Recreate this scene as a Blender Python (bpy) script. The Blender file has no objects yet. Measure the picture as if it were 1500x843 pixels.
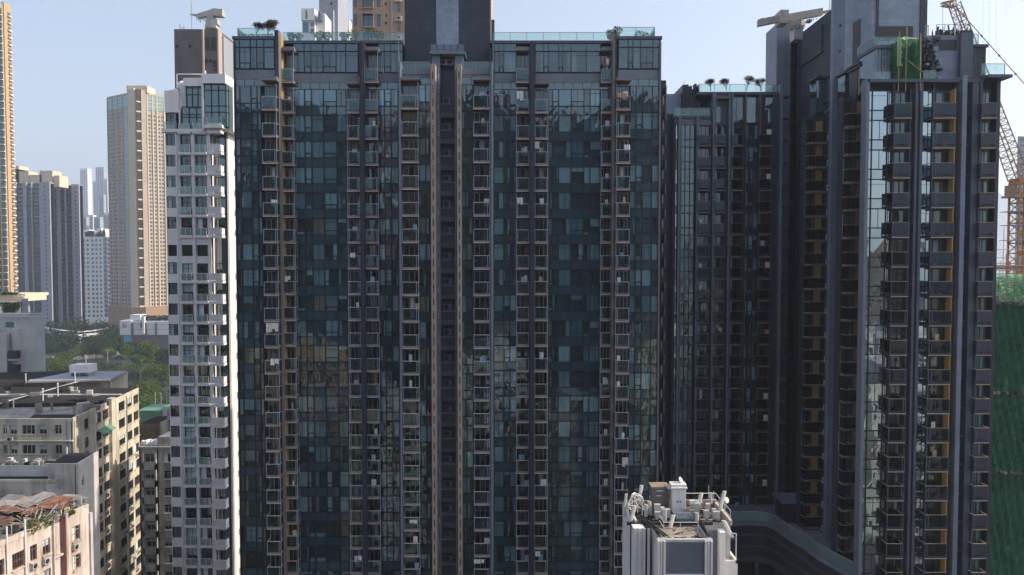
import bpy, math, random
from math import radians as R, sin, cos, pi, atan2, hypot
from mathutils import Vector, Matrix
random.seed(7)
sc = bpy.context.scene
C = sc.collection
# ------------------------------------------------------------------ camera, sky, sun, exposure
FPX, PITCH, CZ = 1100.0, R(2.1), 75.0
cam = bpy.data.cameras.new('camera'); camo = bpy.data.objects.new('camera', cam); C.objects.link(camo)
camo.location = (0, 0, CZ); camo.rotation_euler = (pi/2 - PITCH, 0, 0)
cam.sensor_width = 36; cam.lens = 36*FPX/1500; cam.clip_start = 0.5; cam.clip_end = 30000
sc.camera = camo
SUN_EL, SUN_AZ = R(35), R(88.5)          # azimuth measured from +Y towards +X
w = bpy.data.worlds.new('World'); sc.world = w; w.use_nodes = True
nt = w.node_tree; bg = nt.nodes['Background']
sky = nt.nodes.new('ShaderNodeTexSky'); sky.sky_type = 'NISHITA'; sky.sun_disc = False
sky.sun_elevation = SUN_EL; sky.sun_rotation = SUN_AZ; sky.air_density = 1.0; sky.dust_density = 3.5; sky.ozone_density = 1.5
sky.altitude = 50
hs = nt.nodes.new('ShaderNodeMix'); hs.data_type = 'RGBA'; hs.inputs[7].default_value = (2.0, 2.13, 2.38, 1)
tc = nt.nodes.new('ShaderNodeTexCoord'); mpn = nt.nodes.new('ShaderNodeMapping'); mpn.inputs['Scale'].default_value = (1, 1, 3.5); nz = nt.nodes.new('ShaderNodeTexNoise'); nz.inputs['Scale'].default_value = 1.6; nz.inputs['Detail'].default_value = 5
mrn = nt.nodes.new('ShaderNodeMapRange'); mrn.inputs[1].default_value = .3; mrn.inputs[2].default_value = .7; mrn.inputs[3].default_value = .28; mrn.inputs[4].default_value = .46
nt.links.new(tc.outputs['Generated'], mpn.inputs[0]); nt.links.new(mpn.outputs[0], nz.inputs['Vector']); nt.links.new(nz.outputs[0], mrn.inputs[0]); nt.links.new(mrn.outputs[0], hs.inputs[0])
gm = nt.nodes.new('ShaderNodeMix'); gm.data_type = 'RGBA'; gm.blend_type = 'MULTIPLY'; gm.inputs[0].default_value = 1; gm.inputs[7].default_value = (.99, .975, .96, 1); nt.links.new(sky.outputs[0], gm.inputs[6]); nt.links.new(gm.outputs[2], hs.inputs[6]); nt.links.new(hs.outputs[2], bg.inputs[0]); bg.inputs[1].default_value = 0.15
sl = bpy.data.lights.new('sun', 'SUN'); sl.energy = 2.9; sl.angle = R(0.6); sl.color = (1, .87, .72)
so = bpy.data.objects.new('sun', sl); C.objects.link(so)
sd = Vector((sin(SUN_AZ)*cos(SUN_EL), cos(SUN_AZ)*cos(SUN_EL), sin(SUN_EL)))
so.rotation_euler = sd.to_track_quat('Z', 'Y').to_euler(); so.location = (200, 0, 300)
sc.view_settings.view_transform = 'Standard'; sc.view_settings.look = 'None'
sc.view_settings.exposure = 0.96; sc.view_settings.gamma = 1
sc.render.engine = 'CYCLES'
cy = sc.cycles; cy.max_bounces = 7; cy.diffuse_bounces = 3; cy.glossy_bounces = 3; cy.transmission_bounces = 4
cy.transparent_max_bounces = 10; cy.volume_bounces = 1; cy.caustics_reflective = False; cy.caustics_refractive = False
cy.sample_clamp_indirect = 4; cy.use_denoising = True

def W(px, py, Y):
    a = (px-750)/FPX; b = (421.5-py)/FPX; k = cos(PITCH)+b*sin(PITCH)
    return Y*a/k, CZ + Y*(b*cos(PITCH)-sin(PITCH))/k
def WX(px, Y, py=300): return W(px, py, Y)[0]
def WZ(py, Y): return W(750, py, Y)[1]

# ------------------------------------------------------------------ materials
M = {}
def nodes(name):
    m = bpy.data.materials.new(name); m.use_nodes = True
    m.node_tree.nodes.clear(); M[name] = m
    t = m.node_tree; o = t.nodes.new('ShaderNodeOutputMaterial')
    return m, t, o
def N(t, kind, **kw):
    n = t.nodes.new('ShaderNode'+kind)
    for k, v in kw.items(): setattr(n, k, v)
    return n
def mat(name, col, rough=.7, var=.12, scale=.6, streak=0.0, stain=(.08, .06, .05), metal=0, spec=.4, bump=0, grid=None, gridcol=.6, coat=0):
    m, t, o = nodes(name)
    p = N(t, 'BsdfPrincipled'); t.links.new(p.outputs[0], o.inputs[0])
    p.inputs['Roughness'].default_value = rough; p.inputs['Metallic'].default_value = metal
    p.inputs['Specular IOR Level'].default_value = spec
    g = N(t, 'NewGeometry')
    n = N(t, 'TexNoise'); n.inputs['Scale'].default_value = scale; n.inputs['Detail'].default_value = 6; n.inputs['Roughness'].default_value = .65
    t.links.new(g.outputs['Position'], n.inputs['Vector'])
    mr = N(t, 'MapRange'); mr.inputs[1].default_value = .3; mr.inputs[2].default_value = .7
    mr.inputs[3].default_value = 1-var; mr.inputs[4].default_value = 1+var
    t.links.new(n.outputs[0], mr.inputs[0])
    mx = N(t, 'VectorMath', operation='SCALE'); mx.inputs[0].default_value = col[:3]
    t.links.new(mr.outputs[0], mx.inputs['Scale']); out = mx.outputs[0]
    if streak > 0:
        mp = N(t, 'Mapping'); mp.inputs['Scale'].default_value = (1.6, 1.6, .09); t.links.new(g.outputs['Position'], mp.inputs[0])
        s = N(t, 'TexNoise'); s.inputs['Scale'].default_value = 1.3; s.inputs['Detail'].default_value = 7; s.inputs['Roughness'].default_value = .7
        t.links.new(mp.outputs[0], s.inputs['Vector'])
        n2 = N(t, 'TexNoise'); n2.inputs['Scale'].default_value = .35; n2.inputs['Detail'].default_value = 5
        t.links.new(g.outputs['Position'], n2.inputs['Vector'])
        ad = N(t, 'Math', operation='MULTIPLY'); t.links.new(s.outputs[0], ad.inputs[0]); t.links.new(n2.outputs[0], ad.inputs[1])
        r2 = N(t, 'MapRange'); r2.inputs[1].default_value = .2; r2.inputs[2].default_value = .42; r2.inputs[3].default_value = 0; r2.inputs[4].default_value = streak
        t.links.new(ad.outputs[0], r2.inputs[0])
        mm = N(t, 'Mix', data_type='RGBA'); t.links.new(r2.outputs[0], mm.inputs[0]); t.links.new(out, mm.inputs[6]); mm.inputs[7].default_value = (*stain, 1)
        out = mm.outputs[2]
    if grid:
        # thin panel joints in world x/z or y/z
        sp = N(t, 'SeparateXYZ'); t.links.new(g.outputs['Position'], sp.inputs[0])
        ad = N(t, 'Math', operation='ADD'); t.links.new(sp.outputs[0], ad.inputs[0]); t.links.new(sp.outputs[1], ad.inputs[1])
        cb = N(t, 'CombineXYZ'); t.links.new(ad.outputs[0], cb.inputs[0]); t.links.new(sp.outputs[2], cb.inputs[1])
        bt = N(t, 'TexBrick'); bt.offset = grid[2] if len(grid) > 2 else 0
        bt.inputs['Scale'].default_value = 1; bt.inputs['Brick Width'].default_value = grid[0]; bt.inputs['Row Height'].default_value = grid[1]
        bt.inputs['Mortar Size'].default_value = .012 if grid[1] > .5 else .02; bt.inputs['Mortar Smooth'].default_value = .3
        bt.inputs['Color1'].default_value = (1, 1, 1, 1); bt.inputs['Color2'].default_value = (.82, .84, .86, 1); bt.inputs['Mortar'].default_value = (gridcol,)*3+(1,)
        t.links.new(cb.outputs[0], bt.inputs['Vector'])
        mm = N(t, 'Mix', data_type='RGBA', blend_type='MULTIPLY'); mm.inputs[0].default_value = 1
        t.links.new(out, mm.inputs[6]); t.links.new(bt.outputs[0], mm.inputs[7]); out = mm.outputs[2]
    t.links.new(out, p.inputs['Base Color'])
    if bump:
        b = N(t, 'Bump'); b.inputs['Strength'].default_value = .6; b.inputs['Distance'].default_value = bump
        n3 = N(t, 'TexNoise'); n3.inputs['Scale'].default_value = 6; n3.inputs['Detail'].default_value = 4
        t.links.new(g.outputs['Position'], n3.inputs['Vector']); t.links.new(n3.outputs[0], b.inputs['Height']); t.links.new(b.outputs[0], p.inputs['Normal'])
    return m
def glass(name, refl, tint, wave=.012, wscale=.45, rough=.01, gcol=(.74, .92, 1), solid=None, clearmix=0):
    m, t, o = nodes(name)
    g = N(t, 'NewGeometry')
    mp = N(t, 'Mapping'); mp.inputs['Scale'].default_value = (1, 1, .6); t.links.new(g.outputs['Position'], mp.inputs[0])
    n = N(t, 'TexNoise'); n.inputs['Scale'].default_value = wscale; n.inputs['Detail'].default_value = 2.2; n.inputs['Roughness'].default_value = .45
    t.links.new(mp.outputs[0], n.inputs['Vector'])
    b = N(t, 'Bump'); b.inputs['Strength'].default_value = 1; b.inputs['Distance'].default_value = wave
    t.links.new(n.outputs[0], b.inputs['Height'])
    gl = N(t, 'BsdfGlossy'); gl.inputs['Roughness'].default_value = rough; gl.inputs['Color'].default_value = (*gcol, 1)
    t.links.new(b.outputs[0], gl.inputs['Normal'])
    fr = N(t, 'Fresnel'); fr.inputs[0].default_value = 1.5
    ad = N(t, 'Math', operation='ADD', use_clamp=True); t.links.new(fr.outputs[0], ad.inputs[0]); ad.inputs[1].default_value = refl
    if solid:
        tr = N(t, 'BsdfDiffuse'); tr.inputs[0].default_value = (*solid, 1)
    else:
        tr = N(t, 'BsdfTransparent'); tr.inputs[0].default_value = (*tint, 1)
    base = tr.outputs[0]
    if clearmix:
        df = N(t, 'BsdfDiffuse'); df.inputs[0].default_value = (*[min(1, c) for c in tint], 1)
        m0 = N(t, 'MixShader'); m0.inputs[0].default_value = clearmix
        t.links.new(base, m0.inputs[1]); t.links.new(df.outputs[0], m0.inputs[2]); base = m0.outputs[0]
    mx = N(t, 'MixShader'); t.links.new(ad.outputs[0], mx.inputs[0]); t.links.new(base, mx.inputs[1]); t.links.new(gl.outputs[0], mx.inputs[2])
    t.links.new(mx.outputs[0], o.inputs[0])
    return m

glass('glass_main', .11, (.72, .93, .98), wave=.022, wscale=.75)
glass('glass_spandrel', .09, None, wave=.02, wscale=.75, solid=(.022, .052, .070))
glass('glass_sp_top', .10, None, wave=.02, wscale=.75, solid=(.06, .09, .095))
glass('glass_bright', .42, (.35, .42, .45), wave=.03, wscale=.4)
glass('glass_bay', .09, (.5, .58, .6), wave=.02, wscale=.5)
glass('glass_rail_dark', .02, (.26, .33, .37), wave=.004, gcol=(.45, .55, .7))
glass('glass_podium', .04, (.55, .72, .70), wave=.004, clearmix=.3)
glass('glass_bright_spandrel', .36, None, wave=.035, wscale=.4, solid=(.03, .04, .05))
glass('glass_rail', .03, (.38, .54, .56), wave=.004, clearmix=.03)
glass('glass_roof_rail', .03, (.80, .89, .865), wave=.004, clearmix=.015)
glass('glass_door', .05, (.45, .5, .5), wave=.01)
glass('glass_green', .12, None, wave=.012, solid=(.035, .085, .08))
glass('glass_dark', .08, None, wave=.012, solid=(.02, .025, .028))
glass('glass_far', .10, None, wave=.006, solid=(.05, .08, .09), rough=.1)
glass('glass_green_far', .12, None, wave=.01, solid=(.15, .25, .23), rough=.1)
glass('glass_teal', .05, None, wave=.01, solid=(.08, .16, .15), rough=.05)
mat('frame_dark', (.016, .021, .024), .45, .1)
mat('cladding_dark', (.032, .042, .062), .5, .2, .3, streak=.5, stain=(.015, .017, .018), grid=(1.2, 2.96))
mat('cladding_mid', (.082, .104, .142), .5, .18, .3, streak=.5, stain=(.04, .042, .045), grid=(1.3, 1.5))
mat('cladding_band', (.19, .215, .25), .5, .1, .3, streak=.3, stain=(.09, .09, .09), grid=(1.4, 5))
mat('cladding_light', (.185, .23, .30), .5, .14, .3, streak=.45, stain=(.09, .095, .10), grid=(2.4, 2.96))
mat('panel_blue', (.27, .335, .42), .5, .14, .8, streak=.35, stain=(.15, .17, .19), grid=(1.0, .5, .5), gridcol=.75)
mat('brick_dark', (.046, .058, .080), .7, .2, .5, streak=.4, stain=(.025, .028, .03), grid=(1.3, .32, .5), gridcol=.45)
mat('fin_brown', (.17, .145, .14), .5, .12, .5)
mat('fin_dark', (.036, .046, .067), .5, .2, .5, streak=.4, stain=(.02, .022, .024), grid=(50, 2.965))
mat('fin_light', (.15, .18, .225), .45, .1, .5)
mat('pier_beige', (.34, .28, .24), .6, .12, .6, streak=.25)
mat('slot_dark', (.03, .025, .022), .7)
mat('yellow_wall', (.38, .285, .16), .6, .1, .5)
mat('orange_wall', (.52, .31, .12), .6, .12, .5)
mat('soffit', (.30, .17, .10), .6, .15)
mat('slab_edge', (.23, .20, .19), .6, .15, .6, streak=.3)
mat('rail_top', (.47, .42, .37), .4, .1)
mat('rail_thin', (.40, .33, .24), .4, .1)
mat('rail_post', (.28, .31, .35), .4, .1)
mat('door_frame', (.23, .24, .26), .5, .1)
mat('interior', (.075, .115, .135), .9, .5, .25)
mat('curtain', (.78, .86, .90), .9, .15, .3)
mat('curtain_warm', (.52, .38, .28), .9, .2, .3)
mat('curtain_grey', (.44, .54, .59), .9, .2, .3)
mat('curtain_blue', (.22, .38, .52), .9, .2, .3)
mat('panel_solid', (.034, .038, .055), .5, .1)
mat('pipe', (.22, .25, .30), .5, .15)
mat('ac_white', (.50, .50, .48), .6, .15, 2, streak=.3)
mat('ac_grey', (.16, .17, .19), .6, .15, 2)
mat('ac_grille', (.03, .03, .03), .6)
mat('roof_grey', (.20, .20, .20), .9, .3, .8)
mat('roof_dark', (.030, .031, .034), .95, .4, .8, spec=.1, streak=.4, stain=(.07, .065, .06))
mat('white_wall', (.78, .76, .76), .6, .05, .3, streak=.12, stain=(.4, .38, .36))
mat('antenna_cream', (.60, .585, .54), .6, .1, 2, streak=.3)
mat('white_paint', (.80, .78, .76), .5, .08, 2, streak=.25, stain=(.35, .3, .25))
mat('white_shade', (.76, .745, .73), .6, .06, .3, streak=.15, stain=(.3, .28, .27))
mat('white_flank', (.45, .445, .44), .7, .1, .4, streak=.35, stain=(.3, .29, .28))
mat('brown_wall', (.145, .125, .125), .7, .08, .3, grid=(1.1, 1.5), gridcol=.85)
mat('brown_light', (.42, .35, .31), .7, .08, .3)
mat('cream_old', (.62, .57, .46), .85, .14, .5, streak=.7, stain=(.13, .11, .09), bump=.02)
mat('cream_grey', (.50, .475, .43), .85, .14, .5, streak=.7, stain=(.12, .11, .10), bump=.02)
mat('pale_old', (.58, .57, .55), .85, .12, .5, streak=.5, stain=(.2, .19, .18), bump=.02)
mat('pink_old', (.64, .57, .52), .85, .2, .7, streak=1.0, stain=(.20, .12, .07), bump=.03)
mat('concrete', (.50, .50, .475), .85, .12, .4, streak=.4, stain=(.2, .19, .17), bump=.02)
mat('rust', (.26, .13, .085), .85, .6, 1.6, streak=.9, stain=(.06, .04, .03), bump=.03)
mat('corrugated', (.32, .30, .28), .6, .5, 1.1, streak=.8, stain=(.10, .07, .05))
mat('membrane', (.33, .29, .245), .9, .4, 1.2, streak=.5, stain=(.05, .045, .04))
mat('beige_tower', (.43, .355, .28), .8, .06, .05)
mat('cream_tower', (.62, .52, .38), .8, .06, .05)
mat('orange_tower', (.46, .31, .18), .8, .1, .05)
mat('tan_tower', (.42, .29, .20), .8, .1, .2, grid=(.6, .35, .5), gridcol=.85)
mat('grey_tower', (.09, .09, .105), .8, .1, .05)
mat('grey_tower_light', (.30, .32, .37), .8, .08, .05)
mat('pale_tower', (.60, .62, .62), .8, .08, .02)
mat('base_brown', (.30, .20, .13), .8, .1, .1)
mat('steel', (.35, .35, .35), .4, .15, 2, metal=.3)
mat('grey_paint', (.45, .45, .45), .5, .1, 1)
mat('machine_tan', (.47, .44, .40), .5, .12, .6, streak=.3)
mat('crane_rust', (.38, .23, .14), .6, .2, 1)
mat('crane_orange', (.46, .22, .07), .5, .2, 1)
mat('black', (.02, .02, .02), .6, .3)
mat('asphalt', (.055, .055, .055), .9, .25, .3)
mat('path_tan', (.30, .24, .18), .9, .2, .1)
mat('bark', (.09, .065, .045), .9, .3, 2)
mat('louvre', (.055, .052, .055), .6, .1, .5, grid=(9, .22))
mat('cloth_white', (.75, .75, .74), .9, .1, 2)
mat('cloth_red', (.40, .12, .10), .9, .1, 2)
mat('sign_blue', (.10, .30, .45), .5, .2)
mat('sign_red', (.28, .06, .05), .5, .2)
mat('court_green', (.13, .27, .19), .8, .15, .3)
mat('tile_red', (.24, .12, .11), .6, .2, 1)
mat('terra', (.33, .25, .19), .8, .2, 1, streak=.4)

def leafmat(name, c1, c2):
    m, t, o = nodes(name)
    g = N(t, 'NewGeometry'); r = N(t, 'ValToRGB'); r.color_ramp.elements[0].color = (*c1, 1); r.color_ramp.elements[1].color = (*c2, 1)
    t.links.new(g.outputs['Random Per Island'], r.inputs[0])
    d = N(t, 'BsdfDiffuse'); tr = N(t, 'BsdfTranslucent'); mx = N(t, 'MixShader'); mx.inputs[0].default_value = .25
    t.links.new(r.outputs[0], d.inputs[0]); t.links.new(r.outputs[0], tr.inputs[0])
    t.links.new(d.outputs[0], mx.inputs[1]); t.links.new(tr.outputs[0], mx.inputs[2]); t.links.new(mx.outputs[0], o.inputs[0])
leafmat('leaf', (.025, .055, .012), (.12, .18, .035))
leafmat('leaf_dark', (.012, .026, .010), (.04, .07, .02))
leafmat('leaf_olive', (.035, .055, .015), (.12, .15, .035))
leafmat('leaf_dry', (.05, .035, .025), (.10, .075, .045))
def netmat(name, c1, c2, op):
    m, t, o = nodes(name)
    g = N(t, 'NewGeometry'); n = N(t, 'TexNoise'); n.inputs['Scale'].default_value = .5; n.inputs['Detail'].default_value = 6
    mp = N(t, 'Mapping'); mp.inputs['Scale'].default_value = (1.5, 1.5, .5); t.links.new(g.outputs['Position'], mp.inputs[0]); t.links.new(mp.outputs[0], n.inputs['Vector'])
    r = N(t, 'ValToRGB'); r.color_ramp.elements[0].position = .3; r.color_ramp.elements[1].position = .7
    r.color_ramp.elements[0].color = (*c1, 1); r.color_ramp.elements[1].color = (*c2, 1); t.links.new(n.outputs[0], r.inputs[0])
    d = N(t, 'BsdfDiffuse'); tl = N(t, 'BsdfTranslucent'); t.links.new(r.outputs[0], d.inputs[0]); t.links.new(r.outputs[0], tl.inputs[0])
    m1 = N(t, 'MixShader'); m1.inputs[0].default_value = .5; t.links.new(d.outputs[0], m1.inputs[1]); t.links.new(tl.outputs[0], m1.inputs[2])
    tr = N(t, 'BsdfTransparent'); m2 = N(t, 'MixShader'); m2.inputs[0].default_value = op
    t.links.new(tr.outputs[0], m2.inputs[1]); t.links.new(m1.outputs[0], m2.inputs[2]); t.links.new(m2.outputs[0], o.inputs[0])
netmat('net_green', (.025, .17, .09), (.045, .25, .125), .92)
netmat('net_scaffold', (.015, .075, .035), (.04, .17, .075), .9)
netmat('net_light', (.25, .60, .30), (.62, .92, .62), .75)

# ------------------------------------------------------------------ mesh builder
class Fr:
    """a wall's own frame: u runs right as seen from outside, d points outwards"""
    def __init__(s, x, y, ang=0.0): s.x, s.y, s.a = x, y, ang; s.c, s.s = cos(ang), sin(ang)
    def p(s, u, d, z): return (s.x+u*s.c+d*s.s, s.y+u*s.s-d*s.c, z)
def FrAB(ax, ay, bx, by):
    f = Fr(ax, ay, atan2(by-ay, bx-ax)); f.len = hypot(bx-ax, by-ay); return f
F0 = Fr(0, 0, 0)
class MB:
    def __init__(s): s.v = []; s.f = []; s.m = []; s.mi = {}
    def mid(s, m):
        if m not in s.mi: s.mi[m] = len(s.mi)
        return s.mi[m]
    def poly(s, pts, m):
        n = len(s.v); s.v += [tuple(p) for p in pts]; s.f.append(tuple(range(n, n+len(pts)))); s.m.append(s.mid(m))
    def box(s, F, u0, u1, d0, d1, z0, z1, m, top=None):
        if u1 < u0: u0, u1 = u1, u0
        if d1 < d0: d0, d1 = d1, d0
        n = len(s.v)
        for z in (z0, z1):
            s.v += [F.p(u0, d1, z), F.p(u1, d1, z), F.p(u1, d0, z), F.p(u0, d0, z)]
        k = s.mid(m)
        for q in ((0, 3, 2, 1), (0, 1, 5, 4), (1, 2, 6, 5), (2, 3, 7, 6), (3, 0, 4, 7)):
            s.f.append(tuple(n+i for i in q)); s.m.append(k)
        s.f.append((n+4, n+5, n+6, n+7)); s.m.append(s.mid(top) if top else k)
    def prism(s, pts, z0, z1, m, top=None):
        n = len(s.v); L = len(pts); k = s.mid(m)
        s.v += [(p[0], p[1], z0) for p in pts]+[(p[0], p[1], z1) for p in pts]
        for i in range(L):
            j = (i+1) % L; s.f.append((n+i, n+j, n+L+j, n+L+i)); s.m.append(k)
        s.f.append(tuple(n+L+i for i in range(L))); s.m.append(s.mid(top) if top else k)
        s.f.append(tuple(n+i for i in reversed(range(L)))); s.m.append(k)
    def tube(s, a, b, r, m, k=6, r2=None, cap=True):
        a = Vector(a); b = Vector(b); d = (b-a)
        if d.length < 1e-6: return
        d.normalize(); x = d.orthogonal().normalized(); y = d.cross(x); r2 = r if r2 is None else r2
        n = len(s.v); mi = s.mid(m)
        for c, rr in ((a, r), (b, r2)):
            for i in range(k):
                t = 2*pi*i/k+pi/4; s.v.append(tuple(c+x*(rr*cos(t))+y*(rr*sin(t))))
        for i in range(k):
            j = (i+1) % k; s.f.append((n+i, n+j, n+k+j, n+k+i)); s.m.append(mi)
        if cap:
            s.f.append(tuple(n+i for i in reversed(range(k)))); s.m.append(mi)
            s.f.append(tuple(n+k+i for i in range(k))); s.m.append(mi)
    def lathe(s, c, prof, m, k=14):
        n = len(s.v); mi = s.mid(m)
        for r, z in prof:
            for i in range(k):
                t = 2*pi*i/k; s.v.append((c[0]+r*cos(t), c[1]+r*sin(t), c[2]+z))
        for a in range(len(prof)-1):
            for i in range(k):
                j = (i+1) % k; s.f.append((n+a*k+i, n+a*k+j, n+(a+1)*k+j, n+(a+1)*k+i)); s.m.append(mi)
    def cloth(s, F, u0, u1, d, z0, z1, m, amp=.035, per=.22):
        k = max(2, int(abs(u1-u0)/per*2)); 
        for i in range(k):
            a = u0+(u1-u0)*i/k; b = u0+(u1-u0)*(i+1)/k
            da = d+(amp if i % 2 else -amp); db = d+(-amp if i % 2 else amp)
            s.poly([F.p(a, da, z0), F.p(b, db, z0), F.p(b, db, z1), F.p(a, da, z1)], m)
    def leaves(s, c, rad, n, size, m, seed=None, flat=1.0):
        rn = random.Random(seed)
        k = s.mid(m)
        for _ in range(n):
            while True:
                p = Vector((rn.uniform(-1, 1), rn.uniform(-1, 1), rn.uniform(-1, 1)))
                if .3 < p.length < 1: break
            q = Vector((c[0]+p.x*rad[0], c[1]+p.y*rad[1], c[2]+p.z*rad[2]))
            a = Vector((rn.gauss(0, 1), rn.gauss(0, 1), rn.gauss(0, 1)*flat)).normalized()*size*rn.uniform(.6, 1.3)
            b = a.orthogonal().normalized()*size*rn.uniform(.4, .9)
            i = len(s.v); s.v += [tuple(q-a), tuple(q+b), tuple(q+a), tuple(q-b)]
            s.f.append((i, i+1, i+2, i+3)); s.m.append(k)
    def add(s, o, F, z):
        n = len(s.v); s.v += [F.p(x, -y, z+zz) for x, y, zz in o.v]
        s.f += [tuple(n+i for i in f) for f in o.f]
        inv = {v: k for k, v in o.mi.items()}; s.m += [s.mid(inv[i]) for i in o.m]
    def mesh(s, name, off=(0, 0, 0)):
        me = bpy.data.meshes.new(name)
        me.from_pydata([(x-off[0], y-off[1], z-off[2]) for x, y, z in s.v], [], s.f)
        for k in s.mi: me.materials.append(M[k])
        me.polygons.foreach_set('material_index', s.m); me.update()
        return me
    def build(s, name, parent=None, loc=None):
        off = parent['_o'] if parent is not None else (loc or (0, 0, 0))
        o = bpy.data.objects.new(name, s.mesh(name, off)); C.objects.link(o)
        if parent is not None: o.parent = parent
        else: o.location = off
        return o
def tag(o, label=None, cat=None, group=None, kind=None):
    for k, v in (('label', label), ('category', cat), ('group', group), ('kind', kind)):
        if v: o[k] = v
    return o
ROOTS = []
def root(name, label, cat, loc, group=None):
    o = bpy.data.objects.new(name, None); C.objects.link(o); o.location = loc; o.empty_display_size = .5
    o['_o'] = tuple(float(c) for c in loc); ROOTS.append(o)
    return tag(o, label, cat, group)
def single(mb, name, label, cat, loc=(0, 0, 0), group=None):
    return tag(mb.build(name, None, loc), label, cat, group)

class Items:
    """repeated parts of one building: the 100 that show largest become parts, the rest one mass"""
    def __init__(s, rt, name, plural, limit=100): s.rt, s.name, s.plural, s.limit, s.l, s.cache = rt, name, plural, limit, [], {}
    def add(s, tmpl, F, u, d, z): s.l.append((tmpl, F, u, d, z))
    def flush(s):
        def score(it):
            x, y, z = it[1].p(it[2], it[3], it[4])
            if y < 1: return 1e9
            px = 750+x/y*FPX; py = 381-(z-CZ)/y*FPX
            vis = -20 < px < 1520 and -20 < py < 850
            return hypot(x, y) + (0 if vis else 1e5)
        s.l.sort(key=score)
        ox, oy, oz = s.rt['_o']
        for i, (tm, F, u, d, z) in enumerate(s.l[:s.limit]):
            if id(tm) not in s.cache:
                s.cache[id(tm)] = [(n, mb.mesh(n)) for n, mb in tm]
            x, y, zz = F.p(u, d, z); par = None
            for n, me in s.cache[id(tm)]:
                o = bpy.data.objects.new(n, me); C.objects.link(o)
                if par is None:
                    par = o; o.parent = s.rt; o.location = (x-ox, y-oy, zz-oz); o.rotation_euler = (0, 0, F.a)
                else: o.parent = par
        rest = s.l[s.limit:]
        if rest:
            big = MB()
            for tm, F, u, d, z in rest:
                x, y, zz = F.p(u, d, z); G = Fr(x, y, F.a)
                for n, mb in tm: big.add(mb, G, zz)
            tag(big.build(s.plural, s.rt), kind='stuff')

# ------------------------------------------------------------------ templates (local: x right, y into wall, z up from slab)
FH = (W(395, 161.7, 85.3)[1]-W(395, 661.9, 85.3)[1])/13
def curtains(mb, F, ua, ub, d, z0, z1, rn):
    r = rn.random()
    cm = rn.choices(['curtain', 'curtain_grey', 'curtain_warm', 'curtain_blue'], [6, 5, .7, .4])[0]
    w_ = ub-ua
    if r < .42: mb.cloth(F, ua+.03, ub-.03, d, z0+.05, z1, cm)
    elif r < .52: mb.cloth(F, ua+.03, ua+w_*rn.uniform(.2, .5), d, z0+.05, z1, cm)
    elif r < .62: mb.cloth(F, ub-w_*rn.uniform(.2, .5), ub-.03, d, z0+.05, z1, cm)
    elif r < .70: mb.box(F, ua+.04, ub-.04, d, d+.01, z0+(z1-z0)*rn.uniform(.3, .8), z1, cm)
    elif r < .78:
        mb.box(F, ua+.08, ub-w_*.2, d-.3, d, z0, z0+rn.uniform(.2, .6), rn.choice(['cloth_white', 'curtain_warm', 'curtain_grey']))
def t_window(w_, muls, z0, z1, rn, gl='glass_main', fr='frame_dark', vents=()):
    a, b, c = MB(), MB(), MB()
    e = [0]+list(muls)+[w_]
    a.box(F0, 0, w_, -.03, .03, z1-.06, z1, fr); a.box(F0, 0, w_, -.03, .03, z0, z0+.07, fr)
    for i in range(len(e)-1):
        ua, ub = e[i], e[i+1]
        if i: a.box(F0, ua-.03, ua+.03, -.03, .06, z0-.02, z1+.02, fr)
        if rn.random() < .5 and ub-ua > 1.1: a.box(F0, (ua+ub)/2-.02, (ua+ub)/2+.02, -.02, .03, z0, z1, fr)
        if rn.random() < .35: a.box(F0, ua, ub, -.02, .03, z1-.52, z1-.48, fr)
        t = [rn.uniform(-.006, .006) for _ in range(4)]
        b.poly([F0.p(ua+.03, t[0], z0+.05), F0.p(ub-.03, t[1], z0+.05), F0.p(ub-.03, t[2], z1-.05), F0.p(ua+.03, t[3], z1-.05)], gl)
        if i in vents:
            zm = z0+(z1-z0)*.27; a.box(F0, ua, ub, -.02, .045, zm-.05, zm+.05, fr)
            a.box(F0, ua+.03, ua+.1, -.02, .04, z0, zm, fr); a.box(F0, ub-.1, ub-.03, -.02, .04, z0, zm, fr)
        curtains(c, F0, ua, ub, -.18, z0, z1, rn)
    out = [('window', a), ('pane', b)]
    if c.f: out.append(('curtain', c))
    return out
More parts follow.
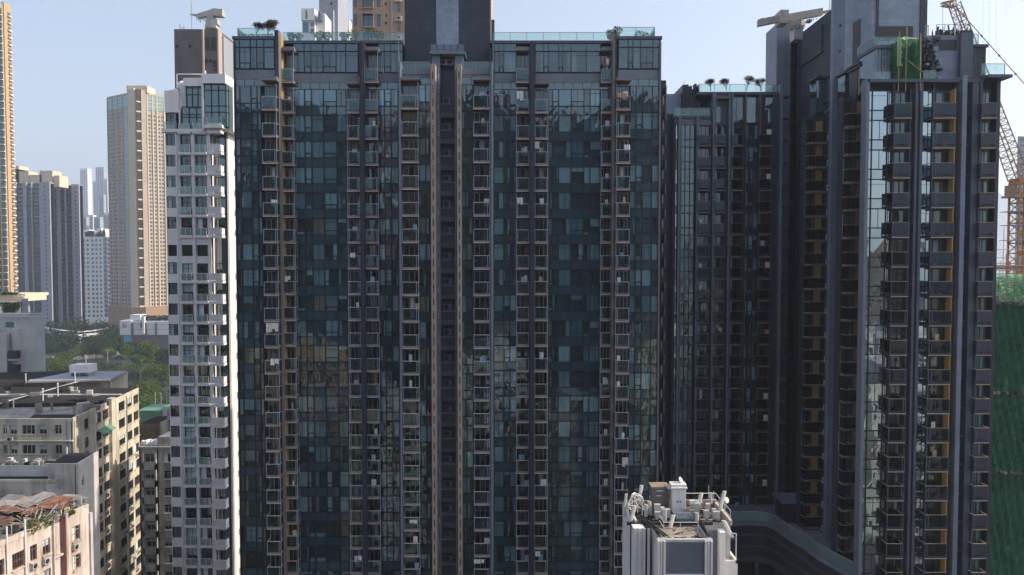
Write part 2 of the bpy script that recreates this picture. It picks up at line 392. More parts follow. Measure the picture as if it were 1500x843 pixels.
def t_balcony(w_, dep, rn, door=True, side=None, sidemat='orange_wall', solid=False, flip=False, h=None, clutter=True, glmat='glass_door', dark=False):
    h = h or FH; RT, RP, DF, RTH = ('rail_thin', 'cladding_mid', 'frame_dark', .035) if dark else ('rail_top', 'rail_post', 'door_frame', .07)
    a, b, c = MB(), MB(), MB()
    a.box(F0, 0, w_, 0, dep, 0, .24, 'cladding_dark' if dark else 'slab_edge')
    a.box(F0, .03, w_-.03, .03, dep-.03, -.03, 0, 'soffit')
    a.box(F0, -.02, w_+.02, dep-.02, dep+.03, -.05, .03, RT)
    pw = w_-.06 if not flip else .0
    a.box(F0, pw, pw+.06, dep-.2, dep-.12, .2, h-.03, RP)
    if side == 'L': a.box(F0, 0, .06, 0, dep*.92, .24, h-.03, sidemat)
    if side == 'R': a.box(F0, w_-.06, w_, 0, dep*.92, .24, h-.03, sidemat)
    rz0, rz1 = .34, 1.5
    gm = 'panel_solid' if solid else ('glass_rail_dark' if dark else 'glass_rail')
    b.box(F0, .05, w_-.05, dep-.03, dep-.012, rz0, rz1, gm)
    for u in (0, w_-.05): b.box(F0, u, u+.05, .05, dep-.04, rz0, rz1, gm) if not side else None
    for u in (0, w_-.07): b.box(F0, u, u+.07, dep-.05, dep+.02, .0, rz1+.05, RP)
    for u in ((w_*.84,) if not flip else (w_*.12,)): b.box(F0, u, u+.06, dep-.05, dep+.01, .24, rz1, RP)
    b.box(F0, -.02, w_+.02, dep-.06, dep+.03, rz1, rz1+RTH, RT)
    for u in (0, w_-.05): b.box(F0, u, u+.05, 0, dep-.06, rz1, rz1+.06, RT)
    out = [('balcony', a), ('railing', b)]
    if door:
        e = [.06, w_*.36, w_*.68, w_-.06]; zt = h-.28
        for u in e: c.box(F0, u-.03, u+.03, -.06, .03, .24, zt, DF)
        c.box(F0, 0, w_, -.06, .03, zt, zt+.09, DF); c.box(F0, 0, w_, -.06, .04, zt+.09, h-.03, 'panel_solid')
        op = rn.random() < .3
        for i in range(3):
            if not (op and i == 1): c.box(F0, e[i]+.04, e[i+1]-.04, -.03, -.015, .26, zt, glmat)
            if rn.random() < .55: c.cloth(F0, e[i]+.05, e[i+1]-.05, -.22, .3, zt, rn.choice(['curtain', 'curtain_grey', 'curtain_grey', 'curtain_warm']))
        if clutter and rn.random() < .72:
            for _ in range(rn.randint(1, 3)):
                u = rn.uniform(.2, w_-.5); k_ = rn.random()
                if k_ < .4: c.lathe((u+.2, -.5, .24), [(0, 0), (.12, 0), (.17, .3), (0, .3)], 'terra', 8); c.leaves((u+.2, -.5, .24+rn.uniform(.5, .9)), (.3, .25, .35), 45, .09, rn.choice(['leaf', 'leaf_dark', 'leaf_olive']), rn.random())
                elif k_ < .65: c.cloth(F0, u, u+rn.uniform(.3, .7), dep*.5, 1.2, rn.uniform(1.9, 2.3), rn.choice(['cloth_white', 'curtain_blue', 'cloth_white', 'curtain_warm', 'curtain_grey']), .04, .2)
                else: c.box(F0, u, u+rn.uniform(.15, .4), .2, .2+rn.uniform(.2, .4), .24, .24+rn.uniform(.3, .9), rn.choice(['cloth_white', 'curtain_grey', 'terra', 'curtain_warm']))
        out.append(('sliding_door', c))
    return out
def variants(fn, n, *a, **k): return [fn(*a, rn=random.Random(random.random()), **k) for _ in range(n)]

def curtain_col(wi, F, u0, u1, muls, zbase, rows, mesh, gl='glass_main', vents=(), nvar=13, h=None, z0=.98, sp='glass_spandrel'):
    """a glazed strip: mullions and spandrels into mesh, one window item per storey"""
    h = h or FH; w_ = u1-u0
    V = [t_window(w_, muls, z0, h-.04, random.Random(random.random()), gl, vents=vents) for _ in range(nvar)]
    for j in rows:
        z = zbase+j*h
        e = [0]+list(muls)+[w_]
        for i in range(len(e)-1):
            t = random.uniform(-.004, .004)
            mesh.box(F, u0+e[i]+.02, u0+e[i+1]-.02, -.5, -.01+t, z-.04+.005, z+z0-.005, sp)
            mesh.box(F, u0+e[i]+.02, u0+e[i+1]-.02, -.02, .05, z+z0-.05, z+z0+.03, 'frame_dark'); mesh.box(F, u0+e[i]+.02, u0+e[i+1]-.02, -.02, .05, z-.06, z+.02, 'frame_dark')
        wi.add(random.choice(V), F, u0, 0, z)
    za, zb = zbase+rows[0]*h-.04, zbase+(rows[-1]+1)*h-.04
    for m_ in list(muls)+[.0, w_]:
        mesh.box(F, u0+m_-.045, u0+m_+.045, -.02, .09, za, zb, 'frame_dark')
class Runs:
    """several separate pieces of one kind, each linked as its own part"""
    def __init__(s): s.l = []
    def new(s): s.l.append(MB()); return s.l[-1]
    def box(s, *a, **k): s.new().box(*a, **k)
    def build(s, name, rt): return [m.build(name, rt) for m in s.l]
def rail_run(mb, F, u0, u1, d, z0, h=1.15, step=1.9, gm='glass_roof_rail'):
    if isinstance(mb, Runs): mb = mb.new()
    n = max(1, round((u1-u0)/step))
    for i in range(n+1):
        u = u0+(u1-u0)*i/n; mb.box(F, u-.025, u+.025, d-.03, d+.03, z0, z0+h+.02, 'rail_post')
        if i < n: mb.box(F, u+.03, u+(u1-u0)/n-.03, d-.008, d+.008, z0+.08, z0+h-.03, gm)
    mb.box(F, u0, u1, d-.03, d+.03, z0+h, z0+h+.05, 'rail_post')

def wall_holes(mb, F, u0, u1, z0, z1, holes, m, depth=.25, reveal=None):
    us = sorted({u0, u1, *[h[0] for h in holes], *[h[1] for h in holes]})
    zs = sorted({z0, z1, *[h[2] for h in holes], *[h[3] for h in holes]})
    hs = {(round(h[0], 4), round(h[2], 4)): h for h in holes}
    cols = {}
    for h in holes: cols.setdefault((h[0], h[1]), []).append((h[2], h[3]))
    # vertical bands: cheap when holes share columns
    def solid(ua, ub, za, zb): mb.poly([F.p(ua, 0, za), F.p(ub, 0, za), F.p(ub, 0, zb), F.p(ua, 0, zb)], m)
    cur = u0
    for (ua, ub) in sorted(cols):
        if ua > cur+1e-5: solid(cur, ua, z0, z1)
        zc = z0
        for za, zb in sorted(cols[(ua, ub)]):
            if za > zc+1e-5: solid(ua, ub, zc, za)
            zc = zb; r = reveal or m
            mb.poly([F.p(ua, 0, za), F.p(ub, 0, za), F.p(ub, -depth, za), F.p(ua, -depth, za)], r)
            mb.poly([F.p(ua, 0, zb), F.p(ua, -depth, zb), F.p(ub, -depth, zb), F.p(ub, 0, zb)], r)
            mb.poly([F.p(ua, 0, za), F.p(ua, -depth, za), F.p(ua, -depth, zb), F.p(ua, 0, zb)], r)
            mb.poly([F.p(ub, 0, za), F.p(ub, 0, zb), F.p(ub, -depth, zb), F.p(ub, -depth, za)], r)
        if zc < z1-1e-5: solid(ua, ub, zc, z1)
        cur = ub
    if cur < u1-1e-5: solid(cur, u1, z0, z1)
def t_plainwin(w_, h, rn, gl='glass_dark', fr='frame_dark', nm=1, grille=False, sill=None, far=False, cur=.5, ac=False):
    a, b = MB(), MB()
    if far:
        a.poly([F0.p(0, 0, 0), F0.p(w_, 0, 0), F0.p(w_, 0, h), F0.p(0, 0, h)], gl)
        if nm: a.box(F0, w_*.5-.06, w_*.5+.06, 0, .06, 0, h, fr)
        return [('window', a)]
    for u in (0, w_-.06): a.box(F0, u, u+.06, 0, .08, 0, h, fr)
    a.box(F0, .06, w_-.06, 0, .08, 0, .06, fr); a.box(F0, .06, w_-.06, 0, .08, h-.06, h, fr)
    for i in range(1, nm+1): a.box(F0, w_*i/(nm+1)-.03, w_*i/(nm+1)+.03, 0, .07, .06, h-.06, fr)
    if rn.random() < .5: a.box(F0, .06, w_-.06, 0, .065, h*.68, h*.68+.05, fr)
    b.poly([F0.p(.03, .03, .03), F0.p(w_-.03, .03, .03), F0.p(w_-.03, .03, h-.03), F0.p(.03, .03, h-.03)], gl)
    r = rn.random()
    if r < cur*.5: b.box(F0, .06, w_*.5-.03, .031, .04, .06, h-.06, rn.choice(['curtain', 'curtain_grey']))
    elif r < cur: b.box(F0, .06, w_-.06, .031, .04, h*rn.uniform(.3, .7), h-.06, 'curtain_grey')
    if grille:
        for i in range(1, 5): a.box(F0, w_*i/5-.01, w_*i/5+.01, .2, .23, .05, h-.05, 'rust')
        for i in (0, 1, 2): a.box(F0, 0, w_, .2, .23, .02+(h-.08)*i/2, .06+(h-.08)*i/2, 'rust')
    if sill: a.box(F0, -.1, w_+.1, .05, .40, -.12, -.02, sill)
    return [('window', a), ('pane', b)]
def ac_unit(mb, F, u, d, z, w_=.8, h=.6, dep=.32, m='ac_white'):
    mb.box(F, u, u+w_, d, d+dep, z, z+h, m)
    c = F.p(u+w_*.36, d+dep, z+h*.5); c2 = F.p(u+w_*.36, d+dep+.015, z+h*.5)
    mb.tube(c, c2, h*.40, 'ac_grille', 12)
    for q in (.1, w_-.15): mb.box(F, u+q, u+q+.05, d-.02, d+dep, z-.06, z, 'steel')

# ================================================================== ground, water, hills
def structure(mb, name, loc=(0, 0, 0)): return tag(mb.build(name, None, loc), kind='structure')
g = MB(); g.poly([(-9000, -3000, 0), (9000, -3000, 0), (9000, 9500, 0), (-9000, 9500, 0)], 'asphalt'); structure(g, 'ground')
mat('hill_green', (.05, .075, .045), .95, .35, .01)
glass('sea_water', .05, None, wave=.3, wscale=.05, rough=.15, solid=(.03, .05, .06))
g = MB(); g.poly([(150, 900, .05), (8900, 900, .05), (8900, 9400, .05), (-2500, 9400, .05), (-2500, 5200, .05), (150, 3600, .05)], 'sea_water'); structure(g, 'water')
def hills(name, prof, Y, depth):
    mb = MB(); rn = random.Random(3); n = 120
    rows = []
    for k in range(14):
        t = k/13; row = []
        for i in range(n+1):
            px = prof[0][0]+(prof[-1][0]-prof[0][0])*i/n
            for a, b in zip(prof, prof[1:]):
                if a[0] <= px <= b[0]: q = (px-a[0])/(b[0]-a[0]); hpy = a[1]+(b[1]-a[1])*q; break
            H = max(2, WZ(hpy, Y+depth*.5)); x = WX(px, Y+depth*.5)
            s = sin(pi*t)**.8
            row.append((x, Y+depth*t, H*s*(1+.10*sin(i*.9+k*1.3)*sin(i*.37))+rn.uniform(-.015, .015)*H-3))
        rows.append(row)
    for k in range(13):
        for i in range(n): mb.poly([rows[k][i], rows[k][i+1], rows[k+1][i+1], rows[k+1][i]], 'hill_green')
    return structure(mb, name)
hills('hills', [(1150, 372), (1300, 350), (1400, 315), (1455, 291), (1480, 297), (1500, 303), (1560, 330), (1650, 318), (1800, 352)], 5200, 1500)
hills('hills', [(-350, 350), (-100, 335), (30, 345), (90, 338), (150, 331), (240, 350), (400, 370)], 6800, 1500)

# ================================================================== the main tower
YA, YB, YC, YD = 86.3, 88.0, 85.7, 102.6
DEP = 1.05
def build_main():
    rt = root('glass_apartment_tower', 'wide dark glass apartment tower in the centre with rows of balconies and brown fins', 'apartment tower', (-8, 92, 0))
    bal = Items(rt, 'balcony', 'balconies'); win = Items(rt, 'window', 'windows')
    acs = Items(rt, 'air_conditioner', 'air_conditioners', 40)
    z53 = W(395, 661.9, 85.3)[1]; ZB = z53-4*FH            # slab underside of row 0
    NR = 13+4+1                                             # rows 0..17 reach the grey band
    rows = list(range(-2, NR))
    ZT = WZ(121.5, 88); ZBAND = WZ(108, 88); ZR = WZ(63, 88)
    shell = MB(); cw = MB(); fins = MB(); band = Runs()
    FA, FB, FC = Fr(0, YA), Fr(0, YB), Fr(0, YC)
    xa0, xa1 = WX(345, YA), WX(407, YA); xb1 = WX(585, YB); xc0, xc1 = WX(585, YC), WX(722, YC)
    xb2, xb3 = WX(722, YB), WX(898, YB); xd0, xd1 = WX(899, YA), WX(966, YA)
    core0, core1 = WX(638.5, YC), WX(669.5, YC)
    ZPT = ZR
    def mass(F, u0, u1, back, z1, m='interior'): shell.box(F, u0, u1, -back, -.95, 36, z1, m)
    mass(FA, xa0+.15, xa1, 14, ZPT-.2); mass(FB, xa1, xb1, 12, ZPT-.2); mass(FC, xc0, core0, 3, ZBAND-.1); mass(FC, core1, xc1, 3, ZBAND-.1)
    mass(FB, xb2, xb3, 12, ZPT-.2); mass(FA, xd0, xd1-.15, 14, ZPT-.2); mass(FB, xb1, xb2, 12, 93)
    # end walls and floor slabs seen through the glass
    for F, a, b in ((FA, xa0, xa1), (FA, xd0, xd1)):
        shell.box(F, a, a+.15, -14, 0, 36, ZPT, 'cladding_dark'); shell.box(F, b-.15, b, -14, 0, 36, ZPT, 'cladding_dark')
    shell.build('wall', rt)
    P = {}
    def X(F, px): return WX(px, F.y, 290)
    def cur(F, a, b, ms, top=None, vents=(), gl='glass_main', rws=rows):
        u0, u1 = X(F, a), X(F, b)
        curtain_col(win, F, u0, u1, [X(F, m)-u0 for m in ms], ZB, rws, cw, gl, vents)
    cur(FA, 345.5, 384, [353.5, 369.5, 378.5], vents=(2,))
    cur(FB, 432, 508, [447.5, 457.5, 475, 494], vents=(1, 3))
    cur(FB, 555.5, 583.5, [564, 573.5], vents=(1,))
    rc = rows[:-1]
    cur(FC, 613.5, 631, [624]); cur(FC, 676.5, 692.5, [683])
    cur(FB, 723.5, 756, [738, 747], vents=(1,))
    cur(FB, 803.5, 879, [809, 818, 836.5, 855, 864], vents=(1, 3))
    cur(FA, 922.5, 965, [931, 940.5, 954.5], vents=(1,))
    # penthouse storey of tall glass above the grey band
    ph = ZR-ZBAND
    for F, a, b, ms in ((FA, 345.5, 404, [353.5, 369.5, 378.5, 389]), (FB, 432, 526, [447.5, 457.5, 475, 494, 508]), (FB, 556, 591, [564, 573.5]),
                        (FB, 724, 756, [731, 738]), (FB, 784, 879, [796, 803, 818, 824, 836, 858]), (FA, 905, 965, [919, 926, 937, 955])):
        u0, u1 = X(F, a), X(F, b); mm = [X(F, m)-u0 for m in ms]
        t = t_window(u1-u0, mm, .12, ph-1.0, random.Random(random.random()), 'glass_bay', vents=(1, 3)); win.add(t, F, u0, 0, ZBAND)
        e = [0]+mm+[u1-u0]
        for i in range(len(e)-1): cw.box(F, u0+e[i]+.03, u0+e[i+1]-.03, -.4, -.01, ZR-1.0, ZR-.1, 'glass_spandrel')
        for m_ in e: cw.box(F, u0+m_-.035, u0+m_+.035, -.02, .07, ZBAND, ZR-.1, 'frame_dark')
        cw.box(F, u0, u1, -.02, .09, ZR-1.03, ZR-.95, 'frame_dark')
    # grey spandrel band
    for F, a, b in ((FA, 345.5, 405), (FB, 414, 526), (FB, 537, 584), (FC, 588, 631), (FC, 677, 718), (FB, 724, 773), (FB, 784, 894), (FA, 904, 965)):
        band.box(F, X(F, a), X(F, b), -.9, .02, ZT, ZBAND, 'cladding_band')
        if ZT-(ZB+NR*FH) > .1:
            n_ = max(1, round((X(F, b)-X(F, a))/1.1)); st = (X(F, b)-X(F, a))/n_
            for i in range(n_): cw.box(F, X(F, a)+st*i+.03, X(F, a)+st*(i+1)-.03, -.5, -.03, ZB+NR*FH-.02, ZT-.02, 'glass_sp_top')
    band.build('spandrel_band', rt)
    # balconies
    def bcol(F, a, b, top_px=None, side=None, sm='orange_wall', flip=False, rws=rows, pent=None):
        yf = F.y-DEP; u0, u1 = WX(a, yf, 290), WX(b, yf, 290); w_ = u1-u0
        V = [t_balcony(w_, DEP, random.Random(random.random()), side=side, sidemat=sm, flip=flip) for _ in range(14)]
        for j in rws: bal.add(random.choice(V), F, u0, 0, ZB+j*FH)
        return u0, w_
    def canopy(mb, F, u0, w_, z):
        mb.box(F, u0-.05, u0+w_+.1, 0, DEP+.05, z, z+.28, 'cladding_band'); mb.box(F, u0-.02, u0+w_+.05, .03, DEP+.0, z-.04, z, 'soffit')
        mb.box(F, u0+.1, u0+w_, 0, DEP-.2, z+.3, z+.5, 'fin_brown')
    can = MB(); ZCAN = WZ(118, 85.3)
    u, w_ = bcol(FA, 385, 406); canopy(can, FA, u, w_, ZCAN)
    u, w_ = bcol(FB, 413.6, 431.5, side='L', sm='yellow_wall', flip=False)
    PB = []
    PB.append((FB, u, w_, 'L', 'yellow_wall'))
    u, w_ = bcol(FB, 508.8, 527.2, flip=True); canopy(can, FB, u, w_, ZCAN)
    u, w_ = bcol(FB, 535, 554.5); PB.append((FB, u, w_, None, ''))
    u, w_ = bcol(FC, 588.5, 613); canopy(can, FC, u, w_, WZ(117, 84.6))
    u, w_ = bcol(FC, 693.5, 717.5); canopy(can, FC, u, w_, WZ(117, 84.6))
    u, w_ = bcol(FB, 756, 775, flip=True); PB.append((FB, u, w_, None, ''))
    u, w_ = bcol(FB, 783.4, 803, flip=False); canopy(can, FB, u, w_, ZCAN)
    u, w_ = bcol(FB, 880, 896, side='R', sm='orange_wall', flip=True); PB.append((FB, u, w_, 'R', 'orange_wall'))
    u, w_ = bcol(FA, 902.5, 922.5, flip=True); canopy(can, FA, u, w_, ZCAN)
    for F, u, w_, sd_, sm in PB:
        t = t_balcony(w_, DEP, random.Random(5), side=sd_, sidemat=sm or 'orange_wall', h=3.9); bal.add(t, F, u, 0, WZ(121, 86.9)); canopy(can, F, u, w_, WZ(74, 86.9))
    can.build('canopy', rt)
    # fins
    ZF = WZ(40, 85); ZLO = 36
    def fin(a, b, yf, yb, z1, m, m2=None):
        fins.box(F0, WX(a, yf, 290), WX(b, yf, 290), -yf, -yb, ZLO, z1, m)
    fin(404.8, 410, 86.0, 88.2, ZF, 'fin_dark'); x0 = WX(410, 86.0, 290)
    fins.box(F0, x0, x0+.045, -85.98, -86.9, ZLO, ZF, 'fin_brown'); fins.box(F0, x0, x0+.04, -86.9, -88, ZB+2, ZF, 'yellow_wall')
    fin(527.6, 534.6, 86.6, 88.2, WZ(62, 86.6), 'fin_dark'); fin(529.5, 532.5, 86.45, 86.7, WZ(61, 86.5), 'cladding_dark')
    fin(585, 587.3, 84.5, 88.2, WZ(92, 85), 'fin_light'); fin(718.6, 721.6, 84.5, 88.2, WZ(92, 85), 'fin_light')
    fin(775.5, 783, 86.6, 88.2, WZ(62, 86.6), 'fin_dark'); fin(777.5, 780.5, 86.45, 86.7, WZ(61, 86.5), 'cladding_dark')
    fin(896.8, 899.5, 86.0, 88.2, WZ(44, 85), 'fin_brown'); fin(899.5, 902.2, 86.02, 88.2, WZ(43, 85), 'fin_dark')
    fin(965, 967.3, 85.9, 100, WZ(62, 86), 'fin_brown'); fin(344.6, 345.4, 86.0, 100, WZ(62, 86), 'fin_dark')
    fin(584, 585, 87.5, 88.3, ZR, 'fin_light'); fin(721.6, 723.3, 87.5, 88.3, ZR, 'fin_light')
    fins.build('fin', rt)
    # beige slotted piers with downpipes on both sides of the recess
    for a, b in ((631.3, 638), (669.6, 676.3)):
        pr = MB(); x0, x1 = WX(a, 84.9, 290), WX(b, 84.9, 290); z1 = WZ(94, 85)
        pr.box(F0, x0, x1, -84.9, -87.9, ZLO, z1, 'pier_beige')
        k = 0; z = ZLO+1
        while z < z1-1.4:
            xm = (x0+x1)/2
            if k % 3 == 2 and k > 30:
                for q in range(3): pr.box(F0, xm-.06, xm+.06, -84.885, -85.0, z+q*.33, z+q*.33+.2, 'slot_dark')
            else: pr.box(F0, xm-.06, xm+.06, -84.885, -85.0, z, z+.85, 'slot_dark')  # thin dark boxes standing proud; their colour imitates the shade inside a slot
            z += FH/2; k += 1
        pr.build('pier', rt)
    # recess with air conditioners on shelves
    rec = MB(); xr0, xr1 = WX(645.5, 87.2), WX(666.5, 87.2)
    rec.box(F0, core0, core1, -88.1, -88.6, ZLO, 93, 'cladding_mid')
    rec.box(F0, core0, xr0, -86.9, -88.1, ZLO, WZ(100, 87), 'cladding_light'); rec.box(F0, xr1, core1, -86.9, -88.1, ZLO, WZ(100, 87), 'cladding_mid')
    shelf = []
    tm = MB(); tm.box(F0, 0, xr1-xr0, 0, 1.0, 0, .10, 'cladding_light'); tm.box(F0, 0, xr1-xr0, .9, 1.0, -1.5, -.95, 'cladding_mid'); tm.box(F0, 0, xr1-xr0, .88, .98, -.95, -.1, 'louvre'); tm.box(F0, 0, xr1-xr0, .88, 1.02, -.1, .0, 'fin_dark')
    ac = MB(); ac_unit(ac, F0, .25, .1, .16, .95, .75, m='ac_grey')
    shl = Items(rt, 'shelf', 'shelves', 40)
    for j in rows:
        shl.add([('shelf', tm)], Fr(0, 88.1), xr0, 0, ZB+j*FH+1.0); acs.add([('air_conditioner', ac)], Fr(0, 88.1), xr0, 0, ZB+j*FH+1.02)
    rec.build('service_recess', rt); shl.flush(); acs.flush()
    pp = MB()
    for px in (640.2, 642.6, 667.8):
        x = WX(px, 86.7); pp.tube((x, 86.7, ZLO), (x, 86.7, WZ(100, 87)), .07, 'pipe', 6)
        for j in rows: pp.box(F0, x-.13, x+.13, -86.6, -86.9, ZB+j*FH+.4, ZB+j*FH+.5, 'pipe')
    for j in rows:
        z = ZB+j*FH+.3; x = WX(641.5, 86.3); pp.tube((x, 86.5, z), (x, 86.5, z+.55), .045, 'rail_top', 5); pp.tube((x, 86.5, z), (x+.22, 86.5, z), .045, 'rail_top', 5)
    pp.build('drain_pipe', rt)
    cw.build('curtain_wall_frame', rt)
    # roofs, roof edges, glass balustrades
    rf = MB(); gr = Runs()
    for F, a, b, ex in ((FA, xa0-.1, xa1, 14), (FB, xa1, WX(592, YB), 12), (FB, WX(718, YB), xb3, 12), (FA, xd0, xd1+.15, 14)):
        rf.box(F, a, b, -ex, .18, ZR-.1, ZR+.22, 'cladding_mid', 'roof_grey')
    zc = WZ(107, YC)
    rf.box(FC, xc0, core0, -2.3, .12, zc-.2, zc+.1, 'cladding_band', 'roof_grey'); rf.box(FC, core1, xc1, -2.3, .12, zc-.2, zc+.1, 'cladding_band', 'roof_grey')
    zr = ZR+.22
    rail_run(gr, FA, WX(350, YA), WX(404, YA), -.3, zr, 1.0); rail_run(gr, FB, WX(416, YB), WX(592, YB), -.5, zr, 1.1); rail_run(gr, FB, WX(723, YB), WX(893, YB), -.5, zr, 1.1); rail_run(gr, FA, WX(903, YA), WX(958, YA), -.3, zr, 1.1)
    S = Fr(WX(350, YA), YA+11, -pi/2); rail_run(gr, S, 0, 10.6, 0, zr, 1.0); S = Fr(WX(958, YA), YA+.3, pi/2); rail_run(gr, S, 0, 10.6, 0, zr, 1.1)
    rail_run(gr, FC, WX(588, YC), WX(630, YC), 0, zc+.1, 1.1); rail_run(gr, FC, WX(677, YC), WX(717, YC), 0, zc+.1, 1.1)
    rail_run(gr, Fr(0, 98.5), WX(370, 98), WX(590, 98), 0, zr, 1.1); rail_run(gr, Fr(0, 98.5), WX(725, 98), WX(950, 98), 0, zr, 1.1)
    rf.build('roof', rt); gr.build('balustrade', rt)
    # roof core with its pale central panel
    rc_ = MB(); yk = 89.5
    a, b = WX(594, yk), WX(718, yk)
    rc_.box(F0, a, b, -yk, -99, 92, 121, 'brick_dark')
    rc_.box(F0, WX(640, yk), WX(672.5, yk), -(yk-.12), -yk, WZ(68, yk), 120.9, 'panel_blue')
    rc_.box(F0, b, b+.14, -(yk+.15), -98.8, 92, 120.8, 'brown_light')
    for q in (4, 9): rc_.box(F0, b+.14, b+.5, -(yk+1.0), -(yk+1.7), 99.6, 103.6, 'brick_dark') if q == 4 else None
    rc_.build('roof_core', rt)
    cp = MB(); yk = 86.6
    a, b = WX(630, yk), WX(682, yk)
    cp.box(F0, a, b, -yk, -89.4, WZ(79, yk), WZ(75.5, yk), 'cladding_light')
    cp.box(F0, a+.1, b-.1, -(yk+.1), -(yk+.2), WZ(75.5, yk), WZ(65, yk), 'fin_light')
    for q in range(6): u = a+.1+(b-a-.2)*q/5; cp.box(F0, u-.03, u+.03, -(yk+.03), -(yk+.1), WZ(75.5, yk), WZ(64, yk), 'fin_dark')
    cp.box(F0, a+.2, WX(645.5, yk+1), -(yk+.6), -89.3, 92, WZ(79, yk), 'cladding_light'); cp.box(F0, WX(667, yk+1), b-.3, -(yk+.6), -89.3, 92, WZ(79, yk), 'cladding_light')
    cp.box(F0, WX(645, yk), WX(668, yk), -88.6, -89.3, 92, WZ(79, yk), 'cladding_mid')
    cp.build('plant_ledge', rt)
    ac2 = MB(); ac_unit(ac2, F0, 0, 0, 0, .72, .6)
    for x in (647, 656.5): acs2 = ac2
    t = MB()
    for x in (646.5, 656.5): ac_unit(t, Fr(0, 88.6), WX(x, 88), 0, WZ(94, 88), .7, .62)
    t.box(F0, WX(645, 87.6), WX(668, 87.6), -87.6, -88.6, WZ(95.5, 87.6), WZ(94.6, 87.6), 'cladding_light'); t.build('air_conditioner', rt)
    bal.flush(); win.flush()
    # base storey below the flats
    bs = MB(); zb = ZB-.1
    for a, b, F in ((345, 407, FA), (898, 966, FA), (407, 585, FB), (722, 898, FB)): pass
    bs.box(F0, xa0-1, xd1, -89.5, -101, 0, 38.5, 'cladding_dark')
    bs.box(F0, xa0-.5, xd1, -83.5, -89.4, 0, 37.6, 'cladding_dark', 'roof_grey')
    bs.build('base', rt)
    # rear wing seen past the right edge
    rw = MB(); yw = 93
    rw.box(F0, WX(966, yw), WX(974.5, yw), -yw, -101, 36, WZ(118, yw), 'cladding_dark')
    for j in range(0, 19):
        z = ZB+j*FH; rw.box(F0, WX(969, 92), WX(975.5, 92), -92.0, -93, z, z+.12, 'cladding_mid'); rw.box(F0, WX(974, 92), WX(975.5, 92), -92, -93, z+.1, z+1.3, 'cladding_light')
        rw.box(F0, WX(970.5, 92), WX(971.2, 92), -92, -93, z-1.0, z+.1, 'white_shade')
    rw.build('rear_wing', rt)
    return rt, ZB, zr
MAIN, ZB, ZROOF = build_main()

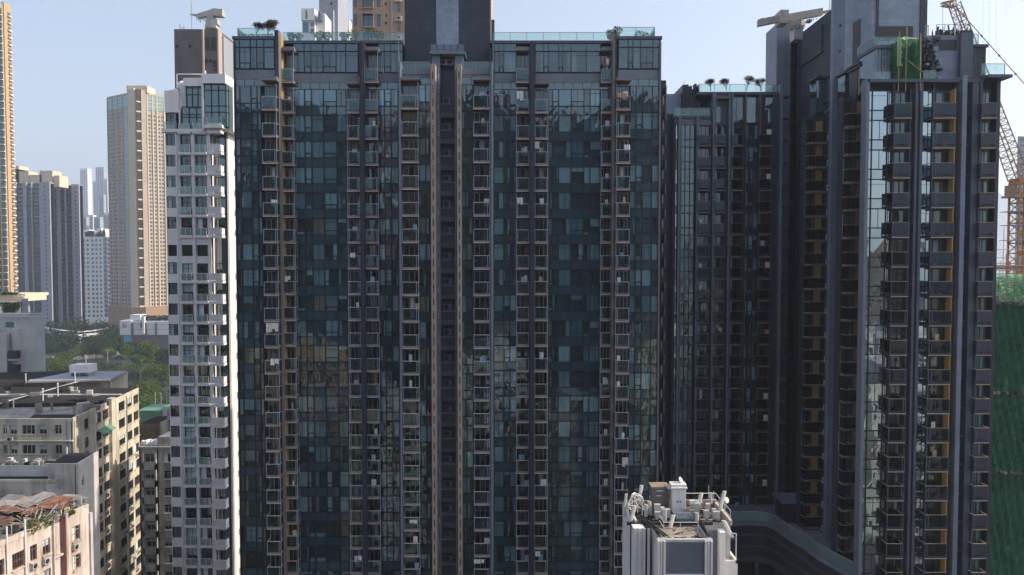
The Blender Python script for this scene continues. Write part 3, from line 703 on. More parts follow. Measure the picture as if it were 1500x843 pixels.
# ================================================================== the recessed block between the towers
def build_block():
    rt = root('recessed_apartment_block', 'shaded dark apartment block set back between the centre tower and the right tower', 'apartment block', (28, 108, 0))
    bal = Items(rt, 'balcony', 'balconies', 60); win = Items(rt, 'window', 'windows', 60)
    F = Fr(0, YD); yf = YD-.9
    z0 = W(1080, 311.7, yf)[1]; ZQ = z0-15*FH; rows = list(range(0, 19))
    def X(px): return WX(px, YD, 290)
    sh = MB(); zt = WZ(172, YD); zt2 = WZ(137, YD)
    sh.box(F, X(988), X(1042), -9, -.9, 30, zt-.2, 'interior'); sh.box(F, X(1042), X(1134), -10, -.9, 30, zt2-.2, 'interior')
    sh.box(F, X(975), X(988.5), -9, -1.4, 30, WZ(164, YD), 'cladding_dark'); sh.box(F, X(987.4), X(988.8), -9, .05, 30, zt, 'cladding_dark')
    sh.box(F, X(1130), X(1139), -9, .1, 30, zt2, 'cladding_dark')
    sh.build('wall', rt)
    cw = MB(); pi_ = MB()
    def cur(a, b, ms, gl='glass_main', rws=rows, vents=()):
        curtain_col(win, F, X(a), X(b), [X(m)-X(a) for m in ms], ZQ, rws, cw, gl, vents)
    cur(996.5, 1017.5, [1003, 1010], 'glass_bay'); cur(1090, 1111, [1096, 1103], 'glass_main', vents=(1,))
    cur(988.8, 992.5, [], 'glass_bright')
    def bcol(a, b, rws=rows):
        u0, u1 = WX(a, yf), WX(b, yf)
        V = [t_balcony(u1-u0, .9, random.Random(random.random()), dark=True) for _ in range(9)]
        for j in rws: bal.add(random.choice(V), F, u0, 0, ZQ+j*FH)
    bcol(1022, 1041); bcol(1046.5, 1063.5); bcol(1071.5, 1089); bcol(1111.5, 1130)
    for a, b, m, z in ((992.5, 994.3, 'pipe', zt), (994.9, 996.3, 'cladding_light', zt), (1017.8, 1021.3, 'cladding_light', zt), (1041.3, 1046, 'fin_light', zt2), (1064, 1067.2, 'fin_light', zt2), (1068.2, 1071, 'fin_light', zt2), (1089.2, 1090.2, 'fin_brown', zt2), (1110.3, 1111.2, 'fin_brown', zt2), (1139, 1142.6, 'cladding_light', WZ(124, YD))):
        pi_.box(F, X(a), X(b), -.4, .75, 30, z, m)
    pi_.build('pier', rt); cw.build('curtain_wall_frame', rt)
    # service ledges beside the pier
    lg = MB(); lg.box(F, X(1142.6), X(1152), -8, -1.6, 30, WZ(118, YD), 'cladding_dark')
    for j in range(0, 21):
        z = ZQ+j*FH+.8; lg.box(F, X(1142.8), X(1157), -1.6, .1, z, z+.16, 'cladding_mid')
        for q in range(3): lg.tube(F.p(X(1147)+q*.35, -.2, z+.1), F.p(X(1147)+q*.35, -.2, z+.8), .05, 'pipe', 5)
    lg.build('service_ledge', rt)
    # penthouse
    ph = MB(); zp = ZQ+19*FH
    ph.box(F, X(988.6), X(1042), -.9, .04, zp-.03, zt-.2, 'cladding_band')
    win2 = t_window(X(1130)-X(1072), [X(m)-X(1072) for m in (1077, 1087, 1106, 1111)], .2, zt2-zp-.5, random.Random(2), 'glass_bay'); win.add(win2, F, X(1072), 0, zp)
    ph.box(F, X(1045), X(1064), -.6, .0, zp, zt2-.1, 'cladding_mid'); ph.box(F, X(1048), X(1054), -.2, .03, zp+.3, zp+2.4, 'glass_dark')
    ph.box(F, X(1046), X(1066), 0, .9, zt2-.9, zt2-.5, 'fin_brown'); ph.box(F, X(1022), X(1046), -5, -2.6, zt, zt2-.2, 'cladding_dark')
    ph.box(F, X(1028), X(1031), -2.6, -2.5, zt, zt2-.6, 'cladding_light'); ph.box(F, X(1040), X(1044), -2.6, -2.5, zt, zt2-.6, 'glass_bright')
    ph.build('penthouse', rt)
    rf = MB(); rf.box(F, X(986), X(1042), -9, .2, zt-.2, zt+.15, 'cladding_mid', 'roof_grey'); rf.box(F, X(1020), X(1137), -10, .2, zt2-.2, zt2+.15, 'cladding_mid', 'roof_grey')
    rf.build('roof', rt)
    gr = Runs(); rail_run(gr, F, X(988), X(1040), -.2, zt+.15, 1.1, gm='glass_roof_rail'); rail_run(gr, F, X(1024), X(1136), -.4, zt2+.15, 1.15); rail_run(gr, Fr(X(1024), YD+9, -pi/2), 0, 8.5, 0, zt2+.15, 1.15)
    gr.build('balustrade', rt)
    up = MB(); up.box(F, X(974), X(1004), -9, -3, 80, WZ(138, YD+3), 'panel_blue')
    up.box(F, X(1004), X(1012), -8, -2.2, 80, WZ(124, YD+2), 'cladding_dark')
    for i, (a, h) in enumerate(((1004, 133), (1006, 128), (1009, 124), (1014, 126), (1018, 131), (1021, 123))): up.box(F, X(a), X(a+3.5), -3, -2, 90, WZ(h, YD+2), 'fin_dark')
    up.tube(F.p(X(1008), -3, WZ(124, YD)), F.p(X(1008), -3, WZ(111, YD)), .04, 'steel'); up.build('roof_structure', rt)
    bal.flush(); win.flush()
    return zt2+.15
ZBLK = build_block()

# ================================================================== the right tower
YR = 77.0
def build_right():
    rt = root('corner_apartment_tower', 'dark apartment tower on the right with orange balcony walls and a sky reflecting glass strip', 'apartment tower', (43, 88, 0))
    bal = Items(rt, 'balcony', 'balconies'); win = Items(rt, 'window', 'windows', 80); acs = Items(rt, 'air_conditioner', 'air_conditioners', 40)
    F = Fr(0, YR); dep = 1.1; yf = YR-dep
    zb = W(1380, 348, yf)[1]; Z0 = zb-15*FH; rows = list(range(-1, 20))
    ztop = WZ(118, YR)
    while Z0+(rows[-1]+1)*FH > ztop+.3: rows.pop()
    X = lambda px: WX(px, YR, 330)
    sh = MB(); xl = X(1266); xr = X(1461)
    sh.prism([(xl+.1, YR+.95), (xr-.1, YR+.95), (xr-.1, 92), (42, 100.5), (41.0, 100.5), (38.6, 80)], 28, ztop, 'interior')
    sh.box(F, xr-.35, xr, -15, .02, 28, ztop, 'cladding_dark')
    sh.build('wall', rt)
    cw = MB(); pr = MB()
    def cur(F, u0, u1, ms, gl, vents=(), rws=rows, z0=.98): curtain_col(win, F, u0, u1, ms, Z0, rws, cw, gl, vents, z0=z0, sp='glass_bright_spandrel')
    def cx(a, b, ms, gl, vents=(), **k): cur(F, X(a), X(b), [X(m)-X(a) for m in ms], gl, vents, **k)
    cx(1268, 1303.5, [1274.5, 1297], 'glass_bright', (2,)); cx(1346.5, 1362, [], 'glass_bright')
    def bcol(a, b, Fq=F, y=None, **k):
        yy = y or yf; u0, u1 = WX(a, yy, 330), WX(b, yy, 330)
        V = [t_balcony(u1-u0, dep, random.Random(random.random()), dark=True, **k) for _ in range(9)]
        for j in rows: bal.add(random.choice(V), Fq, u0, 0, Z0+j*FH)
    bcol(1307, 1332, clutter=False); bcol(1364, 1397, side='R', flip=True); bcol(1434.5, 1456, solid=True, flip=True, glmat='glass_teal', clutter=False)
    zt = ztop
    for a, b, d0, d1, z1, m in ((1262, 1266.6, -.5, .6, zt, 'fin_light'), (1303.5, 1306, -.4, .25, zt, 'fin_dark'), (1334, 1337.5, -.6, .5, zt, 'cladding_mid'), (1337.5, 1341, -.6, .3, zt, 'fin_dark'), (1341, 1345, -.6, .5, zt, 'cladding_mid'),
                          (1362.4, 1364.2, -.4, .2, zt, 'fin_dark'), (1398.5, 1405, -.6, .9, zt+.3, 'cladding_light'), (1416.5, 1425, -.6, .5, zt+.2, 'cladding_mid'), (1425, 1433.5, -.6, .3, zt, 'cladding_dark'), (1427.5, 1429.5, .2, .5, zt, 'cladding_mid')):
        pr.box(F, X(a), X(b), d0, d1, 28, z1, m)
    pr.build('pier', rt)
    # recess with condensers
    u0, u1 = X(1405), X(1416.5); sf = MB()
    sf.box(F, u0, u1, -1.0, -.9, 28, zt, 'fin_dark')
    ac = MB(); ac_unit(ac, F0, .03, .15, .12, .5, .75, .45)
    for j in rows:
        sf.box(F, u0, u1, -.9, .2, Z0+j*FH+.4, Z0+j*FH+.5, 'cladding_mid'); acs.add([('air_conditioner', ac)], F, u0, -.9, Z0+j*FH+.42)
    sf.build('shelf', rt)
    # ---- left side wall, running away from the camera
    ax, ay, bx, by = 40.35, 101.2, 37.75, 79.6
    S = FrAB(ax, ay, bx, by)
    def su(px, d=0):     # distance along the side wall for a pixel column
        t = (px-750)/FPX
        # |point| (ax+u c, ay+u s) + d*N
        A = S.p(0, d, 0); c, s = S.c, S.s
        return (t*A[1]-A[0])/(c-t*s)
    sm = MB(); L = S.len; ZRS = ztop
    sm.box(S, 0, L, -.6, -.5, 28, WZ(112, 82)-.5, 'cladding_dark')
    # stair shaft pier; pale cladding stands in for light on its front face
    uP = su(1217, 1.15); 
    pr2 = MB(); yP = S.p(uP, 1.15, 0)[1]; xP0, xP1 = WX(1217.5, yP, 250), WX(1232.5, yP, 250)
    pr2.box(F0, xP0, xP1+.15, -yP, -(yP+.7), 28, 124, 'cladding_light', 'roof_grey')
    for j in range(-1, 24):
        z = Z0+j*FH+1.2; pr2.tube((xP0+.8, yP-.01, z), (xP0+.8, yP-.08, z), .14, 'slot_dark', 8)
    pr2.build('shaft', rt)
    def t_step(w_, back, rn):
        a, b, c = MB(), MB(), MB(); d = .95
        a.box(F0, 0, w_, -.1, d, 0, .22, 'slab_edge'); a.box(F0, .02, w_-.02, 0, d-.02, -.03, 0, 'soffit')
        b.box(F0, .03, w_, d-.03, d-.01, .25, 1.5, 'glass_rail_dark'); b.box(F0, 0, .02, 0, d-.03, .25, 1.5, 'glass_rail_dark')
        b.box(F0, 0, w_, d-.04, d+.02, 1.5, 1.55, 'rail_thin'); b.box(F0, -.02, .03, 0, d-.04, 1.5, 1.56, 'rail_thin')
        b.box(F0, w_*.6, w_*.6+.04, d-.02, d+.02, .2, 1.5, 'cladding_dark')
        if back: c.box(F0, w_*.35, w_+.45, -.06, 0, .25, FH-.05, back)
        else:
            c.box(F0, 0, w_, -.06, -.04, .25, FH-.05, 'glass_door'); c.cloth(F0, .05, w_*rn.uniform(.5, 1), -.2, .3, FH-.2, rn.choice(['curtain', 'curtain_grey'])) if rn.random() < .7 else None
            for q in (0, w_*.5, w_-.05): c.box(F0, q, q+.05, -.04, .0, .25, FH-.05, 'frame_dark')
        return [('balcony', a), ('railing', b), ('back_wall' if back else 'sliding_door', c)]
    for a, b, Ys, back in ((1253, 1262.5, 82.2, 'orange_wall'), (1240.5, 1250.5, 82.2, None), (1193.5, 1203, 93.5, 'orange_wall'), (1203.7, 1210, 93.5, None), (1183.5, 1192.5, 93.5, None)):
        Fs = Fr(0, Ys); u0, u1 = WX(a, Ys-.95, 300), WX(b, Ys-.95, 300); V = [t_step(u1-u0, back, random.Random(q)) for q in range(5)]
        for j in rows: bal.add(random.choice(V), Fs, u0, 0, Z0+j*FH)
    for a, b, Ys in ((1240.5, 1263, 82.2), (1183.5, 1211, 93.5)):
        Fs = Fr(0, Ys); sm.box(Fs, WX(a, Ys-.95, 300), WX(b, Ys-.95, 300)+.5, -1.7, -.4, 28, ZRS-.4, 'cladding_dark')
    for a, b, Ys, d in ((1250.7, 1252.6, 82.2, .5), (1192.3, 1193.3, 93.5, .3), (1262.3, 1263.3, 82.2, .05)):
        Fs = Fr(0, Ys); sm.box(Fs, WX(a, Ys-d, 300), WX(b, Ys-d, 300), -.4, d, 28, ZRS-.3, 'fin_dark')
    for j in rows:
        z = Z0+j*FH; x = WX(1209.5, 91.5, 300); G = Fr(x, 91.4); sm.box(G, 0, 1.0, -.5, .4, z+.1, z+.2, 'cladding_mid'); ac_unit(sm, G, .1, -.2, z+.22, .6, .6)
    sm.build('side_wall', rt); cw.build('curtain_wall_frame', rt)
    # ---- cores rising over the roofs
    co = MB()
    co.box(F0, 41.6, 47, -96.9, -113, 28, 107.6, 'brick_dark', 'roof_grey')
    co.prism([(38.35, 110), (41.6, 110), (41.6, 114.7), (38.35, 114.7)], 28, 109.2, 'cladding_light', 'roof_grey')
    co.box(F0, 40.4, 41.6, -110.0, -112.2, 28, 107.9, 'cladding_mid')
    Sd = FrAB(41.6, 112, 41.6, 96.9)
    for u in (2.6, 2.9): co.box(Sd, u, u+.15, 0, .5, 28, 106.8, 'fin_dark')
    co.box(Sd, 3.4, 10.5, 0, .28, 102.9, 106.4, 'brick_dark'); co.box(Sd, 3.3, 10.6, 0, .34, 102.7, 102.9, 'fin_dark')
    co.box(F0, 41.0, 47.1, -86.7, -95.5, 60, 125, 'panel_blue', 'roof_grey')
    x1 = 46.5; co.box(F0, 46.5, 47.3, -86.6, -95, 60, 124.9, 'fin_dark')
    co.box(F0, 41.5, 41.75, -86.55, -86.7, 92, 125, 'fin_dark')
    xa, xb = WX(1287, 86.7, 50), WX(1337, 86.7, 50)
    co.box(F0, xa, xb, -86.63, -86.7, WZ(60, 86.7), WZ(39, 86.7), 'louvre')
    Sc = FrAB(41.0, 95.5, 41.0, 86.7)
    for z0_, z1_ in ((98.0, 103.4), (91, 97.4)): co.box(Sc, 4.2, 6.1, 0, .06, z0_, z1_, 'louvre')
    co.build('roof_core', rt)
    # ---- roof level of the front wing
    rf = MB(); rf.prism([(X(1434)-.2, YR-1.3), (xr+.35, YR-1.3), (xr+.35, 92), (X(1434)-.2, 92)], ztop, ztop+.3, 'cladding_mid', 'roof_grey')
    rf.prism([(xl-.2, YR-.6), (X(1434)-.2, YR-.6), (X(1434)-.2, 93), (38.3, 93), (37.6, 79.5)], ztop-.3, ztop, 'cladding_mid', 'roof_grey')
    rf.build('roof', rt)
    ph = MB(); YP = YR+1.2; PX = lambda p: WX(p, YP, 90)
    # glazed penthouse at the corner
    zp = WZ(72, YP); ph.box(Fr(0, YP), PX(1281), PX(1313), -4, .25, zp, zp+.35, 'cladding_mid', 'roof_grey')
    ph.box(Fr(0, YP), PX(1283), PX(1296), -3.6, -.05, ztop, zp, 'glass_dark'); ph.box(Fr(0, YP), PX(1298), PX(1312), -3.6, 0, ztop, zp, 'glass_bright_solid' if 'glass_bright_solid' in M else 'cladding_light')
    ph.box(Fr(0, YP), PX(1282.5), PX(1297.5), -.04, 0, ztop+.1, zp-.05, 'glass_dark')
    for q in (1282.5, 1287, 1292, 1297, 1312): ph.box(Fr(0, YP), PX(q)-.05, PX(q)+.05, -.1, .06, ztop, zp, 'pipe')
    ph.build('penthouse', rt); ph = MB()
    # concrete tank room
    YT = YR+1.5; TX = lambda p: WX(p, YT, 90); zt_ = WZ(52, YT)
    ph.box(Fr(0, YT), TX(1371), TX(1403), -6, 0, ztop-.2, zt_, 'cladding_light', 'roof_grey'); ph.box(Fr(0, YT), TX(1403), TX(1421), -6, .5, ztop-.2, WZ(50, YT), 'cladding_mid', 'roof_grey')
    for q in range(5): a = 1373+q*5.8; ph.box(Fr(0, YT), TX(a), TX(a+4.6), 0, .06, WZ(74, YT), WZ(59, YT), 'louvre')
    ph.box(Fr(0, YT), TX(1350), TX(1371), -5, -.8, ztop-.2, WZ(62, YT), 'cladding_dark')
    ph.build('tank_room', rt); ph = MB()
    # small glazed room on the right
    YG = YR+2; GX = lambda p: WX(p, YG, 90); zg = WZ(70, YG)
    ph.box(Fr(0, YG), GX(1420), GX(1446), -8, .2, zg, zg+.3, 'cladding_dark', 'roof_grey'); ph.box(Fr(0, YG), GX(1422), GX(1443), -7, -.2, ztop, zg, 'interior')
    ph.box(Fr(0, YG), GX(1422), GX(1429), -.2, 0, ztop, zg, 'cladding_dark'); ph.box(Fr(0, YG), GX(1441), GX(1444), -7, 0, ztop, zg, 'cladding_dark')
    ph.box(Fr(0, YG), GX(1429), GX(1441), -.1, -.05, ztop, zg, 'glass_teal')
    for i in range(7): q = GX(1430+i*1.8); ph.box(Fr(0, YG), q, q+.05, -.08, 0, ztop, zg, 'frame_dark')
    ph.build('roof_room', rt); ph = Runs()
    for a, b, Ys, q0, q1, m in ((1256, 1272, 82.5, 96, 131, 'cladding_dark'), (1258.5, 1270, 82.3, 100, 127, 'orange_wall'), (1238, 1254, 86.2, 108, 150, 'glass_dark'), (1196, 1212, 94, 116, 140, 'glass_dark')):
        Fs = Fr(0, Ys); ph.box(Fs, WX(a, Ys, 110), WX(b, Ys, 110), -2, 0, ztop-.3, WZ(q0, Ys), m); ph.box(Fs, WX(a, Ys, 110)-.3, WX(b, Ys, 110)+.2, -2.2, .9, WZ(q0, Ys), WZ(q0, Ys)+.2, 'fin_dark')
    ph.build('terrace_room', rt)
    rl = Runs(); rail_run(rl, Fr(0, YP), PX(1281), PX(1313), -.1, zp+.35, .85); rail_run(rl, Fr(PX(1281), YP+3.9, -pi/2), 0, 3.9, 0, zp+.35, .85)
    rail_run(rl, Fr(0, YR), X(1425), X(1458), .9, ztop+.3, 1.1); rail_run(rl, Fr(0, YG), GX(1421), GX(1434), -.2, zg+.3, 1.1)
    rail_run(rl, Fr(0, YR), X(1350), X(1368), -.2, ztop, 1.0); rail_run(rl, Fr(0, YR), X(1278), X(1300), -.1, ztop, .9)
    zs = WZ(113, 92); S2 = FrAB(39.2, 96.5, 38.9, 91); rail_run(rl, S2, 0, 5.5, .2, ztop+.3, 1.1)
    rl.build('balustrade', rt)
    # lift motors, pipes and dishes on the tank room
    cl = MB(); rn = random.Random(8); zt0 = zt_
    for i in range(60):
        u = TX(rn.uniform(1372, 1419)); y = YT+rn.uniform(.3, 3); h = rn.uniform(.4, 1.3)
        if rn.random() < .5: cl.tube((u, y, zt0), (u+rn.uniform(-.3, .3), y, zt0+h), rn.uniform(.04, .12), 'fin_dark', 6)
        else: cl.box(F0, u, u+rn.uniform(.2, .6), -y, -y-.5, zt0, zt0+h*.7, rn.choice(['fin_dark', 'cladding_dark', 'brick_dark']))
    for q in (1371, 1383, 1396, 1408, 1420): cl.tube((TX(q), YT, zt0), (TX(q), YT, zt0+1.1), .03, 'fin_dark', 5)
    for q in (.5, 1.1): cl.tube((TX(1371), YT, zt0+q), (TX(1420), YT, zt0+q), .025, 'fin_dark', 5)
    for q in (1362, 1366.5): cl.tube((TX(q), YT+1, WZ(62, YT)), (TX(q), YT+1, WZ(33, YT)), .05, 'pipe', 6)
    cl.tube((TX(1362), YT+1, WZ(33, YT)), (TX(1366.5), YT+1, WZ(33, YT)), .05, 'pipe', 6)
    for i in range(26):
        u = TX(rn.uniform(1346, 1371)); z = rn.uniform(ztop, WZ(60, YT)); cl.box(F0, u, u+rn.uniform(.1, .5), -YT+.6, -YT-.4, z, z+rn.uniform(.1, .6), rn.choice(['fin_dark', 'black', 'pipe', 'cladding_dark']))
    cl.build('roof_plant', rt)
    bal.flush(); win.flush(); acs.flush()
    return ztop, Z0
ZRT, Z0R = build_right()

# bamboo scaffold wrapped in green net
def scaffold():
    rt = root('scaffold', 'green netted scaffold standing on the roof of the right tower', 'scaffold', (WX(1336, 77, 90), 77.4, ZRT))
    a, b = WX(1314, 76.6, 90), WX(1357, 76.6, 90); z0, z1 = WZ(127, 76.6), WZ(56, 76.6); m_ = (a+b)/2; rn = random.Random(4)
    n = MB(); ring = []
    K = 40; Hn = 22
    for k in range(Hn+1):
        t = k/Hn; z = z0+(z1-z0)*t; row = []
        wd = (b-a)/2*(.84+.16*min(1, t*1.6)) if t < .85 else (b-a)/2*(1-.2*(t-.85)/.15)
        for i in range(K):
            an = 2*pi*i/K; r = .07*sin(7*an+k*.25)+.06*sin(13*an-k*.4)+rn.uniform(-.05, .05)
            cx_, cy_ = cos(an), sin(an); s_ = 1/max(abs(cx_), abs(cy_))**.9
            row.append((m_+(wd+r)*cx_*s_*.9, 78.6+(1.9+r)*cy_*s_*.9, z+rn.uniform(-.1, .1)))
        ring.append(row)
    for k in range(Hn):
        for i in range(K): j = (i+1) % K; n.poly([ring[k][i], ring[k][j], ring[k+1][j], ring[k+1][i]], 'net_scaffold')
    top = (m_+.2, 78.6, WZ(47, 77))
    for i in range(K): n.poly([ring[Hn][i], ring[Hn][(i+1) % K], top], 'net_light')
    for i in range(12):
        z = z0+(z1-z0)*i/12; n.poly([(a-.05, 76.5, z), (a+.28+rn.uniform(0, .3), 76.42, z), (a+.25, 76.42, z+.5), (a-.05, 76.5, z+.5)], 'net_light') if i > 4 else None
    n.build('net', rt)
    p = MB()
    for i in (0, 1, 3):
        x = a+(b-a)*i/4+.1; p.tube((x, 76.45, z0-.5), (x+rn.uniform(-.1, .1), 76.45, z1+rn.uniform(.1, 1.2)), .045, 'crane_rust', 6)
        p.tube((WX(1326, 76.4, 80), 76.38, WZ(86, 76.4)), (WX(1352, 76.4, 80), 76.38, WZ(106, 76.4)), .05, 'cream_grey', 6)
    p.build('pole', rt)
scaffold()

# building maintenance crane on the right core
def bmu_right():
    rt = root('gondola_crane', 'pale roof crane with a long horizontal arm on the right tower core', 'roof crane', (43, 104, 107.6))
    Y = 104.0; P_ = lambda a, b, y=Y: (WX(a, y, b), y, WZ(b, y))
    arm = MB(); 
    def beam(a, b, h, d, m='machine_tan', mb=arm):
        A, B = Vector(a), Vector(b); n = len(mb.v)
        for q, zo, yo in ((A, -h/2, -d/2), (A, h/2, -d/2), (A, h/2, d/2), (A, -h/2, d/2), (B, -h/2, -d/2), (B, h/2, -d/2), (B, h/2, d/2), (B, -h/2, d/2)):
            mb.v.append((q.x, q.y+yo, q.z+zo))
        k = mb.mid(m)
        for f in ((0, 1, 2, 3), (7, 6, 5, 4), (0, 4, 5, 1), (1, 5, 6, 2), (2, 6, 7, 3), (3, 7, 4, 0)): mb.f.append(tuple(n+i for i in f)); mb.m.append(k)
    beam(P_(1110, 34.5), P_(1141, 28), .9, .7); beam(P_(1152, 27), P_(1204, 18), .95, .7); beam(P_(1204, 19), P_(1224, 15), .35, .4)
    arm.tube(P_(1116, 31), P_(1116, 27), .18, 'machine_tan', 8); arm.tube(P_(1216, 22, 103.5), (WX(1212, 103.5, 22), 103.5, 125), .07, 'steel', 6)
    arm.build('arm', rt)
    hd = MB(); hd.box(F0, WX(1139.5, Y, 30), WX(1151.5, Y, 30), -Y+1.0, -Y-1.2, WZ(37, Y), WZ(18, Y), 'machine_tan'); hd.build('machine_housing', rt)
    dr = MB(); c = P_(1167, 28); 
    dr.lathe((c[0], c[1], c[2]-1.0), [(0, -.55), (.9, -.5), (1.1, -.1), (1.15, .6), (0, .7)], 'machine_tan', 14)
    dr.box(F0, c[0]-.6, c[0]+.6, -Y+.8, -Y-.8, c[2]-3, c[2]-1.4, 'steel'); dr.box(F0, WX(1178, Y), WX(1184, Y), -Y+.5, -Y-.5, WZ(33, Y), WZ(30, Y), 'steel')
    for i in range(9): q = P_(1157+i*4.5, 26-i); dr.tube(q, (q[0]+.2, q[1]-.3, q[2]-1.1), .05, 'steel', 5)
    dr.build('winch', rt)
    ms = MB(); ms.box(F0, 42.2, 42.7, -Y-.6, -Y-1.1, 107.6, P_(1160, 30)[2]-.6, 'steel'); ms.build('mast', rt)
bmu_right()

# ================================================================== podium deck between the towers
def podium():
    rt = root('podium_deck', 'dark podium with a curved banded edge and glass balustrade below the right towers', 'podium', (30, 95, 0))
    zt = 41.3
    # edge line given by pixels of the balustrade foot at that height
    def at(px, py, z=None):
        z = zt if z is None else z
        b = (421.5-py)/FPX; k = (b*cos(PITCH)-sin(PITCH))/(cos(PITCH)+b*sin(PITCH)); Y = (z-CZ)/k
        return (W(px, py, Y)[0], Y)
    line = [at(*p) for p in ((1058, 766), (1084, 765), (1105, 764.5), (1122, 766), (1136, 771), (1148, 780), (1160, 788), (1176, 797), (1196, 812), (1216, 824), (1232, 833), (1250, 842), (1275, 856))]
    # smooth
    for _ in range(2):
        l2 = [line[0]]
        for a, b in zip(line, line[1:]): l2 += [(a[0]*.75+b[0]*.25, a[1]*.75+b[1]*.25), (a[0]*.25+b[0]*.75, a[1]*.25+b[1]*.75)]
        line = l2+[line[-1]]
    def band(mb, off, z0, z1, m, thick=.4):
        pts = []
        for i, p in enumerate(line):
            a = line[max(0, i-1)]; b = line[min(len(line)-1, i+1)]; dx, dy = b[0]-a[0], b[1]-a[1]; L = hypot(dx, dy) or 1
            nx, ny = dy/L, -dx/L
            if ny > 0: nx, ny = -nx, -ny
            pts.append(((p[0]+nx*off, p[1]+ny*off), (p[0]+nx*(off-thick), p[1]+ny*(off-thick))))
        for (a, a2), (b, b2) in zip(pts, pts[1:]):
            mb.poly([(*a, z0), (*b, z0), (*b, z1), (*a, z1)], m); mb.poly([(*a, z1), (*b, z1), (*b2, z1), (*a2, z1)], m); mb.poly([(*a, z0), (*a2, z0), (*b2, z0), (*b, z0)], m)
            mb.poly([(*a2, z0), (*a2, z1), (*b2, z1), (*b2, z0)], m)
    dk = MB(); far = [(42, line[-1][1]), (42, 103), (line[0][0], 103)]
    dk.poly([(x, y, zt-.03) for x, y in line]+[(*p, zt-.03) for p in far], 'roof_grey'); dk.poly([(x, y, zt-5.2) for x, y in line]+[(*p, zt-5.2) for p in far], 'cladding_dark')
    dk.box(F0, 16, 27.2, -89.4, -103, 0, zt-.02, 'cladding_dark', 'roof_grey'); dk.build('deck', rt)
    bd = MB()
    band(bd, .25, zt-.4, zt+.05, 'cladding_light', .6); band(bd, -.1, zt-1.5, zt-.45, 'louvre', .2); band(bd, .2, zt-1.75, zt-1.55, 'cladding_mid', .6)
    band(bd, -.15, zt-3.1, zt-1.8, 'louvre', .2); band(bd, .15, zt-3.3, zt-3.1, 'cladding_mid', .6); band(bd, -.2, zt-4.5, zt-3.35, 'louvre', .2); band(bd, .1, zt-5.2, zt-4.5, 'cladding_mid', .6)
    bd.build('fascia_band', rt)
    gl = MB(); band(gl, .05, zt+.1, zt+1.35, 'glass_podium', .02); band(gl, .06, zt+1.35, zt+1.42, 'rail_post', .05); gl.build('balustrade', rt)
    lo = MB()
    lo.box(F0, 24, 60, -97, -104, 0, zt-5.3, 'louvre'); lo.box(F0, 24.5, 31.0, -90, -91, 29.0, 30.4, 'cladding_light')
    for i in range(6): x = 26+i*2.6; lo.box(F0, x, x+.5, -95, -95.6, 20, zt-5.2, 'cladding_mid')
    lo.box(F0, 27.5, 31.5, -93.5, -94, 30.8, 33, 'pale_old'); lo.box(F0, 20, 60, -78, -97, 0, 24, 'roof_grey')
    for i in range(8): x = 33+i*.9; lo.box(F0, x, x+.12, -(90-i*.9), -(90.2-i*.9), 24, 33, 'fin_dark')
    lo.build('lower_storey', rt)
    kb = MB(); x, y = at(1170, 770); kb.box(F0, x-1.6, x+1.6, -(y+1), -(y+4), zt, zt+2.6, 'cladding_dark'); kb.box(F0, x-1.9, x+2.0, -(y+.6), -(y+4.4), zt+2.6, zt+2.85, 'cladding_light'); kb.build('pavilion', rt)
podium()

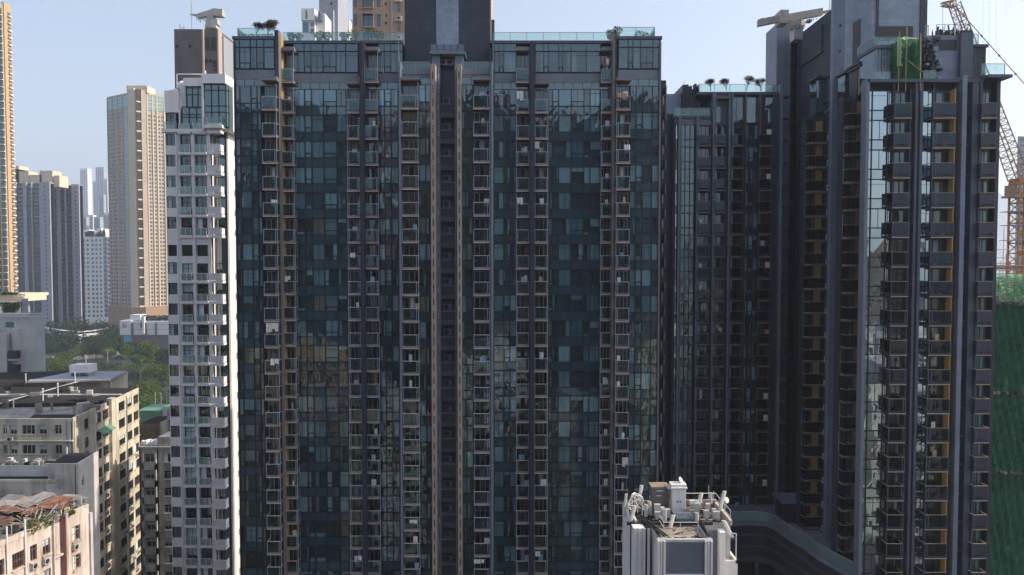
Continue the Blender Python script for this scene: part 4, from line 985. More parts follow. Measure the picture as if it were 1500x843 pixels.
# ================================================================== white tower on the left
def white_tower():
    rt = root('white_apartment_tower', 'slim white apartment tower left of the dark glass tower with green glass penthouse', 'apartment tower', (-46, 116, 0))
    Y = 110.5; F = Fr(0, Y); X = lambda p: WX(p, Y, 300); h = 3.03
    bal = Items(rt, 'balcony', 'balconies', 100); win = Items(rt, 'window', 'windows', 100)
    zs = WZ(345, Y); zs2 = WZ(381, Y)          # refuge storey
    bases = [zs+h*k for k in range(0, 6)] ; n = 0
    low = [zs2-h*k for k in range(1, 25)]
    x0, x1, xg, xc = X(243.5), X(309.5), X(327.5), X(333)
    wall = MB(); top = bases[-1]+.05; z0 = 0
    # base slab level list; balcony/sill level = storey floor
    allb = bases[:-0 or None]+low
    rn = random.Random(11)
    winA = [t_plainwin(X(258)-X(244.5), 1.7, random.Random(i), nm=1) for i in range(5)]
    wB = X(281)-X(264.8); winB = [t_plainwin(wB, 2.5, random.Random(i+9), nm=1, gl='glass_dark') for i in range(5)]
    wC = X(303.5)-X(286.8); winC = [t_plainwin(wC, 2.5, random.Random(i+19), nm=1) for i in range(5)]
    wD = X(325.5)-X(311.5); winD = [t_plainwin(wD*.6, 2.5, random.Random(i+29), nm=1) for i in range(4)]
    def t_rail(w_, solid=False):
        a, b = MB(), MB()
        a.box(F0, -.12, w_+.12, -.1, .42, -.38, 0, 'white_shade')
        if solid:
            b.box(F0, 0, w_, .34, .4, .1, 1.02, 'white_shade')
            for i in range(12): b.box(F0, w_*i/12, w_*i/12+.04, .4, .42, .1, 1.02, 'white_shade')
        else: b.box(F0, 0, w_, .34, .36, .08, .98, 'glass_podium')
        for q in (0, .5, 1): b.box(F0, (w_-.05)*q, (w_-.05)*q+.05, .33, .38, 0, 1.05, 'white_paint')
        b.box(F0, 0, w_, .32, .39, 1.0, 1.06, 'white_paint')
        return [('balcony', a), ('railing', b)]
    def t_corner(w_):
        a, b = MB(), MB()
        a.box(F0, -.1, w_, 0, 1.2, -.4, 0, 'white_shade')
        b.box(F0, .0, w_-.05, 1.12, 1.17, .08, 1.0, 'white_shade'); b.box(F0, w_-.08, w_-.03, .05, 1.15, .08, 1.0, 'white_shade')
        for i in range(9): b.box(F0, w_*i/9, w_*i/9+.05, 1.17, 1.2, .05, 1.0, 'white_paint')
        b.box(F0, -.03, w_, 1.1, 1.2, 1.0, 1.07, 'white_paint')
        return [('balcony', a), ('railing', b)]
    RB, RC, RD = t_rail(wB), t_rail(wC), t_corner(xg-x1+.1)
    holes = []
    for z in allb:
        a, b = X(244.5), X(258); holes.append((a, b, z+.98, z+2.68)); win.add(rn.choice(winA), F, a, -.3, z+.98)
        a = X(264.8); holes.append((a, a+wB, z+.02, z+2.52)); win.add(rn.choice(winB), F, a, -.45, z+.02); bal.add(RB, F, a, 0, z)
        a = X(286.8); holes.append((a, a+wC, z+.02, z+2.52)); win.add(rn.choice(winC), F, a, -.45, z+.02); bal.add(RC, F, a, 0, z)
        bal.add(RD, F, x1, -.2, z); win.add(rn.choice(winD), F, X(311.5), -1.3, z+.02)
    zz = zs+.6
    for a, b in ((244.5, 258), (264.8, 280), (286.8, 302.5)): holes.append((X(a), X(a)+(X(b)-X(a) if a < 250 else (wB if a < 270 else wC)), zs2+.55, zs2+2.2))
    wall_holes(wall, F, x0, x1, 0, top, holes, 'white_shade', .45)
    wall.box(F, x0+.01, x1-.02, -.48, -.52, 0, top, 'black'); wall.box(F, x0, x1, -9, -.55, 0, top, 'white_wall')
    wall.box(F, x0-.35, x0-.02, -9, -.8, 0, top-1, 'white_wall')
    # vertical pipes and piers on the front
    for p_ in (260, 262.3): wall.box(F, X(p_)-.05, X(p_)+.05, .0, .12, 0, top, 'white_shade')
    for p_ in (284,): wall.box(F, X(p_)-.22, X(p_)+.22, .0, .14, 0, top, 'white_shade')
    wall.box(F, X(305), x1, 0, .16, 0, top, 'white_shade')
    # recessed corner with green glass, then the sunlit side wall
    wall.box(F, x1, xg+.2, -9, -1.55, 0, top, 'white_shade'); wall.box(F, X(321), xg, -1.5, -1.42, 0, top, 'glass_green')
    wall.box(F, xg, WX(333.5, Y+1.3, 300)-.95, -5, -1.2, 0, top, 'glass_green')
    for z in allb: wall.box(F, xg-.5, xg+.1, -1.21, -1.12, z-.1, z+.05, 'frame_dark'); wall.box(F, X(326), X(326)+.08, -1.5, -1.15, z, z+2.7, 'frame_dark')
    wall.box(F, xg-.05, xg+.05, -1.25, -1.1, 0, top, 'frame_dark')
    xs = WX(333.5, Y+1.3, 300); wall.box(F, xs-.9, xs, -8, -1.25, 0, top+.3, 'white_flank')
    Sd = Fr(xs, Y+1.3, pi/2)
    wall.box(F, x1, xs, -1.6, -.3, zs+.1, zs2+2.65, 'white_shade') if False else None
    wall.build('wall', rt)
    sd_ = MB()
    sdi = Items(rt, 'air_conditioner', 'air_conditioners', 40); t_ = MB(); t_.box(F0, .1, .9, .0, .06, .65, 1.75, 'frame_dark'); t_.box(F0, 0, 1.1, .0, .55, 0, .1, 'white_wall'); ac_unit(t_, F0, .1, .05, .12, .75, .5)
    for z in allb: sdi.add([('air_conditioner', t_)], Sd, 2.4, 0, z+.35)
    sdi.flush()
    # penthouse
    ph = MB(); P_ = lambda p: WX(p, Y, 150)
    def gwall(a, b, z0, z1, d, nu, zl):
        ph.box(F, P_(a), P_(b), d-.3, d-.05, z0, z1, 'interior' if False else 'glass_green')
        for i in range(nu+1): u = P_(a)+(P_(b)-P_(a))*i/nu; ph.box(F, u-.06, u+.06, d-.05, d+.04, z0, z1, 'frame_dark')
        for q in zl: ph.box(F, P_(a), P_(b), d-.05, d+.03, WZ(q, Y)-.06, WZ(q, Y)+.06, 'frame_dark')
    zt1 = WZ(127, Y); zpb = top
    ph.box(F, P_(272), P_(340), -8, -.35, zpb, zt1, 'white_shade'); ph.box(F, x0, P_(272), -7, -1.6, zpb, WZ(160, Y), 'white_shade')
    gwall(273.5, 298.5, WZ(158, Y), zt1, 0, 3, (129, 139, 158)); gwall(266, 298.5, zpb+.1, WZ(158, Y), 0, 3, (168, 172, 157))
    gwall(302, 333.5, zpb+.6, WZ(125, Y), .7, 3, (126, 134, 157, 166)); 
    ph.box(F, P_(333.5), P_(333.5)+.12, -5, .7, zpb+.6, WZ(125, Y), 'glass_teal'); ph.box(F, P_(302), P_(333.5), -.35, .4, zpb+.6, WZ(125, Y), 'interior')
    for q in (0, -1.3, -2.6, -3.9): ph.box(F, P_(333.5)+.1, P_(333.5)+.18, q-.06, q+.06, zpb+.6, WZ(125, Y), 'frame_dark')
    for q in (134, 157, 166): ph.box(F, P_(333.5)+.1, P_(333.5)+.17, -5, .7, WZ(q, Y)-.06, WZ(q, Y)+.06, 'frame_dark')
    ph.box(F, P_(299), P_(302), -2, .9, zpb, WZ(112, Y), 'white_shade')
    ph.box(F, P_(270), P_(302), -8, .3, zt1, WZ(115, Y), 'white_shade', 'white_wall'); ph.box(F, P_(302), P_(334), -8, 1.0, WZ(124.5, Y), WZ(111, Y), 'white_wall')
    ph.box(F, x0, P_(262), -4, .05, WZ(165, Y), WZ(133, Y), 'white_shade', 'white_wall'); ph.poly([F.p(P_(262), -.3, WZ(165, Y)), F.p(P_(266), -.3, WZ(165, Y)), F.p(P_(266), -.3, WZ(150, Y)), F.p(P_(262), -.3, WZ(136, Y))], 'white_shade')
    ph.box(F, P_(262), P_(270), -5, -.5, WZ(165, Y), WZ(122, Y), 'white_shade', 'white_wall')
    ph.box(F, x0-.3, x1+.1, -.6, .45, zpb-.2, zpb+.25, 'white_shade'); ph.box(F, P_(303), P_(330), -.5, 1.4, zpb+.25, zpb+.7, 'white_wall')
    ph.box(F, P_(262), P_(264), -.5, .1, zpb, WZ(162, Y), 'white_shade'); ph.box(F, x0, P_(262), -3, -1.5, zpb, WZ(165, Y), 'glass_dark')
    ph.build('penthouse', rt)
    gl = Runs(); rail_run(gl, F, x0+.1, P_(259), .3, zpb+.25, 1.05); rail_run(gl, F, P_(282), P_(299), .3, zpb+.25, 1.0); rail_run(gl, F, P_(304), P_(329), 1.3, zpb+.7, 1.05)
    gl.build('balustrade', rt)
    for i, (p_, q, r) in enumerate(((246, 131, .55), (251.5, 130, .6), (262, 120, .85), (268, 124, .6))):
        ds = MB(); x, z = P_(p_), WZ(q, Y); ds.lathe((x, Y+1.5, z-r*.3), [(0, -r*.6), (r*.8, -r*.5), (r, 0), (r*.8, r*.55), (r*.3, r*.8), (0, r*.85)], 'white_wall', 14)
        ds.tube((x, Y+1.5, z-r*2), (x, Y+1.5, z-r*.6), .07, 'steel', 6); ds.build('satellite_dish', rt)
    fr = MB(); z = WZ(109, Y+3); a, b = WX(259, Y+3, 110), WX(301, Y+3, 110)
    fr.tube((a, Y+3, z), (b, Y+3, z), .07, 'white_wall'); fr.tube((a, Y+3, z-2), (a, Y+3, z), .07, 'white_wall'); fr.tube((b, Y+3, z-1.5), (b, Y+3, z+.5), .09, 'white_wall'); fr.build('pipe_frame', rt)
    bal.flush(); win.flush()
white_tower()

def brown_tower():
    Y = 140; X = lambda p: WX(p, Y, 80); F = Fr(0, Y)
    rt = root('brown_concrete_tower', 'grey brown windowless concrete tower top behind the white tower', 'tower', (X(295), Y+8, 0))
    b = MB(); zt = WZ(43, Y)
    b.box(F, X(255.5), X(296), -12, 0, 0, zt, 'brown_wall', 'roof_grey'); b.box(F, X(296), X(298.5), -12, .1, 0, WZ(44, Y), 'brown_light')  # paler brown strip has its sunlight painted in
    b.box(F, X(254), X(255.5), -12, -1, 0, WZ(54, Y), 'brown_wall')
    b.box(F, X(298.5), X(317), -12, -.4, 0, WZ(41, Y), 'brown_wall', 'roof_grey')
    b.box(F, X(317), X(317)+.25, -2.2, -.4, 0, WZ(42, Y), 'brown_light'); b.box(F, X(317), X(317)+.5, -7, -2.25, 0, WZ(48, Y), 'grey_tower_light')  # right-facing strip takes a paler brown to carry the sunlight
    b.build('wall', rt)
    w_ = MB()
    for a, c, d, e in ((299.5, 306, 54, 73), (308, 316, 54, 73), (310, 316, 88, 98)): w_.box(F, X(a), X(c), -.4, -.36, WZ(e, Y), WZ(d, Y), 'louvre')
    for a, c in ((259.5, 68), (278.5, 68), (301, 89), (307, 89), (315, 102)): x, z = X(a), WZ(c, Y); w_.tube((x, Y+.3, z), (x, Y-.06 if a < 296 else Y+.33, z), .3, 'slot_dark', 8)
    w_.build('vent', rt)
    an = MB()
    for p_, q in ((257.3, 30), (275, -2), (262, 37), (270, 38)): an.tube((X(p_), Y+2, zt), (X(p_), Y+2, WZ(q, Y)), .07, 'steel', 5)
    for p_ in (259, 262, 263, 271, 277): an.tube((X(p_), Y+2, zt), (X(p_), Y+2.2, zt+random.uniform(.4, 1.3)), .05, 'steel', 5)
    an.build('antenna', rt)
    rc = root('gondola_crane', 'stubby pale roof crane on top of the grey brown tower', 'roof crane', (X(310), Y+3, WZ(41, Y)))
    m = MB(); yy = Y+3; XX = lambda p: WX(p, yy, 30); ZZ = lambda q: WZ(q, yy)
    def beam(a, b, h0, h1, d, mm='machine_tan'):
        n = len(m.v); 
        for (px, py), hh in ((a, h0), (b, h1)):
            x, z = XX(px), ZZ(py)
            for zo, yo in ((-hh/2, -d/2), (hh/2, -d/2), (hh/2, d/2), (-hh/2, d/2)): m.v.append((x, yy+yo, z+zo))
        k = m.mid(mm)
        for f in ((0, 1, 2, 3), (7, 6, 5, 4), (0, 4, 5, 1), (1, 5, 6, 2), (2, 6, 7, 3), (3, 7, 4, 0)): m.f.append(tuple(n+i for i in f)); m.m.append(k)
    beam((291, 24.5), (314, 18.5), .8, 1.1, 1.0); beam((279, 21.5), (290, 23), .25, .45, .3, 'steel'); beam((314, 19.5), (328, 20.5), 1.35, 1.2, 1.6)
    m.build('arm', rc); m = MB(); beam((304, 36), (321, 34), .8, .9, 1.8); m.box(F0, XX(305), XX(314), -yy+.8, -yy-.8, ZZ(34), ZZ(24), 'steel'); m.build('turntable', rc)
    m = MB(); m.box(F0, XX(303), XX(319), -yy+1, -yy-1, ZZ(43), ZZ(38), 'machine_tan')
    for i in range(6): x = XX(289+i*2.6); m.tube((x, yy-.3, ZZ(24)), (x+.05, yy-.3, ZZ(30+i % 3*2)), .09, 'steel', 5)
    m.build('hoist', rc)
brown_tower()

# ================================================================== buildings behind the main tower's roof
def back_tops():
    Y = 190; F = Fr(0, Y); X = lambda p: WX(p, Y, 30); Z = lambda q: WZ(q, Y)
    rt = root('white_apartment_block', 'small white building top with bay windows behind the roof garden glass', 'apartment block', (X(458), Y+4, 0))
    b = MB(); b.box(F, X(443), X(461), -8, 0, 0, Z(31), 'white_wall'); b.box(F, X(442), X(461.5), -8, .5, Z(31), Z(13.5), 'white_wall')
    Sd = Fr(X(461.5), Y-.5, pi/2); b.box(F, X(461.5), X(474), -8, -1.5, 0, Z(17), 'white_wall'); b.build('wall', rt)
    w_ = MB()
    for a, c, q, r in ((448.5, 451, 16, 29), (443, 452, 33, 47), (455, 460, 33, 39), (455, 460, 42, 50), (467, 470, 18, 30)): w_.box(F, X(a), X(c), -.1 if a < 462 else -1.5, .56 if q < 31 else (.1), Z(r), Z(q), 'glass_far')
    w_.build('window', rt)
    Y = 230; F = Fr(0, Y); X = lambda p: WX(p, Y, 30); Z = lambda q: WZ(q, Y)
    rt = root('white_slab_tower', 'tall white tower top with sunlit right side behind the roof garden', 'tower', (X(490), Y+8, 0))
    b = MB(); b.box(F, X(467.5), X(495), -14, 0, 0, Z(-40), 'grey_tower_light'); b.box(F, X(470), X(490), 0, 1.5, 0, Z(17), 'grey_tower_light')
    b.prism([(X(495), Y), (WX(505.5, Y+14, 30), Y+14), (X(480), Y+14)], 0, Z(-40), 'pale_tower'); b.build('wall', rt)  # pale side against the grey front: sun and shade put into the colours
    w_ = MB(); 
    for q in (4, 22, 40): w_.box(F, X(484), X(487), 0, .1, Z(q+3), Z(q), 'slot_dark')
    w_.build('window', rt)
    Y = 150; F = Fr(0, Y); X = lambda p: WX(p, Y, 30); Z = lambda q: WZ(q, Y)
    rt = root('tan_apartment_tower', 'tan brick apartment tower top with large bay windows behind the main roof', 'apartment tower', (X(555), Y+8, 0))
    b = MB(); holes = []; win = Items(rt, 'window', 'windows'); fh = Z(21.5)-Z(45)+0; fh = (Z(0)-Z(45))/2.0*.87
    zb0 = Z(39); fhh = Z(11)-Z(39)
    base = [zb0+k*fhh for k in range(-6, 3)]
    for z in base:
        for a, c, h in ((518.3, 523, 1.95*fhh/3.9), (552, 557.5, 1.95*fhh/3.9)):
            holes.append((X(a), X(c), z, z+fhh*.62)); win.add(t_plainwin(X(c)-X(a), fhh*.62, random.Random(3), nm=0), F, X(a), -.25, z)
        holes.append((X(531), X(547), z-.1, z+fhh*.64)); win.add(t_plainwin(X(547)-X(531), fhh*.64+.1, random.Random(3), nm=1), F, X(531), -.25, z-.1)
        for q in (X(530.2), X(547)): b.box(F, q, q+.12, 0, .5, z-.2, z+fhh*.66, 'brown_light')
        for q in (z-.3, z+fhh*.64): b.box(F, X(530.2), X(547)+.12, 0, .5, q, q+.15, 'brown_light')
        b.box(F, X(564), X(567), 0, .04, z+.4, z+.9, 'slot_dark'); b.box(F, X(565), X(567), 0, .05, z+fhh*.5, z+fhh*.62, 'slot_dark')
        b.box(F, X(579), X(588), 0, .9, z+.9, z+1.05, 'cream_tower'); ac_unit(b, F, X(582), .1, z+1.1, .95, .75, .4); b.box(F, X(582.5), X(586.5), 0, .05, z-.9, z+.5, 'glass_dark')
        b.box(F, X(516.5), X(560), 0, .06, z-1.2, z-1.05, 'brown_light')
    wall_holes(b, F, X(516.5), X(560), 0, Z(-40), holes, 'tan_tower', .25); b.box(F, X(516.6), X(559.9), -14, -.3, 0, Z(-40), 'tan_tower')
    b.box(F, X(560), X(594), -14, 0, 0, Z(-40), 'tan_tower'); b.box(F, X(573), X(575), 0, .15, 0, Z(-40), 'brown_light')
    b.build('wall', rt); win.flush()
    for i, (a, c, t) in enumerate(((506, 509, 28), (510.5, 516, 29))):
        Y = 700+i*90; rt = root('far_tower', ('thin hazy tower glimpsed left of the tan brick tower', 'wider hazy tower touching the tan brick tower')[i], 'tower', (WX(a, Y, 30), Y+5, 0))
        b = MB(); b.box(Fr(0, Y), WX(a, Y, 30), WX(c+2, Y, 30), -12, 0, 0, WZ(t, Y), 'pale_tower'); b.build('wall', rt)
back_tops()

# ================================================================== far towers on the left
def grid_building(name, label, F, w_, dep, z0, z1, fh, cols, wall, winmat, rt=None, limit=100, hf=.5, sill=.3, Ydir=True, top=None, proud=.04, cat='apartment tower', body=True):
    rt = rt or root(name, label, cat, (*F.p(w_/2, -dep/2, 0)[:2], 0))
    b = MB(); win = Items(rt, 'window', 'windows', limit)
    if body: b.box(F, 0, w_, -dep, 0, 0, z1, wall, top or wall)
    n = int((z1-z0)/fh)
    for c in cols:
        a, c1 = c[0]*w_, c[1]*w_; m = c[2] if len(c) > 2 else winmat; hh = c[3] if len(c) > 3 else hf
        t = MB(); t.box(F0, 0, c1-a, -.05, proud, 0, fh*hh, m); 
        for k in range(n): win.add([('window', t)], F, a, 0, z0+k*fh+fh*sill)
    if body: b.build('wall', rt)
    win.flush(); return rt
def far_left():
    # orange tower at the frame edge
    Y = 320; x1 = WX(-12, Y, 300); F = Fr(x1-22, Y)
    zt = WZ(12, Y); z0 = WZ(432, Y)
    rt = root('orange_apartment_tower', 'tall orange and cream apartment tower cut by the left edge of the picture', 'apartment tower', (x1-8, Y+10, 0))
    b = MB(); e0, e1 = WX(-10, Y, 300), WX(8, Y, 300)
    b.box(Fr(0, Y), e0-14, e1, -4.5, 0, 0, zt, 'orange_tower'); b.box(Fr(0, Y), e1, WX(12, Y, 300), -4.6, -.3, 0, zt+2.5, 'orange_tower'); b.box(Fr(0, Y), WX(9, Y, 300), WX(10, Y, 300), -.4, .1, 0, zt+2, 'cream_tower')
    b.box(Fr(0, Y), WX(3, Y, 300)-.3, WX(3, Y, 300), 0, .5, 0, zt, 'cream_tower'); b.build('wall', rt)
    fh = 10.35/1100*Y; n = int((zt-z0)/fh); win = Items(rt, 'window', 'windows'); Fq = Fr(0, Y)
    t = MB(); t.box(F0, 0, 1.5, -.1, .5, 0, 1.9, 'glass_teal'); t.box(F0, -.1, 1.6, -.1, .7, -.35, 0, 'white_wall'); t2 = MB(); t2.box(F0, 0, 1.1, 0, .5, 0, .5, 'white_wall')
    Sx = Fr(WX(12, Y, 300), Y+1.0, pi/2); t3 = MB(); t3.box(F0, 0, 2.2, 0, .7, 0, .6, 'cream_tower'); t3.box(F0, .3, 1.9, 0, .2, .7, 1.9, 'glass_far')
    for k in range(n):
        z = z0+k*fh; win.add([('window', t)], Fq, WX(4, Y, 300), 0, z+.6); win.add([('window', t)], Fq, WX(-6, Y, 300), 0, z+.6); win.add([('window', t3)], Sx, 1.2, 0, z+.5)
    win.flush()
    # beige tower with glass corners
    Y = 620
    rt = root('beige_apartment_tower', 'tall beige apartment tower with green glass corners and brown podium', 'apartment tower', (WX(200, Y, 300), Y+20, 0))
    cx, cy_ = WX(201, Y, 300), Y
    lx, ly = WX(160, Y+22, 300), Y+22; rx, ry = WX(244, Y+16, 300), Y+16
    zt = WZ(134, Y); zb = WZ(450, Y); b = MB()
    bk = (cx+3, Y+46)
    b.prism([(cx, cy_), (rx, ry), (rx-4, ry+26), bk, (lx+2, ly+24), (lx, ly)], 0, zt, 'beige_tower')
    L = FrAB(lx, ly, cx, cy_); Rr = FrAB(cx, cy_, rx, ry)
    b.box(L, L.len*.76, L.len-1.2, -1, .8, zb, zt+2.5, 'cream_tower'); b.box(Rr, .4, 4.0, -.9, .9, zb, zt+2, 'black'); b.box(Rr, 4.0, 7.6, -.9, 1.5, zb, zt+1.5, 'beige_tower')
    b.box(Fr(0, Y), cx-9, cx+8, -18, -4, zt, zt+5.5, 'cream_tower')
    b.build('wall', rt)
    fh = 5.78/1100*Y
    grid_building('', '', L, L.len, 0, zb, zt-12, fh, [(.03, .09), (.12, .18), (.21, .27), (.33, .38), (.41, .46), (.50, .55)], '', 'glass_dark', rt, 60, .5, body=False)
    grid_building('', '', L, L.len, 0, zb, zt-1, fh, [(.60, .74, 'glass_green_far', .75)], '', 'glass_green_far', rt, 20, .75, body=False)
    grid_building('', '', Rr, Rr.len, 0, zb, zt-1, fh, [(.20, .36, 'glass_green_far', .7), ], '', 'glass_green_far', rt, 20, .7, body=False)
    grid_building('', '', Rr, Rr.len, 0, zb, zt-14, fh, [(.42, .48), (.51, .57), (.60, .66), (.76, .82), (.86, .92)], '', 'glass_dark', rt, 60, .5, body=False)
    c = MB()
    c.box(L, .3, L.len*.74, 0, .3, zt-12, zt-1.5, 'glass_green_far'); c.box(Rr, Rr.len*.2, Rr.len-.3, 0, .35, zt-14, zt-1.5, 'glass_green_far')
    for q in range(5): c.box(L, L.len*.185*q, L.len*.185*q+.5, 0, .6, zb, zt-1, 'beige_tower')
    for q in (.37, .55, .7, .95): c.box(Rr, Rr.len*q, Rr.len*q+.8, 0, .7, zb, zt-2, 'cream_tower')  # cream trim paints sunlight onto this face; the shaded left face keeps beige
    for q in range(4): z = zt-1.5-q*3.2; c.box(Rr, Rr.len*.2, Rr.len, .3, .6, z, z+.5, 'cream_tower'); c.box(L, 0, L.len*.74, .3, .5, z, z+.4, 'beige_tower')
    for k in range(int((zt-zb)/8)): c.box(Rr, .4, 4, .9, 1.1, zb+k*8, zb+k*8+1.1, 'cream_tower')
    c.prism([(lx-1, ly-3), (cx-4, Y-5), (cx+8, Y-5), (rx+2, ry-4), (rx+2, ry+20), (lx-1, ly+22)], 0, zb, 'base_brown'); c.build('facade_trim', rt)
    # twin dark slabs
    Y = 700
    def slab(a, b_, t, label, cols, yy):
        F = Fr(WX(a, yy, 340), yy); w_ = WX(b_, yy, 340)-F.x; zt = WZ(t, yy); fh = 4.35/1100*yy*1.42
        rt = root('dark_slab_block', label, 'apartment block', (F.x+w_/2, yy+8, 0)); m = MB()
        m.box(F, 0, w_, -5, 0, 0, zt, 'grey_tower')
        for (u0, u1, mm) in cols:
            m.box(F, u0*w_, u1*w_, -5.1 if mm == 'grey_tower_light' and u1 > .99 else -1, 1.6, 0, zt+1, mm)
        m.build('wall', rt); win = Items(rt, 'window', 'windows', 60); n = int(zt/fh)
        for i in range(len(cols)):
            u0 = cols[i-1][1] if i else 0; u1 = cols[i][0]
            if u1-u0 < .05: continue
            t = MB(); t.box(F0, 0, (u1-u0)*w_-.8, 0, .2, fh*.3, fh*.9, 'glass_dark'); t.box(F0, 0, (u1-u0)*w_-.8, .2, .7, 0, fh*.22, 'grey_tower')
            for k in range(n): win.add([('window', t)], F, u0*w_+.4, 0, k*fh)
        t = MB(); t.box(F0, 0, 1.2, 0, .1, 0, 1.4, 'slot_dark')
        for k in range(n): win.add([('window', t)], F, w_*.86, 1.6, k*fh+1.5)
        win.flush(); return rt, F, w_, zt
    rt, F, w_, zt = slab(18, 75.5, 269, 'dark grey slab block with pale rooftop blocks beside the orange tower', [(.12, .14, 'grey_tower_light'), (.32, .40, 'grey_tower_light'), (.52, .54, 'grey_tower_light'), (.73, 1.0, 'grey_tower_light')], 690)
    m = MB(); P_ = lambda a: WX(a, 700, 260)-0
    for a, b_, t in ((19, 27, 248), (27, 33, 251), (33, 41, 251), (42, 60, 256), (57, 76, 250), (78, 86, 257), (22, 27, 243)): m.box(Fr(0, 701), P_(a), P_(b_), -14, 0, zt-2, WZ(t, 700), 'cream_tower')
    m.build('rooftop_block', rt)
    slab(75.5, 118, 272, 'narrower dark grey slab block between the slab and the hazy skyline', [(.22, .33, 'grey_tower_light'), (.50, .53, 'grey_tower_light'), (.74, 1.0, 'grey_tower_light')], 720)
    # pale block and hazy towers
    Y = 900; F = Fr(WX(119, Y, 380), Y); w_ = WX(161, Y, 380)-F.x
    rt = grid_building('pale_apartment_block', 'pale blue and white apartment block with white roof between slabs and beige tower', F, w_, 20, 5, WZ(347, Y), 5.0/1100*Y*1.3, [(.04, .13), (.2, .27), (.36, .44), (.5, .57), (.64, .70), (.78, .9, 'glass_far', .9), (.93, .99)], 'pale_tower', 'glass_dark')
    m = MB(); rn = random.Random(3)
    for i in range(14): a = rn.uniform(119, 152); m.box(Fr(0, Y+4), WX(a, Y, 340), WX(a+rn.uniform(3, 9), Y, 340), -10, 0, WZ(348, Y), WZ(rn.uniform(334, 344), Y), 'white_wall')
    m.build('rooftop_block', rt)
    specs = [(118, 129, 247, 2600, 'broad flat topped skyscraper fading into haze'), (129, 134, 248, 2650, 'thin shaft attached to the hazy flat topped skyscraper'), (141, 153, 245, 2700, 'round shouldered hazy skyscraper nearest the beige tower'), (153, 158, 262, 2500, 'hazy slim tower touching the beige tower edge'), (136, 141, 266, 2800, 'hazy low thin tower between the two skyscrapers'),
             (118, 126, 318, 1500, 'hazy white mid rise left of the distant cluster'), (127, 136, 315, 1550, 'hazy blue grey mid rise in the distant cluster'), (137, 146, 318, 1450, 'hazy cream mid rise in the distant cluster'), (146, 152, 285, 1900, 'hazy pale tower standing behind the cream mid rise'), (152, 160, 312, 1500, 'hazy dark mid rise beside the beige tower')]
    for i, (a, c, t, yy, lb) in enumerate(specs):
        F = Fr(WX(a, yy, 300), yy); w_ = WX(c, yy, 300)-F.x
        rt = root('distant_tower', lb, 'tower', (F.x+w_/2, yy+w_/2, 0), 'hazy towers on the left horizon'); m = MB(); m.box(F, 0, w_, -w_, 0, 0, WZ(t, yy), 'grey_tower_light' if i % 3 else 'pale_tower')
        for k in range(4): m.box(F, w_*(.1+.22*k), w_*(.2+.22*k), 0, .6, 20, WZ(t+3, yy), 'glass_far')
        m.build('wall', rt)
far_left()

# ================================================================== old blocks on the lower left
def at_z(px, py, z):
    b = (421.5-py)/FPX; k = (b*cos(PITCH)-sin(PITCH))/(cos(PITCH)+b*sin(PITCH)); Y = (z-CZ)/k
    return (W(px, py, Y)[0], Y)
def old_face(mb, win, F, u0, u1, z0, z1, cols, rows, wallm, rn, gl='glass_dark', fr='cream_old', grille=.3, ac=.3, acm=None, depth=.22, cur=.5):
    """cols: (u, width); rows: (z, height)"""
    holes = []; T = {}
    for u, w_ in cols:
        for z, h in rows:
            holes.append((u, u+w_, z, z+h)); key = (round(w_, 2), round(h, 2), rn.randint(0, 5))
            if key not in T: T[key] = t_plainwin(w_, h, random.Random(rn.random()), gl=gl, fr=fr, nm=2 if w_ > 1.7 else 1, grille=rn.random() < grille, sill=wallm, cur=cur)
            win.add(T[key], F, u, -depth, z)
            if rn.random() < ac: ac_unit(mb if acm is None else acm.new(), F, u+rn.uniform(-.3, max(.1, w_-.7)), .02, z-rn.uniform(.7, 1.0))
    wall_holes(mb, F, u0, u1, z0, z1, holes, wallm, depth)
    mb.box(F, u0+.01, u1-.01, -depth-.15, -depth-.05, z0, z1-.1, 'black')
def parapet(mb, F, u0, u1, z, h, m, t=.2): mb.box(F, u0, u1, -t, .03, z, z+h, m)

